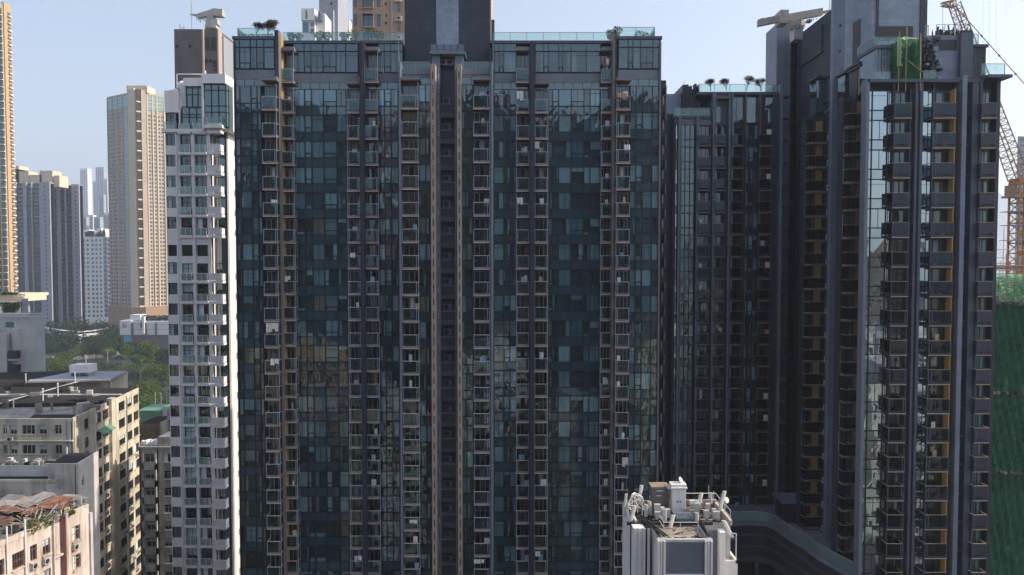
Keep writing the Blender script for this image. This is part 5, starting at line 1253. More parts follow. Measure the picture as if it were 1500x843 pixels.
def old_blocks():
    rn = random.Random(21)
    # ---- long cream block
    z = WZ(617, 108)
    A = at_z(107, 617, z); Bp = at_z(203, 572, z)
    rt = root('old_apartment_block', 'long stained cream apartment block with dark flat roof and sunlit right side', 'apartment block', (A[0]-10, A[1]+10, 0))
    w = MB(); win = Items(rt, 'window', 'windows'); acs = Runs()
    S = FrAB(A[0], A[1], Bp[0], Bp[1]); Lf = A[0]+95; F = Fr(A[0]-Lf, A[1]); fh = 2.9
    rows = [(z-1.95-fh*k, 1.35) for k in range(0, 14)]
    ux = lambda p: WX(p, A[1], 632)-(A[0]-Lf)
    cols = [(ux(-22), .9), (ux(14.5), 1.0), (ux(32), 1.9), (ux(57), 1.1), (ux(80), 1.0), (ux(4), .6)]
    cols = sorted(cols); old_face(w, win, F, 0, Lf, 0, z, cols, rows, 'cream_old', rn, ac=.35, grille=0, acm=acs)
    sc_ = []
    def sp(px):   # distance along S for a pixel column
        t = (px-750)/FPX; return (t*S.y-S.x)/(S.c-t*S.s)
    for a, b_ in ((119, 125), (136.5, 144), (146.5, 154.5)): sc_.append((sp(a), sp(b_)-sp(a)))
    for a, b_ in ((170, 179), (182, 189.5), (192, 199)): sc_.append((sp(a), sp(b_)-sp(a)))
    rows2 = [(z-2.1-fh*k, 1.55) for k in range(0, 14)]
    old_face(w, win, S, 0, S.len, 0, z, sc_, rows2, 'cream_old', rn, ac=.35, grille=.3, acm=acs, fr='frame_dark', cur=.2, depth=.15)
    w.prism([(A[0]-Lf, A[1]+.4), (A[0]-.4, A[1]+.4), (Bp[0]-.4, Bp[1]), (Bp[0]-Lf+10, Bp[1]+.3)], 0, z-.15, 'cream_grey', 'corrugated')
    parapet(w, F, 0, Lf, z, .35, 'cream_old'); parapet(w, S, 0, S.len, z, .45, 'cream_old')
    up = sp(158); w.box(S, up-.8, up+.8, -.3, .5, 0, z+.9, 'cream_old')
    w.box(S, sp(165)-.3, sp(165), 0, .12, 0, z, 'rust'); w.box(S, sp(181), sp(181)+.2, 0, .12, 0, z, 'pipe')
    w.box(F, Lf-1.0, Lf-.8, 0, .12, 0, z, 'pipe'); w.box(F, 0, Lf, 0, .35, z-2.95, z-2.8, 'cream_old'); w.build('wall', rt); acs.build('air_conditioner', rt)
    rf = MB()
    q = lambda px, py, dz=0: (*at_z(px, py, z+.0), z+.06+dz)
    m1 = [q(40, 616), q(106, 613), q(112, 608), q(50, 608)]; rf.poly(m1, 'roof_dark')
    def slabq(c, h, m): rf.prism([(p[0], p[1]) for p in c], z-.1, z+h, m)
    slabq([at_z(-60, 597, z), at_z(157, 594, z), at_z(199, 573, z), at_z(-60, 571, z)], .5, 'roof_dark')
    slabq([at_z(-60, 584, z), at_z(176, 584, z), at_z(179, 582.5, z), at_z(-60, 582.5, z)], .62, 'cream_grey')
    for i in range(26):
        x, y = at_z(rn.uniform(-30, 150), rn.uniform(575, 606), z); h = rn.uniform(.2, .8); rf.box(Fr(x, y, rn.uniform(0, 1)), 0, rn.uniform(.3, 1.8), 0, rn.uniform(.3, 1), z, z+.5+h, rn.choice(['roof_grey', 'cream_grey', 'corrugated', 'roof_dark']))
    for i in range(5):   # cable trays and pipes running over the roof
        a = at_z(-20+i*5, 606-i*3, z); b_ = at_z(120+i*8, 562-i*1, z); rf.tube((*a, z+.7), (*b_, z+.75), .10, rn.choice(['pipe', 'grey_paint', 'black']), 6)
    rf.build('roof', rt)
    win.flush()
    aw = MB(); u = sp(146); aw.poly([S.p(sp(137), .05, z-3.2), S.p(sp(156), .05, z-3.2), S.p(sp(156), 1.1, z-3.9), S.p(sp(137), 1.1, z-3.9)], 'court_green')
    for q_ in (137, 146, 156): aw.tube(S.p(sp(q_), .05, z-4.2), S.p(sp(q_), 1.1, z-3.93), .03, 'rust', 5)
    aw.build('awning', rt)
    for i, (px, py, h) in enumerate(((63, 592, 2.4), (85, 585, 2.6), (20, 602, 1.8), (38, 566, 2.2), (110, 566, 2.4))):
        x, y = at_z(px, py, z); p = MB(); p.tube((x, y, z+.4), (x, y, z+h), .09, 'white_wall', 7); p.tube((x, y, z+h), (x, y, z+h+.12), .15, 'white_wall', 7); p.build('vent_pipe', rt)
    # ---- second block behind it, cream end wall
    z2 = z+.8; A2 = at_z(160, 556, z2); B2 = at_z(187, 544, z2)
    rt2 = root('old_apartment_block', 'cream old block with grey metal roof directly behind the long cream block', 'apartment block', (A2[0]-10, A2[1]+8, 0))
    m = MB(); win = Items(rt2, 'window', 'windows', 20)
    S2 = FrAB(A2[0], A2[1], B2[0], B2[1]); L2 = A2[0]+120; F2 = Fr(A2[0]-L2, A2[1])
    up = lambda p: WX(p, A2[1], 560)-(A2[0]-L2)
    old_face(m, win, F2, 0, L2, 0, z2, [(up(126+i*9.2), .95) for i in range(4)], [(z2-2.3, 1.6), (z2-5.2, 1.6)], 'cream_old', rn, ac=0, grille=0)
    m.prism([(A2[0]-L2, A2[1]+.4), A2, B2, (B2[0]-L2, B2[1])], 0, z2, 'cream_old', 'corrugated'); m.prism([at_z(40, 559, z2+.3), at_z(160, 556, z2+.3), at_z(187, 544, z2+.3), at_z(60, 546, z2+.3)], z2, z2+.3, 'cream_grey', 'grey_tower_light')
    m.prism([at_z(-60, 575, z2), at_z(60, 556, z2), at_z(110, 546, z2), at_z(-60, 550, z2)], z2-.1, z2+.35, 'roof_dark')
    m.build('wall', rt2); win.flush()
    zt = z2+.3; x, y = at_z(115, 552, zt); t = root('water_tank', 'white boxy water tank with a pipe standing on the old block roof', 'water tank', (x, y, zt))
    m = MB(); m.box(Fr(x-1.7, y), 0, 3.6, -3, 0, zt+.7, zt+2.2, 'white_wall'); m.build('tank', t); m = MB()
    for a in (-1.6, 0, 1.7): m.box(Fr(x+a, y), 0, .15, -2.8, -.2, zt, zt+.7, 'steel')
    m.build('stand', t); m = MB(); m.tube((x+.9, y+1, zt+2.2), (x+.9, y+1, zt+3.4), .12, 'white_wall'); m.lathe((x+.9, y+1, zt+3.2), [(.1, 0), (.3, .1), (.3, .5), (.1, .8), (0, .85)], 'white_wall', 8); m.build('pipe', t)
    # ---- pale grey block with a plain shaded flank
    z3 = WZ(681, 95); A3 = at_z(114, 681, z3); B3 = at_z(144, 663, z3)
    rt3 = root('pale_walk_up_block', 'pale grey block with a plain shaded flank and dark stepped roofs', 'apartment block', (A3[0]-6, A3[1]+3, 0))
    S3 = FrAB(A3[0], A3[1], B3[0], B3[1]); m = MB(); win = Items(rt3, 'window', 'windows', 40)
    w3 = 4.0
    old_face(m, win, S3, 0, S3.len, 0, z3, [(S3.len*.16, .75)], [(z3-3.2-2.9*k, 1.3) for k in range(10)], 'pale_old', rn, grille=.5, ac=.0)
    lf = at_z(72, 680, z3)
    m.prism([lf, (A3[0]-.3, A3[1]+.0), (B3[0]-.3, B3[1]), (B3[0]-w3, B3[1])], 0, z3-.05, 'cream_grey', 'roof_dark'); m.box(Fr(lf[0], A3[1]-.02), 0, A3[0]-lf[0], -.3, .0, z3-8, z3+.12, 'cream_grey')
    parapet(m, S3, 0, S3.len, z3-.05, .2, 'pale_old'); m.build('wall', rt3)
    lo = MB(); z4 = z3-1.9; A4 = at_z(80, 706, z4); A4b = at_z(108, 691, z4)
    S4 = FrAB(A4[0], A4[1], A4b[0], A4b[1])
    lo.prism([(-95, A4[1]), A4, A4b, (A4b[0], A4b[1]+5), (-95, A4b[1]+5)], 0, z4, 'cream_grey', 'roof_dark'); lo.box(Fr(-95, A4[1]-.02), 0, 95+A4[0], -.3, .02, z4-.02, z4+.25, 'cream_old')
    lo.box(S4, 0, S4.len, -.25, .02, z4, z4+.25, 'cream_old'); lo.box(S4, -.1, S4.len+6, -1, .01, 0, z4-.3, 'pale_old')
    # cluttered railing row in front of the cream block
    for i in range(34): x, y = at_z(rn.uniform(-5, 70), rn.uniform(672, 684), z4+1); lo.box(Fr(x, y), 0, rn.uniform(.2, .9), -.5, 0, z4, z4+rn.uniform(.6, 1.3), rn.choice(['cream_grey', 'pale_old', 'roof_dark', 'corrugated']))
    x, y = at_z(-20, 682, z4+1.4); lo.box(Fr(x, y), 0, 12, 0, .15, z4, z4+1.4, 'pale_old')
    z5 = z4-2.4; A5 = at_z(40, 735, z5); lo.prism([(-95, A5[1]), (A4[0]-.5, A5[1]), (A4[0]-.5, A4[1]+.1), (-95, A4[1]+.1)], 0, z5, 'cream_grey', 'roof_dark')
    for i in range(16):
        x, y = at_z(rn.uniform(-5, 62), rn.uniform(716, 733), z5); lo.box(Fr(x, y, rn.uniform(-.3, .3)), 0, rn.uniform(1, 3.2), -rn.uniform(1, 2.5), 0, z5+rn.uniform(.2, .9), z5+rn.uniform(.95, 1.1), rn.choice(['corrugated', 'pale_old', 'corrugated', 'roof_dark']))
    lo.build('lower_wing', rt3); win.flush()
    pv = MB()
    for px, py, h in ((99, 711, 5.2), (18.5, 688, 2.2), (70, 728, 1.2), (40, 732, 1.8)):
        x, y = at_z(px, py, z5); pv.tube((x, y, z5), (x, y, z5+h), .08, 'white_wall', 7)
    pv.build('vent_pipe', rt3)
    # ---- pink crumbling block in front
    z6 = 49.3; A6 = at_z(-25, 812, z6); B6 = at_z(82, 772, z6); C6 = at_z(130, 745, z6)
    rt6 = root('pink_walk_up_block', 'crumbling pink block with rusty sheet roof in the lower left corner', 'apartment block', (A6[0]-3, A6[1]+6, 0))
    m = MB(); win = Items(rt6, 'window', 'windows', 60); am = Runs()
    S6 = FrAB(*A6, *C6); L = S6.len
    rows = [(z6-2.7-2.95*k, 1.5) for k in range(8)]
    old_face(m, win, S6, 0, L*.62, 0, z6, [(L*.10, .9), (L*.24, 1.3), (L*.40, .8), (L*.52, .9)], rows, 'pink_old', rn, ac=.5, grille=.6, fr='rust', acm=am)
    old_face(m, win, Fr(S6.p(L*.74, 0, 0)[0], S6.p(L*.74, 0, 0)[1], S6.a), 0, L*.26, 0, z6+.2, [(L*.08, 1.0)], rows, 'pink_old', rn, ac=.3, grille=.3, fr='cream_old', acm=am)
    m.box(S6, L*.62, L*.74, -1.2, -1.0, 0, z6, 'pink_old'); m.box(S6, L*.61, L*.62, -1.2, .25, 0, z6+.4, 'pink_old'); m.box(S6, L*.735, L*.745, -1.2, .15, 0, z6+.3, 'tile_red')
    for z in [r[0] for r in rows]: m.box(S6, L*.64, L*.72, -1.0, -.9, z-.3, z+1.5, 'glass_dark'); m.box(S6, L*.62, L*.735, -1.0, -.1, z-.9, z-.7, 'pink_old')
    m.box(S6, L-.02, L+.3, -1, .2, 0, z6-.5, 'pale_old')
    bx = [S6.p(.2, -.45, 0)[:2], S6.p(L-.1, -.45, 0)[:2], S6.p(L-.1, -9, 0)[:2], S6.p(.2, -9, 0)[:2]]
    m.prism([bx[0], bx[1], bx[2], bx[3]], 0, z6-.3, 'pink_old', 'roof_grey')
    m.box(S6, 0, L*.6, -.2, .08, z6, z6+.5, 'pink_old'); m.box(S6, L*.75, L, -.2, .05, z6+.2, z6+.45, 'cream_old')
    for u in (L*.075, L*.19, L*.35): m.tube(S6.p(u, .12, 0), S6.p(u, .12, z6+1.6), .07, 'white_shade', 6)
    m.build('wall', rt6); am.build('air_conditioner', rt6); win.flush()
    r = MB()   # loose roof sheets
    for i in range(46):
        u = rn.uniform(.2, L*.95); d = -rn.uniform(.8, 7.5); x, y, _ = S6.p(u, d, 0); G = Fr(x, y, S6.a+rn.uniform(-.25, .25)); zz = z6+.5+rn.uniform(0, .45)-(.03*d)
        wd, ln = rn.uniform(1.2, 2.8), rn.uniform(1.5, 3.2); tl = rn.uniform(-.22, .22); c = rn.choice(['rust', 'rust', 'corrugated', 'corrugated', 'terra', 'roof_grey', 'rust'])
        n = 8
        for k in range(n):
            a0, a1 = wd*k/n, wd*(k+1)/n; h0, h1 = (.04 if k % 2 else 0), (0 if k % 2 else .04)
            r.poly([G.p(a0, 0, zz+h0+tl*a0), G.p(a1, 0, zz+h1+tl*a1), G.p(a1, -ln, zz+h1+tl*a1+.1), G.p(a0, -ln, zz+h0+tl*a0+.1)], c)
    r.build('sheet_roof', rt6)
    p = MB()
    for i in range(90):
        u = rn.uniform(L*.45, L*1.0); d = -rn.uniform(0, 3.5); a = Vector(S6.p(u, d, z6+rn.uniform(0, .6))); b_ = a+Vector((rn.uniform(-1.3, 1.3), rn.uniform(-1.3, 1.3), rn.uniform(-.2, 1.1))); p.tube(a, b_, rn.uniform(.015, .045), rn.choice(['rust', 'rust', 'grey_paint', 'steel', 'cream_grey']), 5)
    for i in range(40):
        u = rn.uniform(L*.4, L*.98); d = -rn.uniform(.2, 3.5); x, y, _ = S6.p(u, d, 0); p.box(Fr(x, y, rn.uniform(0, 2)), 0, rn.uniform(.2, .8), 0, rn.uniform(.2, .7), z6-.3, z6+rn.uniform(.1, .7), rn.choice(['rust', 'cream_grey', 'terra', 'corrugated', 'roof_dark', 'court_green']))
    p.build('roof_rubble', rt6)
    v = MB()
    for u, d, r_ in ((L*.42, .1, .7), (L*.5, -.6, .9), (L*.56, .1, .6), (L*.63, -1, .8), (L*.80, .15, .35), (L*.71, -2.5, .7), (L*.9, -1.5, .6)): v.leaves(S6.p(u, d, z6+.4), (r_, r_, r_*.6), 160, .10, 'leaf_olive', rn.random())
    tag(v.build('weeds', None, (0, 0, 0)), 'straggling green weeds growing along the rusty roof edge of the pink block', 'weeds', kind='stuff')
    # ---- shaded cream block between the long block and the white tower
    Y7 = 121; z7 = WZ(655, Y7); x0, x1 = WX(204, Y7, 660), WX(252, Y7, 660)
    rt7 = root('old_apartment_block', 'shaded cream old block squeezed between the long cream block and the white tower', 'apartment block', ((x0+x1)/2, Y7+4, 0))
    m = MB(); win = Items(rt7, 'window', 'windows', 60); F7 = Fr(x0, Y7); am = Runs()
    old_face(m, win, F7, 0, x1-x0, 0, z7, [(.9, 1.6), (WX(240, Y7, 700)-x0, 1.25)], [(z7-1.9-2.78*k-.6, 1.35) for k in range(12)], 'cream_grey', rn, ac=.15, grille=.2, acm=am)
    for u in (.7, 2.75): m.box(F7, u-.1, u+.15, 0, .5, 0, z7-1, 'cream_grey')
    for k in range(12): zz = z7-1.9-2.78*k; m.box(F7, .6, 2.9, 0, .5, zz-1.75, zz-.7, 'cream_grey')
    m.box(F7, 0, x1-x0, -8, -.4, 0, z7-.1, 'cream_grey', 'roof_grey'); m.box(F7, 0, x1-x0, -.5, .3, z7-.2, z7+.1, 'cream_grey'); m.box(F7, 3.0, x1-x0, -4, .0, z7, z7+1.6, 'cream_grey', 'roof_grey')
    m.tube(F7.p(3.0, .1, 0), F7.p(3.0, .1, z7), .07, 'roof_dark'); m.tube(F7.p(.1, .1, 0), F7.p(.1, .1, z7), .09, 'roof_dark')
    m.build('wall', rt7); win.flush()
    am.build('air_conditioner', rt7)
    c = MB(); 
    for i in range(14): u = rn.uniform(.2, 2.8); c.lathe(F7.p(u, rn.uniform(-1.5, -.4), z7+.1), [(0, 0), (.35, .02), (.42, .3), (.3, .7), (0, .9)], rn.choice(['cloth_white', 'curtain_blue', 'cloth_white', 'grey_paint']), 8)
    tag(c.build('tarpaulin_heap'), 'white and blue wrapped bundles heaped on the cream block terrace', 'tarpaulin heap')
    # ---- low pinkish annex and green court roof behind
    Y8 = 150; z8 = WZ(607, Y8); x0 = WX(203, Y8, 620); rt8 = root('annex_building', 'low pale pinkish annex with a dark roof behind the shaded cream block', 'annex', (x0+3, Y8+5, 0))
    m = MB(); m.box(Fr(x0, Y8), 0, 4.3, -8, 0, 0, z8-2, 'terra', 'roof_dark'); m.box(Fr(x0, Y8+4), 3.9, 7.5, -8, 0, 0, z8+.2, 'pale_old', 'roof_grey'); m.box(Fr(x0, Y8), 4.3, 4.6, -8, .1, 0, z8-1.7, 'pale_old'); m.box(Fr(x0, Y8+4), 5.2, 6.4, 0, .05, z8-3, z8-1.4, 'glass_dark'); m.build('wall', rt8)
    Y9 = 185; z9 = WZ(603, Y9); x0 = WX(200, Y9, 600); rt9 = root('sports_court', 'green surfaced rooftop court with tall white fence posts behind the old blocks', 'sports court', (x0+5, Y9+5, 0))
    m = MB(); m.box(Fr(x0, Y9), 0, 6.5, -9, 0, 0, z9+.2, 'court_green'); m.box(Fr(x0, Y9), 6.5, 9.5, -9, 0, 0, z9+1.2, 'pale_old', 'court_green'); m.build('court_surface', rt9); m = MB()
    for i in range(5): m.tube((x0+.4+i*1.5, Y9+9, z9), (x0+.4+i*1.5, Y9+9, z9+3.2), .09, 'white_wall' if i < 2 else 'steel', 6)
    for q in (.8, 1.4): m.tube((x0, Y9+9, z9+q), (x0+9, Y9+9, z9+q), .05, 'rust', 5)
    m.build('fence', rt9)
    # ---- plain grey block and planted terrace at the left edge
    Y = 150; F = Fr(0, Y); z = WZ(466, Y); X = lambda p: WX(p, Y, 500)
    rt = root('concrete_block_building', 'plain grey concrete building with a rounded bay at the left edge', 'building', (X(20), Y+6, 0)); m = MB()
    m.prism([(X(-80), Y), (X(66), Y), (WX(62, Y+14, 500), Y+14), (X(-80), Y+14)], 0, z, 'concrete', 'roof_grey'); z_ = WZ(482, Y)
    m.lathe((X(24), Y+.4, 0), [(1.15, 0), (1.15, z_), (0, z_+.05)], 'concrete', 24); m.box(F, X(-80), X(17), 0, 1.6, 0, WZ(488, Y), 'concrete'); m.poly([F.p(X(-6), 1.62, WZ(489, Y)), F.p(X(10), 1.62, WZ(489, Y)), F.p(X(4), .5, WZ(481, Y)), F.p(X(-6), .5, WZ(481, Y))], 'corrugated')
    for k in range(7): zz = WZ(524, Y)-k*2.75; m.box(F, X(19), X(31), .2, 1.62, zz, zz+1.5, 'louvre'); m.box(F, X(18.5), X(31.5), .2, 1.68, zz-.45, zz-.1, 'concrete')
    m.box(F, X(9), X(21), 0, .05, WZ(480, Y), WZ(472, Y), 'glass_teal'); m.box(F, X(-80), X(66.5), -.2, .08, z, z+.25, 'concrete'); m.build('wall', rt)
    m = MB(); rail_run(m, F, X(38), X(56), -1, z+.2, .9); m.build('balustrade', rt)
    Y = 240; F = Fr(0, Y); X = lambda p: WX(p, Y, 430); Z = lambda q: WZ(q, Y)
    rt = root('terraced_podium_building', 'cream podium with a sweeping white roof slab and plants under the orange tower', 'building', (X(12), Y+5, 0)); m = MB()
    m.prism([(X(-60), Y), (X(30), Y), (WX(28, Y+20, 440), Y+20), (X(-60), Y+20)], 0, Z(446), 'white_shade'); m.box(F, X(-60), X(8), 1, 3, 0, Z(449), 'white_wall')
    pts = [(X(-60), Y-1), (X(-2), Y-3), (X(20), Y-1.2), (X(32), Y+.5), (X(34), Y+12), (X(-60), Y+12)]
    m.prism(pts, Z(442), Z(435), 'cream_tower', 'white_wall'); m.prism([(x*1.0, y+1.2) for x, y in pts], Z(435), Z(431), 'cream_tower'); m.box(F, X(8), X(22), 0, .1, Z(458), Z(446), 'glass_dark'); m.box(F, X(22), X(30), 0, .5, 0, Z(444), 'white_wall')
    m.prism([(X(32), Y), (X(41), Y), (WX(40, Y+8, 440), Y+8), (X(20), Y+8)], 0, Z(438), 'grey_tower_light'); m.build('wall', rt)
    v = MB()
    for i in range(12): x = X(8+i*2.0); v.leaves((x, Y-1.2, Z(rn.uniform(446, 456))), (1.3, .8, 1.1), 60, .25, rn.choice(['leaf_olive', 'leaf', 'leaf']), i)
    for i in range(10): v.leaves((X(-2+i*3.4), Y-1.5, Z(430)), (1.4, .8, .5), 40, .22, 'leaf_olive', i+40)
    tag(v.build('terrace_planting'), 'bright shrubs lining the cream podium terrace at the left edge', 'shrubs', kind='stuff')
old_blocks()

# ================================================================== park, footbridge, mall
def tree(name, label, x, y, z, h, r, m, n, size, group=None, trunk=.35, seed=0, flat=1, sq=.75):
    rt = root(name, label, 'tree', (x, y, z), group); rn = random.Random(seed)
    t = MB(); t.tube((x, y, z), (x+rn.uniform(-.3, .3), y, z+h*.55), trunk, 'bark', 7, trunk*.55)
    c = MB()
    for i in range(7):
        a = rn.uniform(0, 2*pi); rr = r*rn.uniform(.25, .7); q = (x+rr*cos(a), y+rr*sin(a), z+h*rn.uniform(.55, .88))
        t.tube((x, y, z+h*rn.uniform(.3, .5)), q, trunk*.35, 'bark', 5, trunk*.1)
        s = r*rn.uniform(.32, .58); c.leaves(q, (s, s, s*sq), n//7, size, m, rn.random(), flat)
    t.build('trunk', rt); c.build('crown', rt); return rt
def park():
    g = MB(); 
    g.poly([(-420, 260, .04), (-60, 260, .04), (-60, 640, .04), (-420, 640, .04)], 'park_grass'); structure(g, 'park_ground')
    g = MB()
    a = [at_z(p, q, .1) for p, q in ((60, 524), (130, 518), (190, 514), (250, 514), (250, 520), (190, 521), (130, 526), (60, 533))]; g.poly([(*p, .09) for p in a], 'path_tan')
    structure(g, 'path')
    lab = ['round bushy tree in the park just right of the grey building', 'olive tree left of the roof water tank', 'wide dark tree under the curved footbridge', 'bright tree directly behind the old block roofs', 'tall feathery tree before the mall sign', 'yellow green tree beside the white tower base', 'small tree at the park path edge', 'broad tree between footbridge and path', 'low green tree near the sports court', 'dense green tree right of the water tank', 'slender tree in front of the blue mall screen', 'dark tree close to the white tower wall', 'leafy tree behind the court fence posts', 'bright low tree left of the court fence', 'green tree nearest the left concrete wall', 'olive crowned tree in the middle of the park']
    specs = [(78, 535, 14, 9, 'leaf'), (100, 520, 13, 7, 'leaf_olive'), (140, 505, 18, 11, 'leaf_dark'), (92, 560, 14, 9, 'leaf'), (205, 520, 26, 9, 'leaf'), (232, 548, 15, 8, 'leaf_olive'), (158, 517, 11, 6, 'leaf'), (122, 512, 15, 9, 'leaf'), (215, 575, 12, 8, 'leaf_olive'), (150, 562, 11, 8, 'leaf'), (188, 512, 16, 7, 'leaf_dark'), (240, 520, 22, 8, 'leaf_dark'), (225, 600, 13, 9, 'leaf'), (203, 592, 11, 8, 'leaf'), (66, 510, 17, 9, 'leaf_dark'), (112, 545, 14, 9, 'leaf_olive')]
    for i, ((px, py, h, r, m), lb) in enumerate(zip(specs, lab)):
        y = min(545, (CZ-.7*h)*FPX/(py-381)); x = WX(px, y, py); tree('park_tree', lb, x, y, 0, h, r*1.1, m, 4200, .55, 'trees of the park beyond the old blocks', .4, i)
    for i, (px, py, lb) in enumerate(((178, 545, 'spiky palm left of the cream end wall'), (232, 552, 'palm with bright fronds beside the white tower'))):
        x, y = at_z(px, py, 0); rt = root('palm_tree', lb, 'palm tree', (x, y, 0)); rn = random.Random(i)
        t = MB(); t.tube((x, y, 0), (x, y, 11), .3, 'bark', 7, .2); t.build('trunk', rt); c = MB()
        for k in range(26):
            an = 2*pi*k/13+rn.uniform(-.2, .2); up_ = rn.uniform(-.2, .9); pts = []
            for s in range(6): q = s/5; pts.append(Vector((x+cos(an)*4.6*q, y+sin(an)*4.6*q, 11+up_*4*q-3.6*q*q)))
            side = Vector((-sin(an), cos(an), 0))
            for s in range(5):
                w0, w1 = .55*(1-(s/5)**2)+.1, .55*(1-((s+1)/5)**2)+.05
                c.poly([pts[s]-side*w0-Vector((0, 0, .3*w0)), pts[s], pts[s+1], pts[s+1]-side*w1-Vector((0, 0, .3*w1))], 'leaf'); c.poly([pts[s], pts[s]+side*w0-Vector((0, 0, .3*w0)), pts[s+1]+side*w1-Vector((0, 0, .3*w1)), pts[s+1]], 'leaf_dark')
        c.build('crown', rt)
    # mass of trees behind the footbridge in shade
    v = MB(); rn = random.Random(2)
    for i in range(60):
        px = rn.uniform(68, 172); Y = rn.uniform(600, 690); x = WX(px, Y, 470); h = rn.uniform(9, 22); v.leaves((x, Y, h*.6), (9, 8, h*.5), 170, 1.1, 'leaf_dark', i)
    tag(v.build('woodland'), 'dark shaded woodland at the foot of the grey slab blocks', 'woodland', kind='stuff')
    v = MB()
    for i in range(85):
        px = rn.uniform(60, 250); y = rn.uniform(330, 530); x = WX(px, y, 540); v.leaves((x, y, 1.5), (7, 7, 2.6), 120, .6, rn.choice(['leaf', 'leaf_dark', 'leaf_dark']), i)
    tag(v.build('undergrowth'), 'green undergrowth filling the park between its trees', 'shrubs', kind='stuff')
    # curved footbridge
    rt = root('footbridge', 'long curved pale footbridge crossing in front of the dark woodland', 'footbridge', (*at_z(120, 500, 10), 0)); b = MB(); zb = 14
    pts = [at_z(p, q, zb) for p, q in ((55, 484), (75, 488.5), (95, 491), (115, 492.5), (140, 490.5), (160, 487), (178, 481))]
    for (x0, y0), (x1, y1) in zip(pts, pts[1:]):
        G = FrAB(x0, y0, x1, y1); b.box(G, 0, G.len, -5, 0, zb-1.2, zb, 'grey_tower_light'); b.box(G, 0, G.len, -.2, 0, zb, zb+1.3, 'pale_tower'); b.box(G, 0, G.len, -5, -4.8, zb, zb+1.3, 'pale_tower'); b.box(G, 0, G.len, -4.8, -.3, zb+3, zb+3.3, 'white_shade')
        b.tube((x0, y0+2, 0), (x0, y0+2, zb), .6, 'concrete', 8)
        for q in range(3): b.tube(G.p(G.len*q/3, -.2, zb), G.p(G.len*q/3, -.2, zb+3), .15, 'grey_paint', 5)
    b.build('deck', rt)
    rt = root('overpass', 'low grey road overpass under the curved footbridge', 'overpass', (*at_z(120, 505, 5), 0)); b = MB(); G = FrAB(*at_z(60, 503, 6), *at_z(175, 497, 6)); b.box(G, 0, G.len, -8, 0, 5, 6.6, 'concrete')
    for q in range(5): b.tube(G.p(G.len*q/4, -4, 0), G.p(G.len*q/4, -4, 5), .8, 'concrete', 8)
    b.build('deck', rt)
    # mall
    Y = 560; F = Fr(0, Y); X = lambda p: WX(p, Y, 490); Z = lambda q: WZ(q, Y)
    rt = root('shopping_mall', 'white panelled shopping mall with a round red emblem and a blue screen', 'shopping mall', (X(210), Y+15, 0)); b = MB()
    b.box(F, X(175.5), X(192), -30, 0, Z(491), Z(470), 'pale_tower'); b.box(F, X(192), X(252), -30, -.5, Z(491), Z(471), 'pale_tower'); b.box(F, X(176), X(252), -30, -1.5, 0, Z(491), 'brown_wall')
    for p_ in (193, 213, 228): b.box(F, X(p_), X(p_+2.2), -.4, .6, Z(492), Z(473), 'grey_tower')
    b.box(F, X(210), X(213), -.4, 1.5, Z(489), Z(464), 'white_wall'); b.box(F, X(188), X(203), -12, -3, Z(470), Z(462), 'pale_tower')
    for q in (476, 483): b.box(F, X(193), X(250), -.5, -.4, Z(q)-.15, Z(q)+.15, 'grey_tower_light')
    b.build('wall', rt)
    s = MB(); c = F.p(X(182.8), .35, Z(477)); s.tube(F.p(X(182.8), .02, Z(477)), c, 1.75, 'sign_red', 20); s.tube(c, F.p(X(182.8), .42, Z(477)), 1.25, 'white_wall', 20); s.tube(F.p(X(182.8), .4, Z(477)), F.p(X(182.8), .5, Z(477)), .95, 'black', 16)
    s.box(F, X(182.5), X(183.2), .5, .56, Z(479), Z(475), 'white_wall'); s.build('emblem', rt)
    s = MB(); s.box(F, X(181), X(192), -.9, -.2, Z(503), Z(492), 'sign_blue'); s.build('screen', rt)
    s = MB(); s.box(F, X(206), X(208.5), -.4, .4, Z(480), Z(472), 'sign_red'); s.build('banner', rt)
    v = MB()
    for i in range(14): v.leaves((X(198+i*3.6), Y+6, Z(468)), (3, 3, 2.6), 90, .6, 'leaf_dark', i)
    tag(v.build('roof_hedge'), 'dark hedge growing on the roof of the white mall', 'hedge', kind='stuff')
    # a few parked cars and lamp posts
    for i, (px, py, lb) in enumerate(((190, 516, 'small white car parked before the mall'), (199, 517, 'grey car parked beside the white car before the mall'))):
        x, y = at_z(px, py, 0); rt = root('parked_car', lb, 'car', (x, y, .1)); b = MB(); m_ = ('white_wall', 'grey_paint')[i]
        b.prism([(x-2.2, y-.9), (x+2.2, y-.9), (x+2.2, y+.9), (x-2.2, y+.9)], .45, 1.0, m_); b.prism([(x-1.2, y-.8), (x+1.2, y-.8), (x+1.2, y+.8), (x-1.2, y+.8)], 1.0, 1.5, 'glass_dark', m_); b.build('body', rt)
        for q in (-1.4, 1.4):
            w_ = MB(); w_.tube((x+q, y-.95, .45), (x+q, y-.75, .45), .34, 'black', 12); w_.build('wheel', rt)
    for px, py, lb in ((101, 560, 'thin grey lamp post behind the water tank roof'), (158, 536, 'double headed lamp post by the park path')):
        x, y = at_z(px, py, 0); rt = root('street_lamp', lb, 'street lamp', (x, y, 0)); b = MB(); b.tube((x, y, 0), (x, y, 11), .16, 'grey_paint', 6); b.build('pole', rt); b = MB(); b.box(Fr(x, y), -1.4, 1.4, -.15, .15, 10.8, 11.1, 'grey_paint'); b.build('lamp_head', rt)
mat('park_grass', (.022, .034, .016), .95, .5, .05)
park()

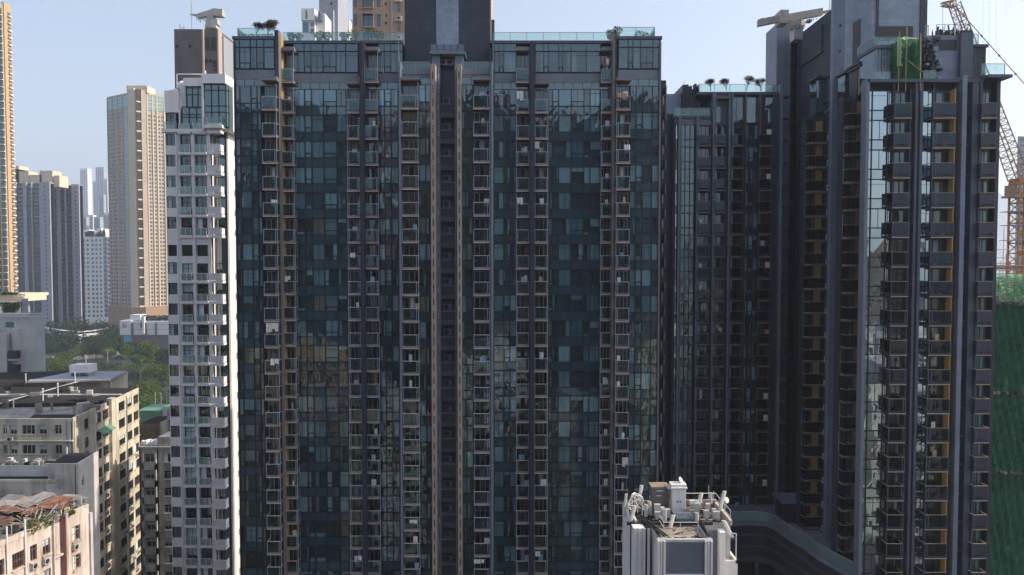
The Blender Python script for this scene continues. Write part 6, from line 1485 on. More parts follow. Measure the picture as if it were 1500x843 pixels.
# ================================================================== small white rooftop building in front
def front_block():
    rt = root('white_office_block', 'narrow white and grey block with a crowded antenna roof in front of the dark towers', 'building', (14, 70, 0))
    def P(px, py, z): return at_z(px, py, z)
    z1 = 53.4; Yf = P(985, 794, z1)[1]; X = lambda p, y=Yf: WX(p, y, 800)
    w = MB()
    # projecting centre bay
    xa, xb = X(962.5), X(1044); xa2, xb2 = X(975), X(1031.5); yb = Yf+3.3
    w.box(F0, xa+.1, xb-.1, -Yf-.05, -yb-.6, 20, z1-.02, 'pale_old', 'membrane')
    zw = WZ(841, Yf); w.box(F0, xa2, xb2, -Yf, -Yf-.1, zw, z1-.05, 'panel_slate')
    w.box(F0, xa2-.1, xb2+.1, -Yf+.05, -Yf-.1, zw-.25, zw, 'white_paint'); w.box(F0, xa2, xb2, -Yf+.02, -Yf-.1, 20, zw-.25, 'panel_slate')
    for a, b in ((xa, xa2), (xb2, xb)):
        for i in range(3): u = a+(b-a)*i/3; w.box(F0, u+.03, u+(b-a)/3-.03, -Yf+.18-.07*(i % 2), -Yf-.6, 20, z1+.1, 'white_paint')
    # back volume
    yk = yb; z2 = z1+.1; yfar = yk+4.8; xl = WX(916.5, yfar, 745); xm = WX(927.5, yk-.9, 780); xr = WX(1062, yk, 760)
    w.box(F0, xl, xr+.6, -yk-.5, -yfar, 20, z2, 'pale_old', 'membrane')
    w.box(F0, xm, WX(944, yk-.9, 780), -(yk-.9), -yk-.6, 20, z2+.1, 'white_paint')
    for i in range(4): u = xm+.05+i*.36; w.box(F0, u, u+.2, -(yk-1.0), -(yk-.9), 20, z2+.1, 'white_paint')
    w.box(F0, xl-.02, xm, -yk+.02, -yfar-.02, 20, z2+.1, 'white_paint'); w.box(F0, WX(944, yk, 780), xa+.2, -yk, -yk-.6, 20, z2, 'panel_slate'); w.box(F0, xb-.2, WX(1054, yk, 780), -yk, -yk-.6, 20, z2-.6, 'panel_slate')
    zl = z2-5.6
    w.box(F0, WX(944, yk, 780), xa, -yk+.5, -yk-.2, zl, zl+.4, 'white_paint'); w.box(F0, xb, WX(1056, yk, 780), -yk+.5, -yk-.2, zl, zl+.3, 'white_paint')
    # right hand bay
    x3, x4 = WX(1054, yk, 800), WX(1077.5, yk, 800); z3 = z2-2.9
    w.box(F0, x3, x4, -yk+.6, -yk-4, z3-3.3, z3, 'white_paint', 'membrane'); w.box(F0, x3+.3, x4-.25, -yk+.5, -yk-4, 20, z3-3.3, 'glass_dark')
    for q in range(6): zz = z3-3.3-2.9*(q+1); w.box(F0, x3, x4, -yk+.6, -yk-4, zz, zz+1.5, 'white_paint')
    w.box(F0, x3, x4, -yk+.6, -yk+.45, z3, z3+.25, 'white_paint'); w.box(F0, x4-.15, x4, -yk+.6, -yk-4, z3, z3+.25, 'white_paint')
    w.box(F0, WX(1051, yk, 800), x3+.25, -yk+.8, -yk-.1, 20, z3+2.6, 'white_paint')
    for q in range(4):
        z = zl-1.8-3*q
        for a, b in ((946, 958), (1046, 1051)): w.box(F0, WX(a, yk, 800), WX(b, yk, 800), -yk+.02, -yk-.1, z-.6, z+.9, 'glass_dark'); w.box(F0, WX(a, yk, 800), WX(b, yk, 800), -yk+.12, -yk, z-1.5, z-.7, 'cream_grey')
    w.build('wall', rt)
    # parapets
    pa = MB()
    for a, b in ((xa+.1, xa+.35), (xb-.35, xb-.1)): pa.box(F0, a, b, -Yf-.2, -yb, z1-.02, z1+.3, 'pale_old', 'roof_dark')
    pa.box(F0, xa, xb, -Yf+.0, -Yf-.25, z1-.02, z1+.18, 'pale_old'); pa.box(F0, xl+.02, xl+.2, -yk-.05, -yfar+.05, z2+.1, z2+.4, 'cream_old'); pa.box(F0, xr+.4, xr+.6, -yk, -yfar, z2, z2+.4, 'cream_old'); pa.box(F0, xl, xr+.6, -yfar+.2, -yfar, z2, z2+.5, 'terra'); pa.box(F0, xa-1.8, xb+.9, -yk-.01, -yk-.25, z2, z2+.22, 'roof_dark')
    pa.box(F0, (xa+xb)/2-1.7, (xa+xb)/2+1.7, -yk+.15, -yk-.0, z1, z2-.25, 'tile_red'); pa.build('parapet', rt)
    rl = MB(); x = (xa+xb)/2
    for zz in (z1+.5, z1+.95): rl.tube((x-1.3, Yf+1.6, zz), (x+1.4, Yf+1.6, zz), .025, 'white_shade', 5); rl.tube((x-1.3, Yf+1.6, zz), (x-1.3, yk, zz), .025, 'white_shade', 5)
    for q in (-1.3, 0, 1.4): rl.tube((x+q, Yf+1.6, z1), (x+q, Yf+1.6, z1+.95), .025, 'white_shade', 5)
    for zz in (z2+.6, z2+1.15): rl.tube((xr+.5, yk+.2, zz), (xr+.5, yfar, zz), .03, 'white_shade', 5); rl.tube((xb-2, yfar-.1, zz), (xr+.5, yfar-.1, zz), .03, 'white_shade', 5)
    for q in range(5): rl.tube((xr+.5, yk+.2+q*1.7, z2), (xr+.5, yk+.2+q*1.7, z2+1.15), .03, 'white_shade', 5)
    rl.tube((x4-.1, yk-.5, z3), (x4-.1, yk-.5, z3+2.4), .04, 'white_shade', 5); rl.tube((x4-.1, yk-.5, z3+2.4), (x4-1.0, yk-.2, z3+2.4), .04, 'white_shade', 5); rl.build('railing', rt)
    # roof house: grey glazed lift box in front of the cabinet
    lb = MB(); cx0, cx1 = WX(985, yk+2, 750), WX(1011, yk+2, 750); lb.box(F0, cx0, cx1, -yk-.3, -yk-2.5, z2, z2+.45, 'panel_slate'); rail_run(lb, Fr(0, yk+.4), cx0, cx1, 0, z2+.45, .4, 1.2); lb.build('lift_house', rt)
    cb = root('equipment_cabinet', 'tall white two door cabinet standing in the middle of the antenna roof', 'cabinet', ((cx0+cx1)/2, yk+3.2, z2)); b = MB(); z4 = z2+.4; zt = z2+2.15
    b.box(F0, cx0+.1, cx1-.2, -yk-2.7, -yk-3.6, z2, zt, 'white_paint'); b.box(F0, cx0, cx1-.1, -yk-2.6, -yk-3.7, zt, zt+.12, 'white_paint'); b.box(F0, cx0+.05, cx1-.15, -yk-2.7, -yk-3.65, zt+.12, zt+.36, 'white_paint'); b.build('body', cb)
    for i in (0, 1):
        d = MB(); mid = (cx0+cx1)/2-.05; a, c = ((cx0+.14, mid-.02), (mid+.02, cx1-.24))[i]; d.box(F0, a, c, -yk-2.66, -yk-2.7, z2+.15, zt-.1, 'white_shade'); d.build('door', cb); h = MB(); h.box(F0, (mid-.16, mid+.1)[i], (mid-.08, mid+.18)[i], -yk-2.62, -yk-2.66, z2+1.0, z2+1.15, 'black'); h.build('handle', cb.children[-1] if False else cb)
    def dish(name, label, c, r, tilt, m='antenna_cream'):
        rt_ = root(name, label, 'antenna', (c[0], c[1], c[2]-.8)); o = MB(); n = 16
        pr = [(0, -.25*r), (.5*r, -.18*r), (.9*r, 0), (r, .05*r), (r, .18*r), (.3*r, .3*r), (0, .33*r)]
        mm = MB(); mm.lathe((0, 0, 0), pr, m, n); Rm = Matrix.Rotation(tilt[1], 3, 'Z') @ Matrix.Rotation(tilt[0], 3, 'X')
        o.v = [tuple(Rm @ Vector(v)+Vector(c)) for v in mm.v]; o.f = mm.f; o.m = mm.m; o.mi = mm.mi; o.build('dish', rt_)
        p = MB(); p.tube((c[0], c[1]+.15, c[2]-.8), (c[0], c[1]+.15, c[2]+.1), .04, 'steel', 6); p.build('mast', rt_)
    # antenna panels: px, py of middle, depth behind yk, height, width, lean x, lean y
    ants = [(938, 722, 5.6, 1.25, .42, -.25, -.35, 'drum shaped antenna panel at the back left, leaning forward'), (916, 733, 3.0, 1.1, .30, -.15, -.1, 'slim panel antenna at the far left corner of the roof'), (927, 752, .9, 1.25, .42, -.35, -.3, 'pale leaning panel antenna at the front left parapet'),
            (1024, 737, 4.6, 1.7, .42, -.35, -.3, 'tall white panel antenna left of the tallest one'), (1059-2, 737, 4.4, 2.0, .45, -.35, -.3, 'tallest white panel antenna near the right railing'), (1024-4, 745, 3.6, 1.4, .5, 0, -.1, 'boxy white antenna unit right of the cabinet'),
            (1020, 762, .9, 1.25, .55, 0, -.05, 'cream rectangular panel antenna at the right front of the centre bay'), (973, 754, 1.4, 1.0, .55, 0, 0, 'pale green grey equipment box left of the cabinet'), (983, 768, -.6, 1.4, .42, -.35, -.35, 'white panel antenna leaning at the centre bay left parapet'),
            (1066, 775, -.4, 1.35, .5, .45, -.3, 'white panel antenna tilted outward above the right bay'), (1001, 710, 4.0, .0, .0, 0, 0, ''), (1041, 730, 5.2, 1.0, .35, 0, 0, 'short grey relay box between the tall right panels'), (952, 745, 2.6, 1.2, .45, .1, -.1, 'white relay unit standing left of the green grey box'), (946, 748, 2.2, 1.1, .35, 0, 0, 'slim white relay unit among the left cables')]
    ants = [a for a in ants if a[7]]
    for px, py, dy, h, wd, lx, ly, lab in ants:
        Y = yk+dy*.62; x, z = W(px, py, Y); zb = z1 if Y < yk else z2
        if px > 1060 and py > 770: zb = z3
        rt_ = root('panel_antenna', lab, 'antenna', (x, Y, zb)); a = MB(); wd *= .72; h *= .92; lx_, ly_ = lx*h, ly*h
        n = len(a.v); hw = wd/2; hd = .09
        for zz, sx in ((-h/2, 1), (h/2, -1)):
            ox, oy = lx_/2*(1 if zz < 0 else -1)*-1*-1, ly_/2*(1 if zz < 0 else -1)
            for i in range(8):
                t = 2*pi*(i+.5)/8; a.v.append((x-ox*-1*0+(-lx_/2 if zz > 0 else lx_/2)*-1*-1+hw*max(-1, min(1, 1.3*cos(t))), Y+oy+hd*max(-1, min(1, 1.3*sin(t))), z+zz))
        k = a.mid('antenna_cream')
        for i in range(8): j = (i+1) % 8; a.f.append((n+i, n+j, n+8+j, n+8+i)); a.m.append(k)
        a.f.append(tuple(n+i for i in reversed(range(8)))); a.m.append(k); a.f.append(tuple(n+8+i for i in range(8))); a.m.append(k); a.build('panel', rt_)
        p = MB(); p.tube((x+.05, Y+.35, zb), (x+.05, Y+.35, max(z+h*.35, zb+.5)), .045, 'steel', 6)
        for q in (-.3, .3): p.tube((x+.05, Y+.35, z+q*h), (x, Y+.05, z+q*h), .03, 'steel', 5)
        p.tube((x+.05, Y+.35, zb+.05), (x+.5, Y+.7, zb+.05), .03, 'steel', 5); p.build('mast', rt_)
    dish('dish_antenna', 'small white drum dish beyond the tallest panel antenna', (W(1064, 733, yk+3.4)[0], yk+3.4, W(1064, 733, yk+3.4)[1]), .26, (1.2, .6))
    dish('dish_antenna', 'small white dish on the upper left edge of the cabinet', (cx0-.05, yk+3, zt+.1), .24, (1.3, -.5)); dish('dish_antenna', 'white dish aimed up from the back of the cabinet roof', (cx0+.95, yk+3.3, zt+.6), .25, (1.0, .9))
    # brown brick stair box
    Y = yk+3.3; bx = root('stair_head', 'brown brick stair head box at the back left of the antenna roof', 'roof hut', (W(968, 720, Y)[0], Y, z2)); b = MB(); a, c = WX(955, Y, 730), WX(980, Y, 730); b.box(F0, a, c, -Y, -Y-1.3, z2, WZ(716, Y), 'cream_grey' if False else 'terra_grey'); b.box(F0, a-.05, c+.05, -Y+.05, -Y-1.35, WZ(716, Y), WZ(716, Y)+.15, 'terra'); b.build('wall', bx)
    s = MB(); s.box(F0, a+.4, a+.95, -Y+.02, -Y, WZ(720, Y), WZ(718.6, Y), 'white_wall'); s.box(F0, a+.4, a+.8, -Y+.02, -Y, WZ(727, Y), WZ(726, Y), 'white_wall'); s.build('notice', bx)
    # cables, trays, boxes
    rn = random.Random(31); c = MB()
    def rz(y): return z1 if y < yk else z2
    for i in range(60):
        y0 = yk+rn.uniform(.3, 4.2); x0 = rn.uniform(xl+.5, xr-.2)
        if cx0-.2 < x0 < cx1+.2: continue
        p = Vector((x0, y0, z2+.06))
        for k in range(rn.randint(2, 5)):
            q = p+Vector((rn.uniform(-1.1, 1.1), rn.uniform(-.8, .8), 0)); q.x = min(max(q.x, xl+.4), xr); q.y = min(max(q.y, yk+.3), yfar-.4); q.z = z2+rn.uniform(.04, .3); c.tube(p, q, rn.uniform(.03, .06), 'black', 5); p = q
    for i in range(14):
        x0 = rn.uniform(xa+.6, xb-.6); p = Vector((x0, Yf+rn.uniform(.4, 3.5), z1+.05)); q = p+Vector((rn.uniform(-.9, .9), rn.uniform(-.6, .6), rn.uniform(0, .15))); c.tube(p, q, rn.uniform(.03, .05), 'black', 5)
    for a, b_ in (((xa+.6, Yf+.3), (xa-1.3, yk+3)), ((xa+.85, Yf+.3), (xa-1.0, yk+3)), ((xb-.3, Yf+.3), (xb+.0, yk))): c.tube((*a, z1+.35), (*b_, z2+.35), .07, 'black', 6)
    tag(c.build('cable_runs'), 'black cables tangled across the antenna roof', 'cables', kind='stuff')
    st = root('lattice_frame', 'white triangular lattice frame holding antennas at the back left', 'frame', (W(925, 745, yk+3)[0], yk+3, z2)); b = MB()
    pts = [W(920, 740, yk+2), W(926, 724, yk+2.1), W(934, 742, yk+2.2), W(941, 728, yk+2.3), W(930, 722, yk+2.4), W(946, 748, yk+2.5)]
    P3 = [Vector((p[0], yk+2+i*.1, p[1])) for i, p in enumerate(pts)]
    for i in range(len(P3)):
        for j in range(i): b.tube(P3[i], P3[j], .035, 'white_paint', 5)
        b.tube(P3[i], (P3[i].x, P3[i].y, z2), .035, 'white_paint', 5)
    b.build('strut', st)
    bb = root('relay_boxes', 'row of small white relay boxes along the roof beside the stair head', 'relay boxes', (xl+3, yk+4, z2)); 
    for i in range(16):
        x0 = rn.uniform(xl+1, cx0-.6) if i < 8 else rn.uniform(cx1+.3, xr-.5); y0 = yk+rn.uniform(.8, 4.0); b = MB(); b.box(F0, x0, x0+rn.uniform(.3, .55), -y0, -y0-.35, z2+rn.uniform(.1, .5), z2+rn.uniform(.7, 1.3), rn.choice(['antenna_cream', 'grey_paint', 'grey_paint', 'ac_white'])); b.build('relay_box', bb)
mat('panel_slate', (.12, .145, .18), .6, .1, .6, grid=(50, 50)); mat('terra_grey', (.20, .17, .145), .85, .15, .8, streak=.5)
front_block()

# ================================================================== construction site and tower crane on the right
def truss(mb, a, b, w0, w1, n, m, r=.09, br=.05):
    a, b = Vector(a), Vector(b); d = (b-a).normalized(); u = Vector((0, 1, 0)); v = d.cross(u).normalized()
    def c(t, i): w_ = (w0+(w1-w0)*t)/2; p = a+(b-a)*t; return p+u*(w_*(1 if i in (0, 1) else -1))+v*(w_*(1 if i in (1, 2) else -1))
    for i in range(4): mb.tube(c(0, i), c(1, i), r, m, 5)
    for k in range(n):
        t0, t1 = k/n, (k+1)/n
        for i in range(4): j = (i+1) % 4; mb.tube(c(t0, i) if k % 2 else c(t0, j), c(t1, j) if k % 2 else c(t1, i), br, m, 4, cap=False); mb.tube(c(t0, i), c(t0, j), br, m, 4, cap=False)
def construction():
    Y = 112; X = lambda p, y=Y: WX(p, y, 420); rt = root('building_under_construction', 'unfinished building wrapped in green netting at the right edge', 'building site', (X(1490), Y+10, 0))
    n = MB(); x0, x1 = X(1440), X(1620); zt = WZ(402, Y); rn = random.Random(12)
    def sheet(F, u0, u1, z0, z1, m):
        nu, nz = 60, 22; g = [[F.p(u0+(u1-u0)*i/nu, .20*sin(i*1.7+j*.6)+.12*sin(i*.7-j*1.9)+rn.uniform(-.16, .16), z0+(z1-z0)*j/nz) for i in range(nu+1)] for j in range(nz+1)]
        for j in range(nz):
            for i in range(nu): n.poly([g[j][i], g[j][i+1], g[j+1][i+1], g[j+1][i]], m)
    F = Fr(0, Y); 
    ys = [(402, 443, 'net_light'), (447, 574, 'net_green'), (579, 690, 'net_green'), (695, 850, 'net_green'), (855, 1000, 'net_green')]
    for a, b, m in ys: sheet(F, x0, x1, WZ(b, Y), WZ(a, Y), m)
    n.build('net', rt)
    b = MB(); b.box(F, x0+.5, x1, -22, -1.4, 0, WZ(410, Y), 'concrete_dark')
    for q in (445, 576, 692, 852):
        for i in range(40):
            u = x0+(x1-x0)*i/40; dz = rn.uniform(-.12, .12); b.box(F, u, u+(x1-x0)/40+.05, -1.3, rn.uniform(.05, .3), WZ(q+2, Y)+dz, WZ(q-2, Y)+dz, rn.choice(['terra', 'roof_dark', 'concrete_dark']))
    for i in range(16): u = x0+(x1-x0)*i/16; b.tube((u, Y-.28, 20), (u+rn.uniform(-.2, .2), Y-.28, WZ(405, Y)), .03, 'net_green', 5)
    b.build('core', rt)
    s = MB(); zt0 = WZ(443, Y); 
    for i in range(34):
        x = x0+(x1-x0)*i/33; h = rn.choice([383, 388, 372, 330, 350, 392]); yy = Y+rn.choice([.1, 1.4, 5]); s.tube((x, yy, zt0-3), (x+rn.uniform(-.1, .1), yy, WZ(h, Y)), .05, 'crane_rust', 4)
    for q in (366, 378, 386, 392, 397, 401, 408, 418): s.tube((x0, Y-.1, WZ(q, Y)), (x1, Y-.1, WZ(q+rn.uniform(-1, 1), Y)), .05, 'crane_rust', 4)
    for q in (390, 394): s.tube((x0, Y-.1, WZ(q, Y)), (x1, Y-.1, WZ(q, Y)), .16, 'crane_rust', 5)
    for i in range(20):
        x = rn.uniform(x0, x1); q = rn.uniform(380, 440); s.tube((x, Y-.15, WZ(q, Y)), (x+rn.uniform(-2, 2), Y-.15, WZ(q+rn.uniform(8, 20), Y)), .045, 'crane_rust', 4)
    s.build('scaffold_pole', rt)
    # crane
    Yc = 128; P_ = lambda a, b_, y=Yc: (WX(a, y, b_), y, WZ(b_, y))
    rc = root('tower_crane', 'tower crane with an orange mast and a rusty lattice jib leaning behind the right tower', 'crane', (P_(1495, 300)[0], Yc, 0))
    m = MB(); x = P_(1496, 330)[0]; truss(m, (x, Yc, 30), (x, Yc, WZ(268, Yc)), 2.6, 2.6, 34, 'crane_orange', .2, .09); m.build('mast', rc)
    m = MB(); x = x-.2; m.box(F0, x-1.2, x+2.5, -Yc+1.4, -Yc-1.4, WZ(270, Yc), WZ(262, Yc), 'crane_orange'); m.box(F0, P_(1477, 275)[0], P_(1484, 275)[0], -Yc+1, -Yc-1, WZ(288, Yc), WZ(272, Yc), 'crane_rust'); m.box(F0, P_(1476, 275)[0], x+3, -Yc+1.6, -Yc-1.6, WZ(290, Yc), WZ(287, Yc), 'crane_rust')
    for q in (310, 330, 352): m.box(F0, x-2.4, x+2, -Yc+1.7, -Yc-1.7, WZ(q, Yc)-.1, WZ(q, Yc), 'steel'); [m.tube((x-2.4, Yc-1.6, WZ(q, Yc)), (x-2.4, Yc-1.6, WZ(q, Yc)+1.1), .04, 'steel', 4), m.tube((x-2.4, Yc-1.6, WZ(q, Yc)+1.1), (x+2, Yc-1.6, WZ(q, Yc)+1.1), .04, 'steel', 4)]
    m.build('cab', rc)
    m = MB(); truss(m, P_(1492, 262), P_(1398, 6), 2.2, 1.3, 30, 'crane_rust', .10, .05); truss(m, P_(1398, 6), P_(1379, 7), 1.1, .5, 5, 'crane_rust', .10, .06); m.build('jib', rc)
    m = MB(); m.tube(P_(1398, 8), P_(1560, 190), .07, 'black', 5)
    for px in (1440, 1449, 1459): m.tube(P_(px, -10), P_(px, 105), .018, 'grey_paint', 4)
    for a, b_ in ((1411, 22), (1437, 52), (1463, 81), (1487, 108)): m.tube(P_(a, b_), P_(a+1.5, b_+1.5), .18, 'black', 5)
    m.tube(P_(1381, 10), P_(1381, 45), .03, 'black', 4); m.build('cable', rc)
    Y = 400; r2 = root('distant_tower', 'sunlit pale tower glimpsed at the right edge above the crane mast', 'tower', (WX(1497, Y, 230), Y+8, 0)); b = MB(); b.prism([(WX(1490, Y, 230), Y), (WX(1530, Y, 230), Y), (WX(1530, Y+14, 230), Y+14), (WX(1491, Y+14, 230), Y+14)], 0, WZ(200, Y), 'grey_tower_light')
    for i in range(18): b.box(Fr(0, Y), WX(1492, Y), WX(1500, Y), 0, .1, WZ(206+i*9, Y), WZ(203+i*9, Y), 'glass_dark')
    b.build('wall', r2)
mat('concrete_dark', (.10, .10, .10), .9, .2, .3)
construction()

# ================================================================== roof gardens, washing, small things
def bush(px, py, Y, r, label, m='leaf_dark', n=140, cat='shrub', name='shrub', size=.10, h=None):
    x, z = W(px, py, Y); rt = root(name, label, cat, (x, Y, z-.3)); c = MB(); c.leaves((x, Y, z+r*.6), (r, r*.8, r*.75), n, size, m, px); c.build('foliage', rt)
    p = MB(); p.lathe((x, Y, z-.45), [(0, 0), (.25, 0), (.36, .45), (.3, .45), (0, .42)], 'terra', 10); p.build('pot', rt)
def bare_tree(px, py, Y, h, spread, label, leafy=30):
    x, z = W(px, py, Y); rt = root('potted_tree', label, 'tree', (x, Y, z), 'small trees on the roof terraces'); rn = random.Random(px); t = MB(); lf = MB()
    def br(p, d, L, r, k):
        q = p+d*L; t.tube(p, q, r, 'bark', 5, r*.65)
        if k <= 1: lf.leaves(q, (.3, .3, .3), 5, .06, 'leaf_dry', rn.random())
        if k == 0: lf.leaves(q, (.25, .25, .3), max(4, leafy//5), .06, 'leaf_dry', rn.random()); return
        for _ in range(3): br(q, (d+Vector((rn.uniform(-1, 1)*spread, rn.uniform(-1, 1)*spread, rn.uniform(-.1, .35)))).normalized(), L*.92, r*.66, k-1)
    br(Vector((x, Y, z)), Vector((rn.uniform(-.15, .15), 0, 1)), h*.2, .075, 4); t.build('trunk', rt); lf.build('crown', rt)
for px, Y, h, s, lb in ((376, 90, 1.6, .9, 'wispy shrub-like tree at the left of the main roof garden'), (404, 89, 2.0, .9, 'bare spreading tree beside the tall brown fin'), (392, 90.5, 1.7, 1.0, 'low twiggy tree between the two at the main roof corner')): bare_tree(px, 52, Y, h, s, lb)
for px, h, lb in ((1041, 1.7, 'small bare tree leftmost on the recessed block roof'), (1064, 1.8, 'twiggy tree second from left on the recessed block roof'), (1094, 2.2, 'widest bare tree on the recessed block roof'), (1115, 1.8, 'bare tree closest to the pale shaft on the recessed block roof')): bare_tree(px, 133, YD+1.5, h, .75, lb, 36)
for i, (px, r, lb) in enumerate(((427, .55, 'round green shrub left end behind the roof glass'), (438, .5, 'second green shrub behind the left roof glass'), (468, .7, 'spreading shrub below the small white building top'), (479, .65, 'shrub right of the spreading one behind the roof glass'), (504, .6, 'bushy shrub below the white slab tower'), (517, .8, 'dense shrub at the left foot of the tan tower'), (543, .9, 'wide shrub under the tan tower bay window'), (556, .7, 'shrub at the right of the tan tower bay window'))):
    bush(px, 57, 90.5, r, lb, 'leaf', 200)
bush(904, 50, 87.5, .65, 'round dense shrub on top of the right brown fin', 'leaf_olive', 260); bush(893, 52, 89, .5, 'small shrub left of the right brown fin', 'leaf_dark'); bush(937, 57, 89, .7, 'shrub behind the right end roof glass', 'leaf_dark', 200); bush(946, 57, 89.3, .6, 'smaller shrub in the right roof corner', 'leaf_dark')
h = MB()
for i in range(8): x, z = W(356+i*6, 58, 88.5); h.leaves((x, 88.5, z+.2), (.5, .4, .45), 90, .09, 'leaf_dark', i)
tag(h.build('hedge'), 'dark clipped hedge inside the left roof corner glass', 'hedge', kind='stuff')
for i, (px, r, lb) in enumerate(((1003, .4, 'small bush at the left of the recessed block lower roof'), (1014, .35, 'small bush right of it on the recessed block lower roof'))): bush(px, 168, YD+1, r, lb)
for px, py, Y, lb in ((718, 60, 0, ''),):
    pass
sl_ = MB()
def laundry(px, py, Y, w_, h_, label, cols, name='laundry'):
    x, z = W(px, py, Y); rt = root(name, label, 'laundry', (x, Y, z)); rn = random.Random(px*3); b = MB()
    n = max(2, int(w_/.35))
    for i in range(n):
        u = x-w_/2+w_*i/n; hh = h_*rn.uniform(.6, 1.1); m = rn.choice(cols); k = 4
        for q in range(k): a0, a1 = u+w_/n*.9*q/k, u+w_/n*.9*(q+1)/k; s0, s1 = (.05 if q % 2 else -.05), (-.05 if q % 2 else .05); b.poly([(a0, Y+s0*1.5, z-hh), (a1, Y+s1*1.5, z-hh+rn.uniform(-.1, .1)), (a1, Y+s1, z), (a0, Y+s0, z)], m)
    b.build('cloth', rt); c = MB(); c.tube((x-w_/2-.2, Y, z+.02), (x+w_/2+.2, Y, z+.02), .02, 'steel', 5); c.build('rail', rt)
for px, py, Y, w_, h_, lb, cc in ((399, 474, 84.9, 1.4, 1.0, 'large white sheets hanging over the left balcony rail', ['cloth_white']), (762, 134, 86.6, .8, 1.1, 'white shirts hung high on the balcony right of centre', ['cloth_white', 'curtain_grey']), (888, 86, 86.6, .7, .9, 'white and dark red clothes on the top right balcony', ['cloth_white', 'cloth_red']), (912, 137, 84.9, 1.0, .8, 'light clothes on the upper balcony beside the right fin', ['cloth_white', 'curtain_warm']),
        (787, 208, 86.5, .5, .8, 'single white shirt hung above a balcony hedge', ['cloth_white']), (762, 290, 86.5, .7, .8, 'small towels drying on a middle height balcony', ['cloth_white', 'curtain_warm']), (916, 674, 84.9, .7, .8, 'white cloth bundle over the lower right balcony rail', ['cloth_white']), (525, 815, 86.5, .9, .6, 'grey clothes on the lowest left middle balcony', ['curtain_grey', 'cloth_white']), (606, 762, 84.4, .9, .5, 'white towels hung over a low balcony left of the slotted pier', ['cloth_white']),
        (788, 808, 86.5, .6, .8, 'white garment hanging on the bottom centre right balcony', ['cloth_white']), (422, 405, 86.5, .6, .6, 'small white shirt beside the yellow wall', ['cloth_white']), (403, 526, 84.9, 1.0, .7, 'mixed shirts drying under the white sheets balcony', ['cloth_white', 'cloth_red', 'curtain_grey']), (517, 371, 86.5, .6, .5, 'pale cloth over a rail left of the dark fin', ['cloth_white']), (1055, 480, 101.0, .5, .6, 'white clothes on a dark balcony of the recessed block', ['cloth_white']), (702, 820, 84.4, 1.2, .6, 'white cloths along the lowest balcony right of the slotted pier', ['cloth_white'])):
    laundry(px, py, Y, w_, h_, lb, cc)

# ================================================================== the city behind the viewpoint, mirrored in the glass
def facing(label, x0, x1, y, z1, wall, wm, fh=3.0, bay=3.2, dep=18, step=0, rot=0):
    rt = root('opposite_tower' if z1 > 60 else 'opposite_block', label, 'apartment tower' if z1 > 60 else 'apartment block', ((x0+x1)/2, y-dep/2, 0), 'towers behind the viewpoint' if z1 > 60 else 'low blocks behind the viewpoint'); b = MB(); F = Fr(x1, y, pi-rot)   # faces +y, turned towards +x by rot
    b.box(F, 0, x1-x0, -dep, 0, 0, z1, wall, 'roof_grey'); n = int((x1-x0)/bay)
    b.box(F, (x1-x0)*.3, (x1-x0)*.6, -dep*.7, -2, z1, z1+4, wall, 'roof_grey')
    for i in range(n):
        if i % 3 == 1 and step: b.box(F, i*bay+.2, i*bay+bay-.2, 0, 1.3, 3, z1-2, wall)
    b.build('wall', rt); w_ = MB()
    for i in range(n):
        d = 1.3 if (i % 3 == 1 and step) else 0
        for k in range(int(z1/fh)-1): w_.box(F, i*bay+.6, i*bay+bay-.7, d, d+.05, 1+k*fh+.9, 1+k*fh+2.4, wm)
    tag(w_.build('windows', rt), kind='stuff')
    s = MB(); Sx = Fr(x1, y-dep, pi/2)
    for k in range(int(z1/fh)-1):
        for i in range(int(dep/4)): s.box(Sx, i*4+1, i*4+2.6, 0, .05, 1+k*fh+.9, 1+k*fh+2.3, wm)
    tag(s.build('windows', rt), kind='stuff')
facing('brown brick tower behind the viewpoint, mirrored at the far left of the dark glass', -125, -84, -70, 92, 'orange_tower', 'glass_dark', step=1, rot=.5)
facing('grey tower behind the viewpoint, mirrored in the left bays', -80, -46, -50, 118, 'grey_tower', 'glass_far', step=1, rot=.3)
facing('tan tower behind the viewpoint, mirrored beside the yellow wall', -46, -21, -85, 124, 'tan_tower', 'glass_dark', step=1, rot=.25)
facing('dark slab behind the viewpoint, mirrored near the slotted piers', -19, 6, -60, 122, 'grey_tower', 'glass_dark', step=1, rot=.3)
facing('brown stained tower behind the viewpoint, mirrored right of centre', 7, 32, -95, 124, 'brown_wall', 'glass_far', step=1, rot=.3)
facing('slate grey tower behind the viewpoint, mirrored in the right bays', 32, 56, -80, 126, 'grey_tower', 'glass_dark', step=1, rot=.3)
facing('white walk up tower behind the viewpoint, mirrored low in the right tower', 60, 96, -120, 62, 'pale_old', 'glass_dark', step=1, rot=.4)
facing('pale tower behind the viewpoint, mirrored in the sky glass', 100, 122, -210, 84, 'pale_tower', 'glass_far')
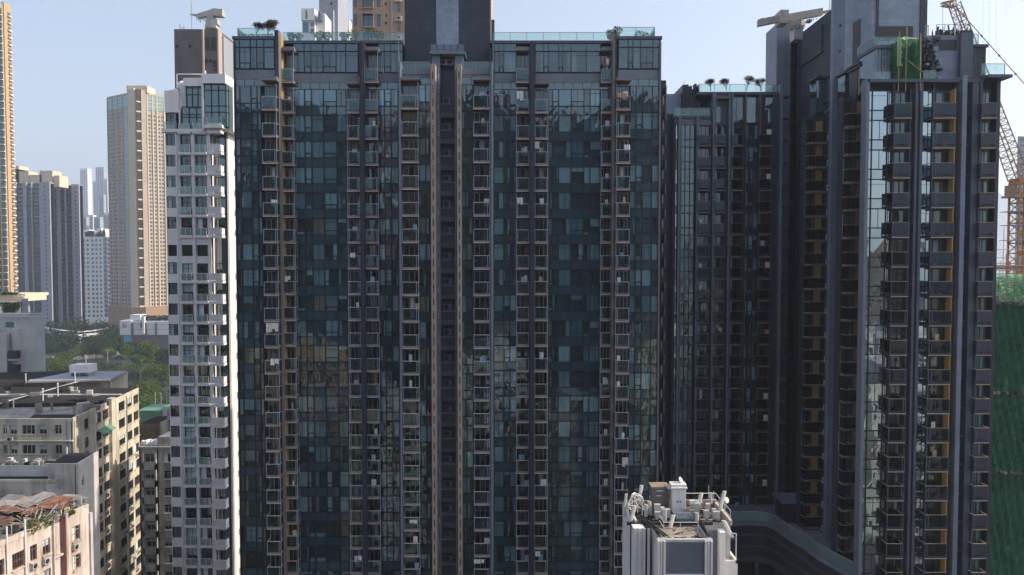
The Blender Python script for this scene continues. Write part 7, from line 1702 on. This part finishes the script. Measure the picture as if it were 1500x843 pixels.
facing('low brown block behind the viewpoint, mirrored low in the right tower', 98, 150, -90, 52, 'pink_old', 'glass_dark', step=1, rot=.5)
facing('thin tower behind the viewpoint, mirrored in the right glass strip', 150, 170, -160, 79, 'tan_tower', 'glass_dark')

for i, (x, y, w_, z1, wall, rot, lb) in enumerate(((-118, -8, 24, 44, 'cream_old', .55, 'cream walk up left of the viewpoint, mirrored at the bottom left of the glass'), (-88, 2, 18, 36, 'pink_old', .45, 'pinkish walk up left of the viewpoint, mirrored low in the left bays'),
        (-64, -20, 20, 52, 'tan_tower', .5, 'tan walk up behind the viewpoint, mirrored in the lower left bays'), (-38, -6, 17, 40, 'cream_grey', .4, 'grey cream walk up behind the viewpoint, mirrored under the yellow wall'), (-14, -28, 18, 50, 'pale_old', .5, 'pale walk up behind the viewpoint, mirrored left of the slotted piers'),
        (8, -10, 16, 38, 'terra', .4, 'brown walk up behind the viewpoint, mirrored right of the slotted piers'), (32, -30, 18, 55, 'cream_old', .5, 'cream walk up behind the viewpoint, mirrored in the lower right bays'), (54, -5, 17, 41, 'pink_old', .4, 'pinkish walk up right of the viewpoint, mirrored near the right fin'),
        (78, -22, 20, 47, 'cream_grey', .5, 'grey walk up right of the viewpoint, mirrored in the right tower'), (106, 0, 22, 40, 'white_wall', .45, 'white walk up right of the viewpoint, mirrored low in the sky glass'))):
    facing(lb, x, x+w_, y, z1, wall, 'glass_dark', bay=2.7, step=1, rot=rot, dep=14)
# ================================================================== haze
DENS = 0.0002
hz = MB(); hz.box(F0, -8950, 8950, 2950, -9450, -1, 620, 'haze_air') if False else None
m, t, o = nodes('haze_air'); pv = N(t, 'VolumePrincipled'); pv.inputs['Color'].default_value = (.78, .86, 1, 1); pv.inputs['Density'].default_value = DENS; pv.inputs['Anisotropy'].default_value = .3
t.links.new(pv.outputs[0], o.inputs['Volume'])
me = MB(); me.box(F0, -9050, 9050, 3050, -9550, -1.0, 720, 'haze_air'); ho = me.build('haze'); tag(ho, kind='stuff')
for o_ in list(bpy.data.objects):
    if '_o' in o_.keys(): del o_['_o']
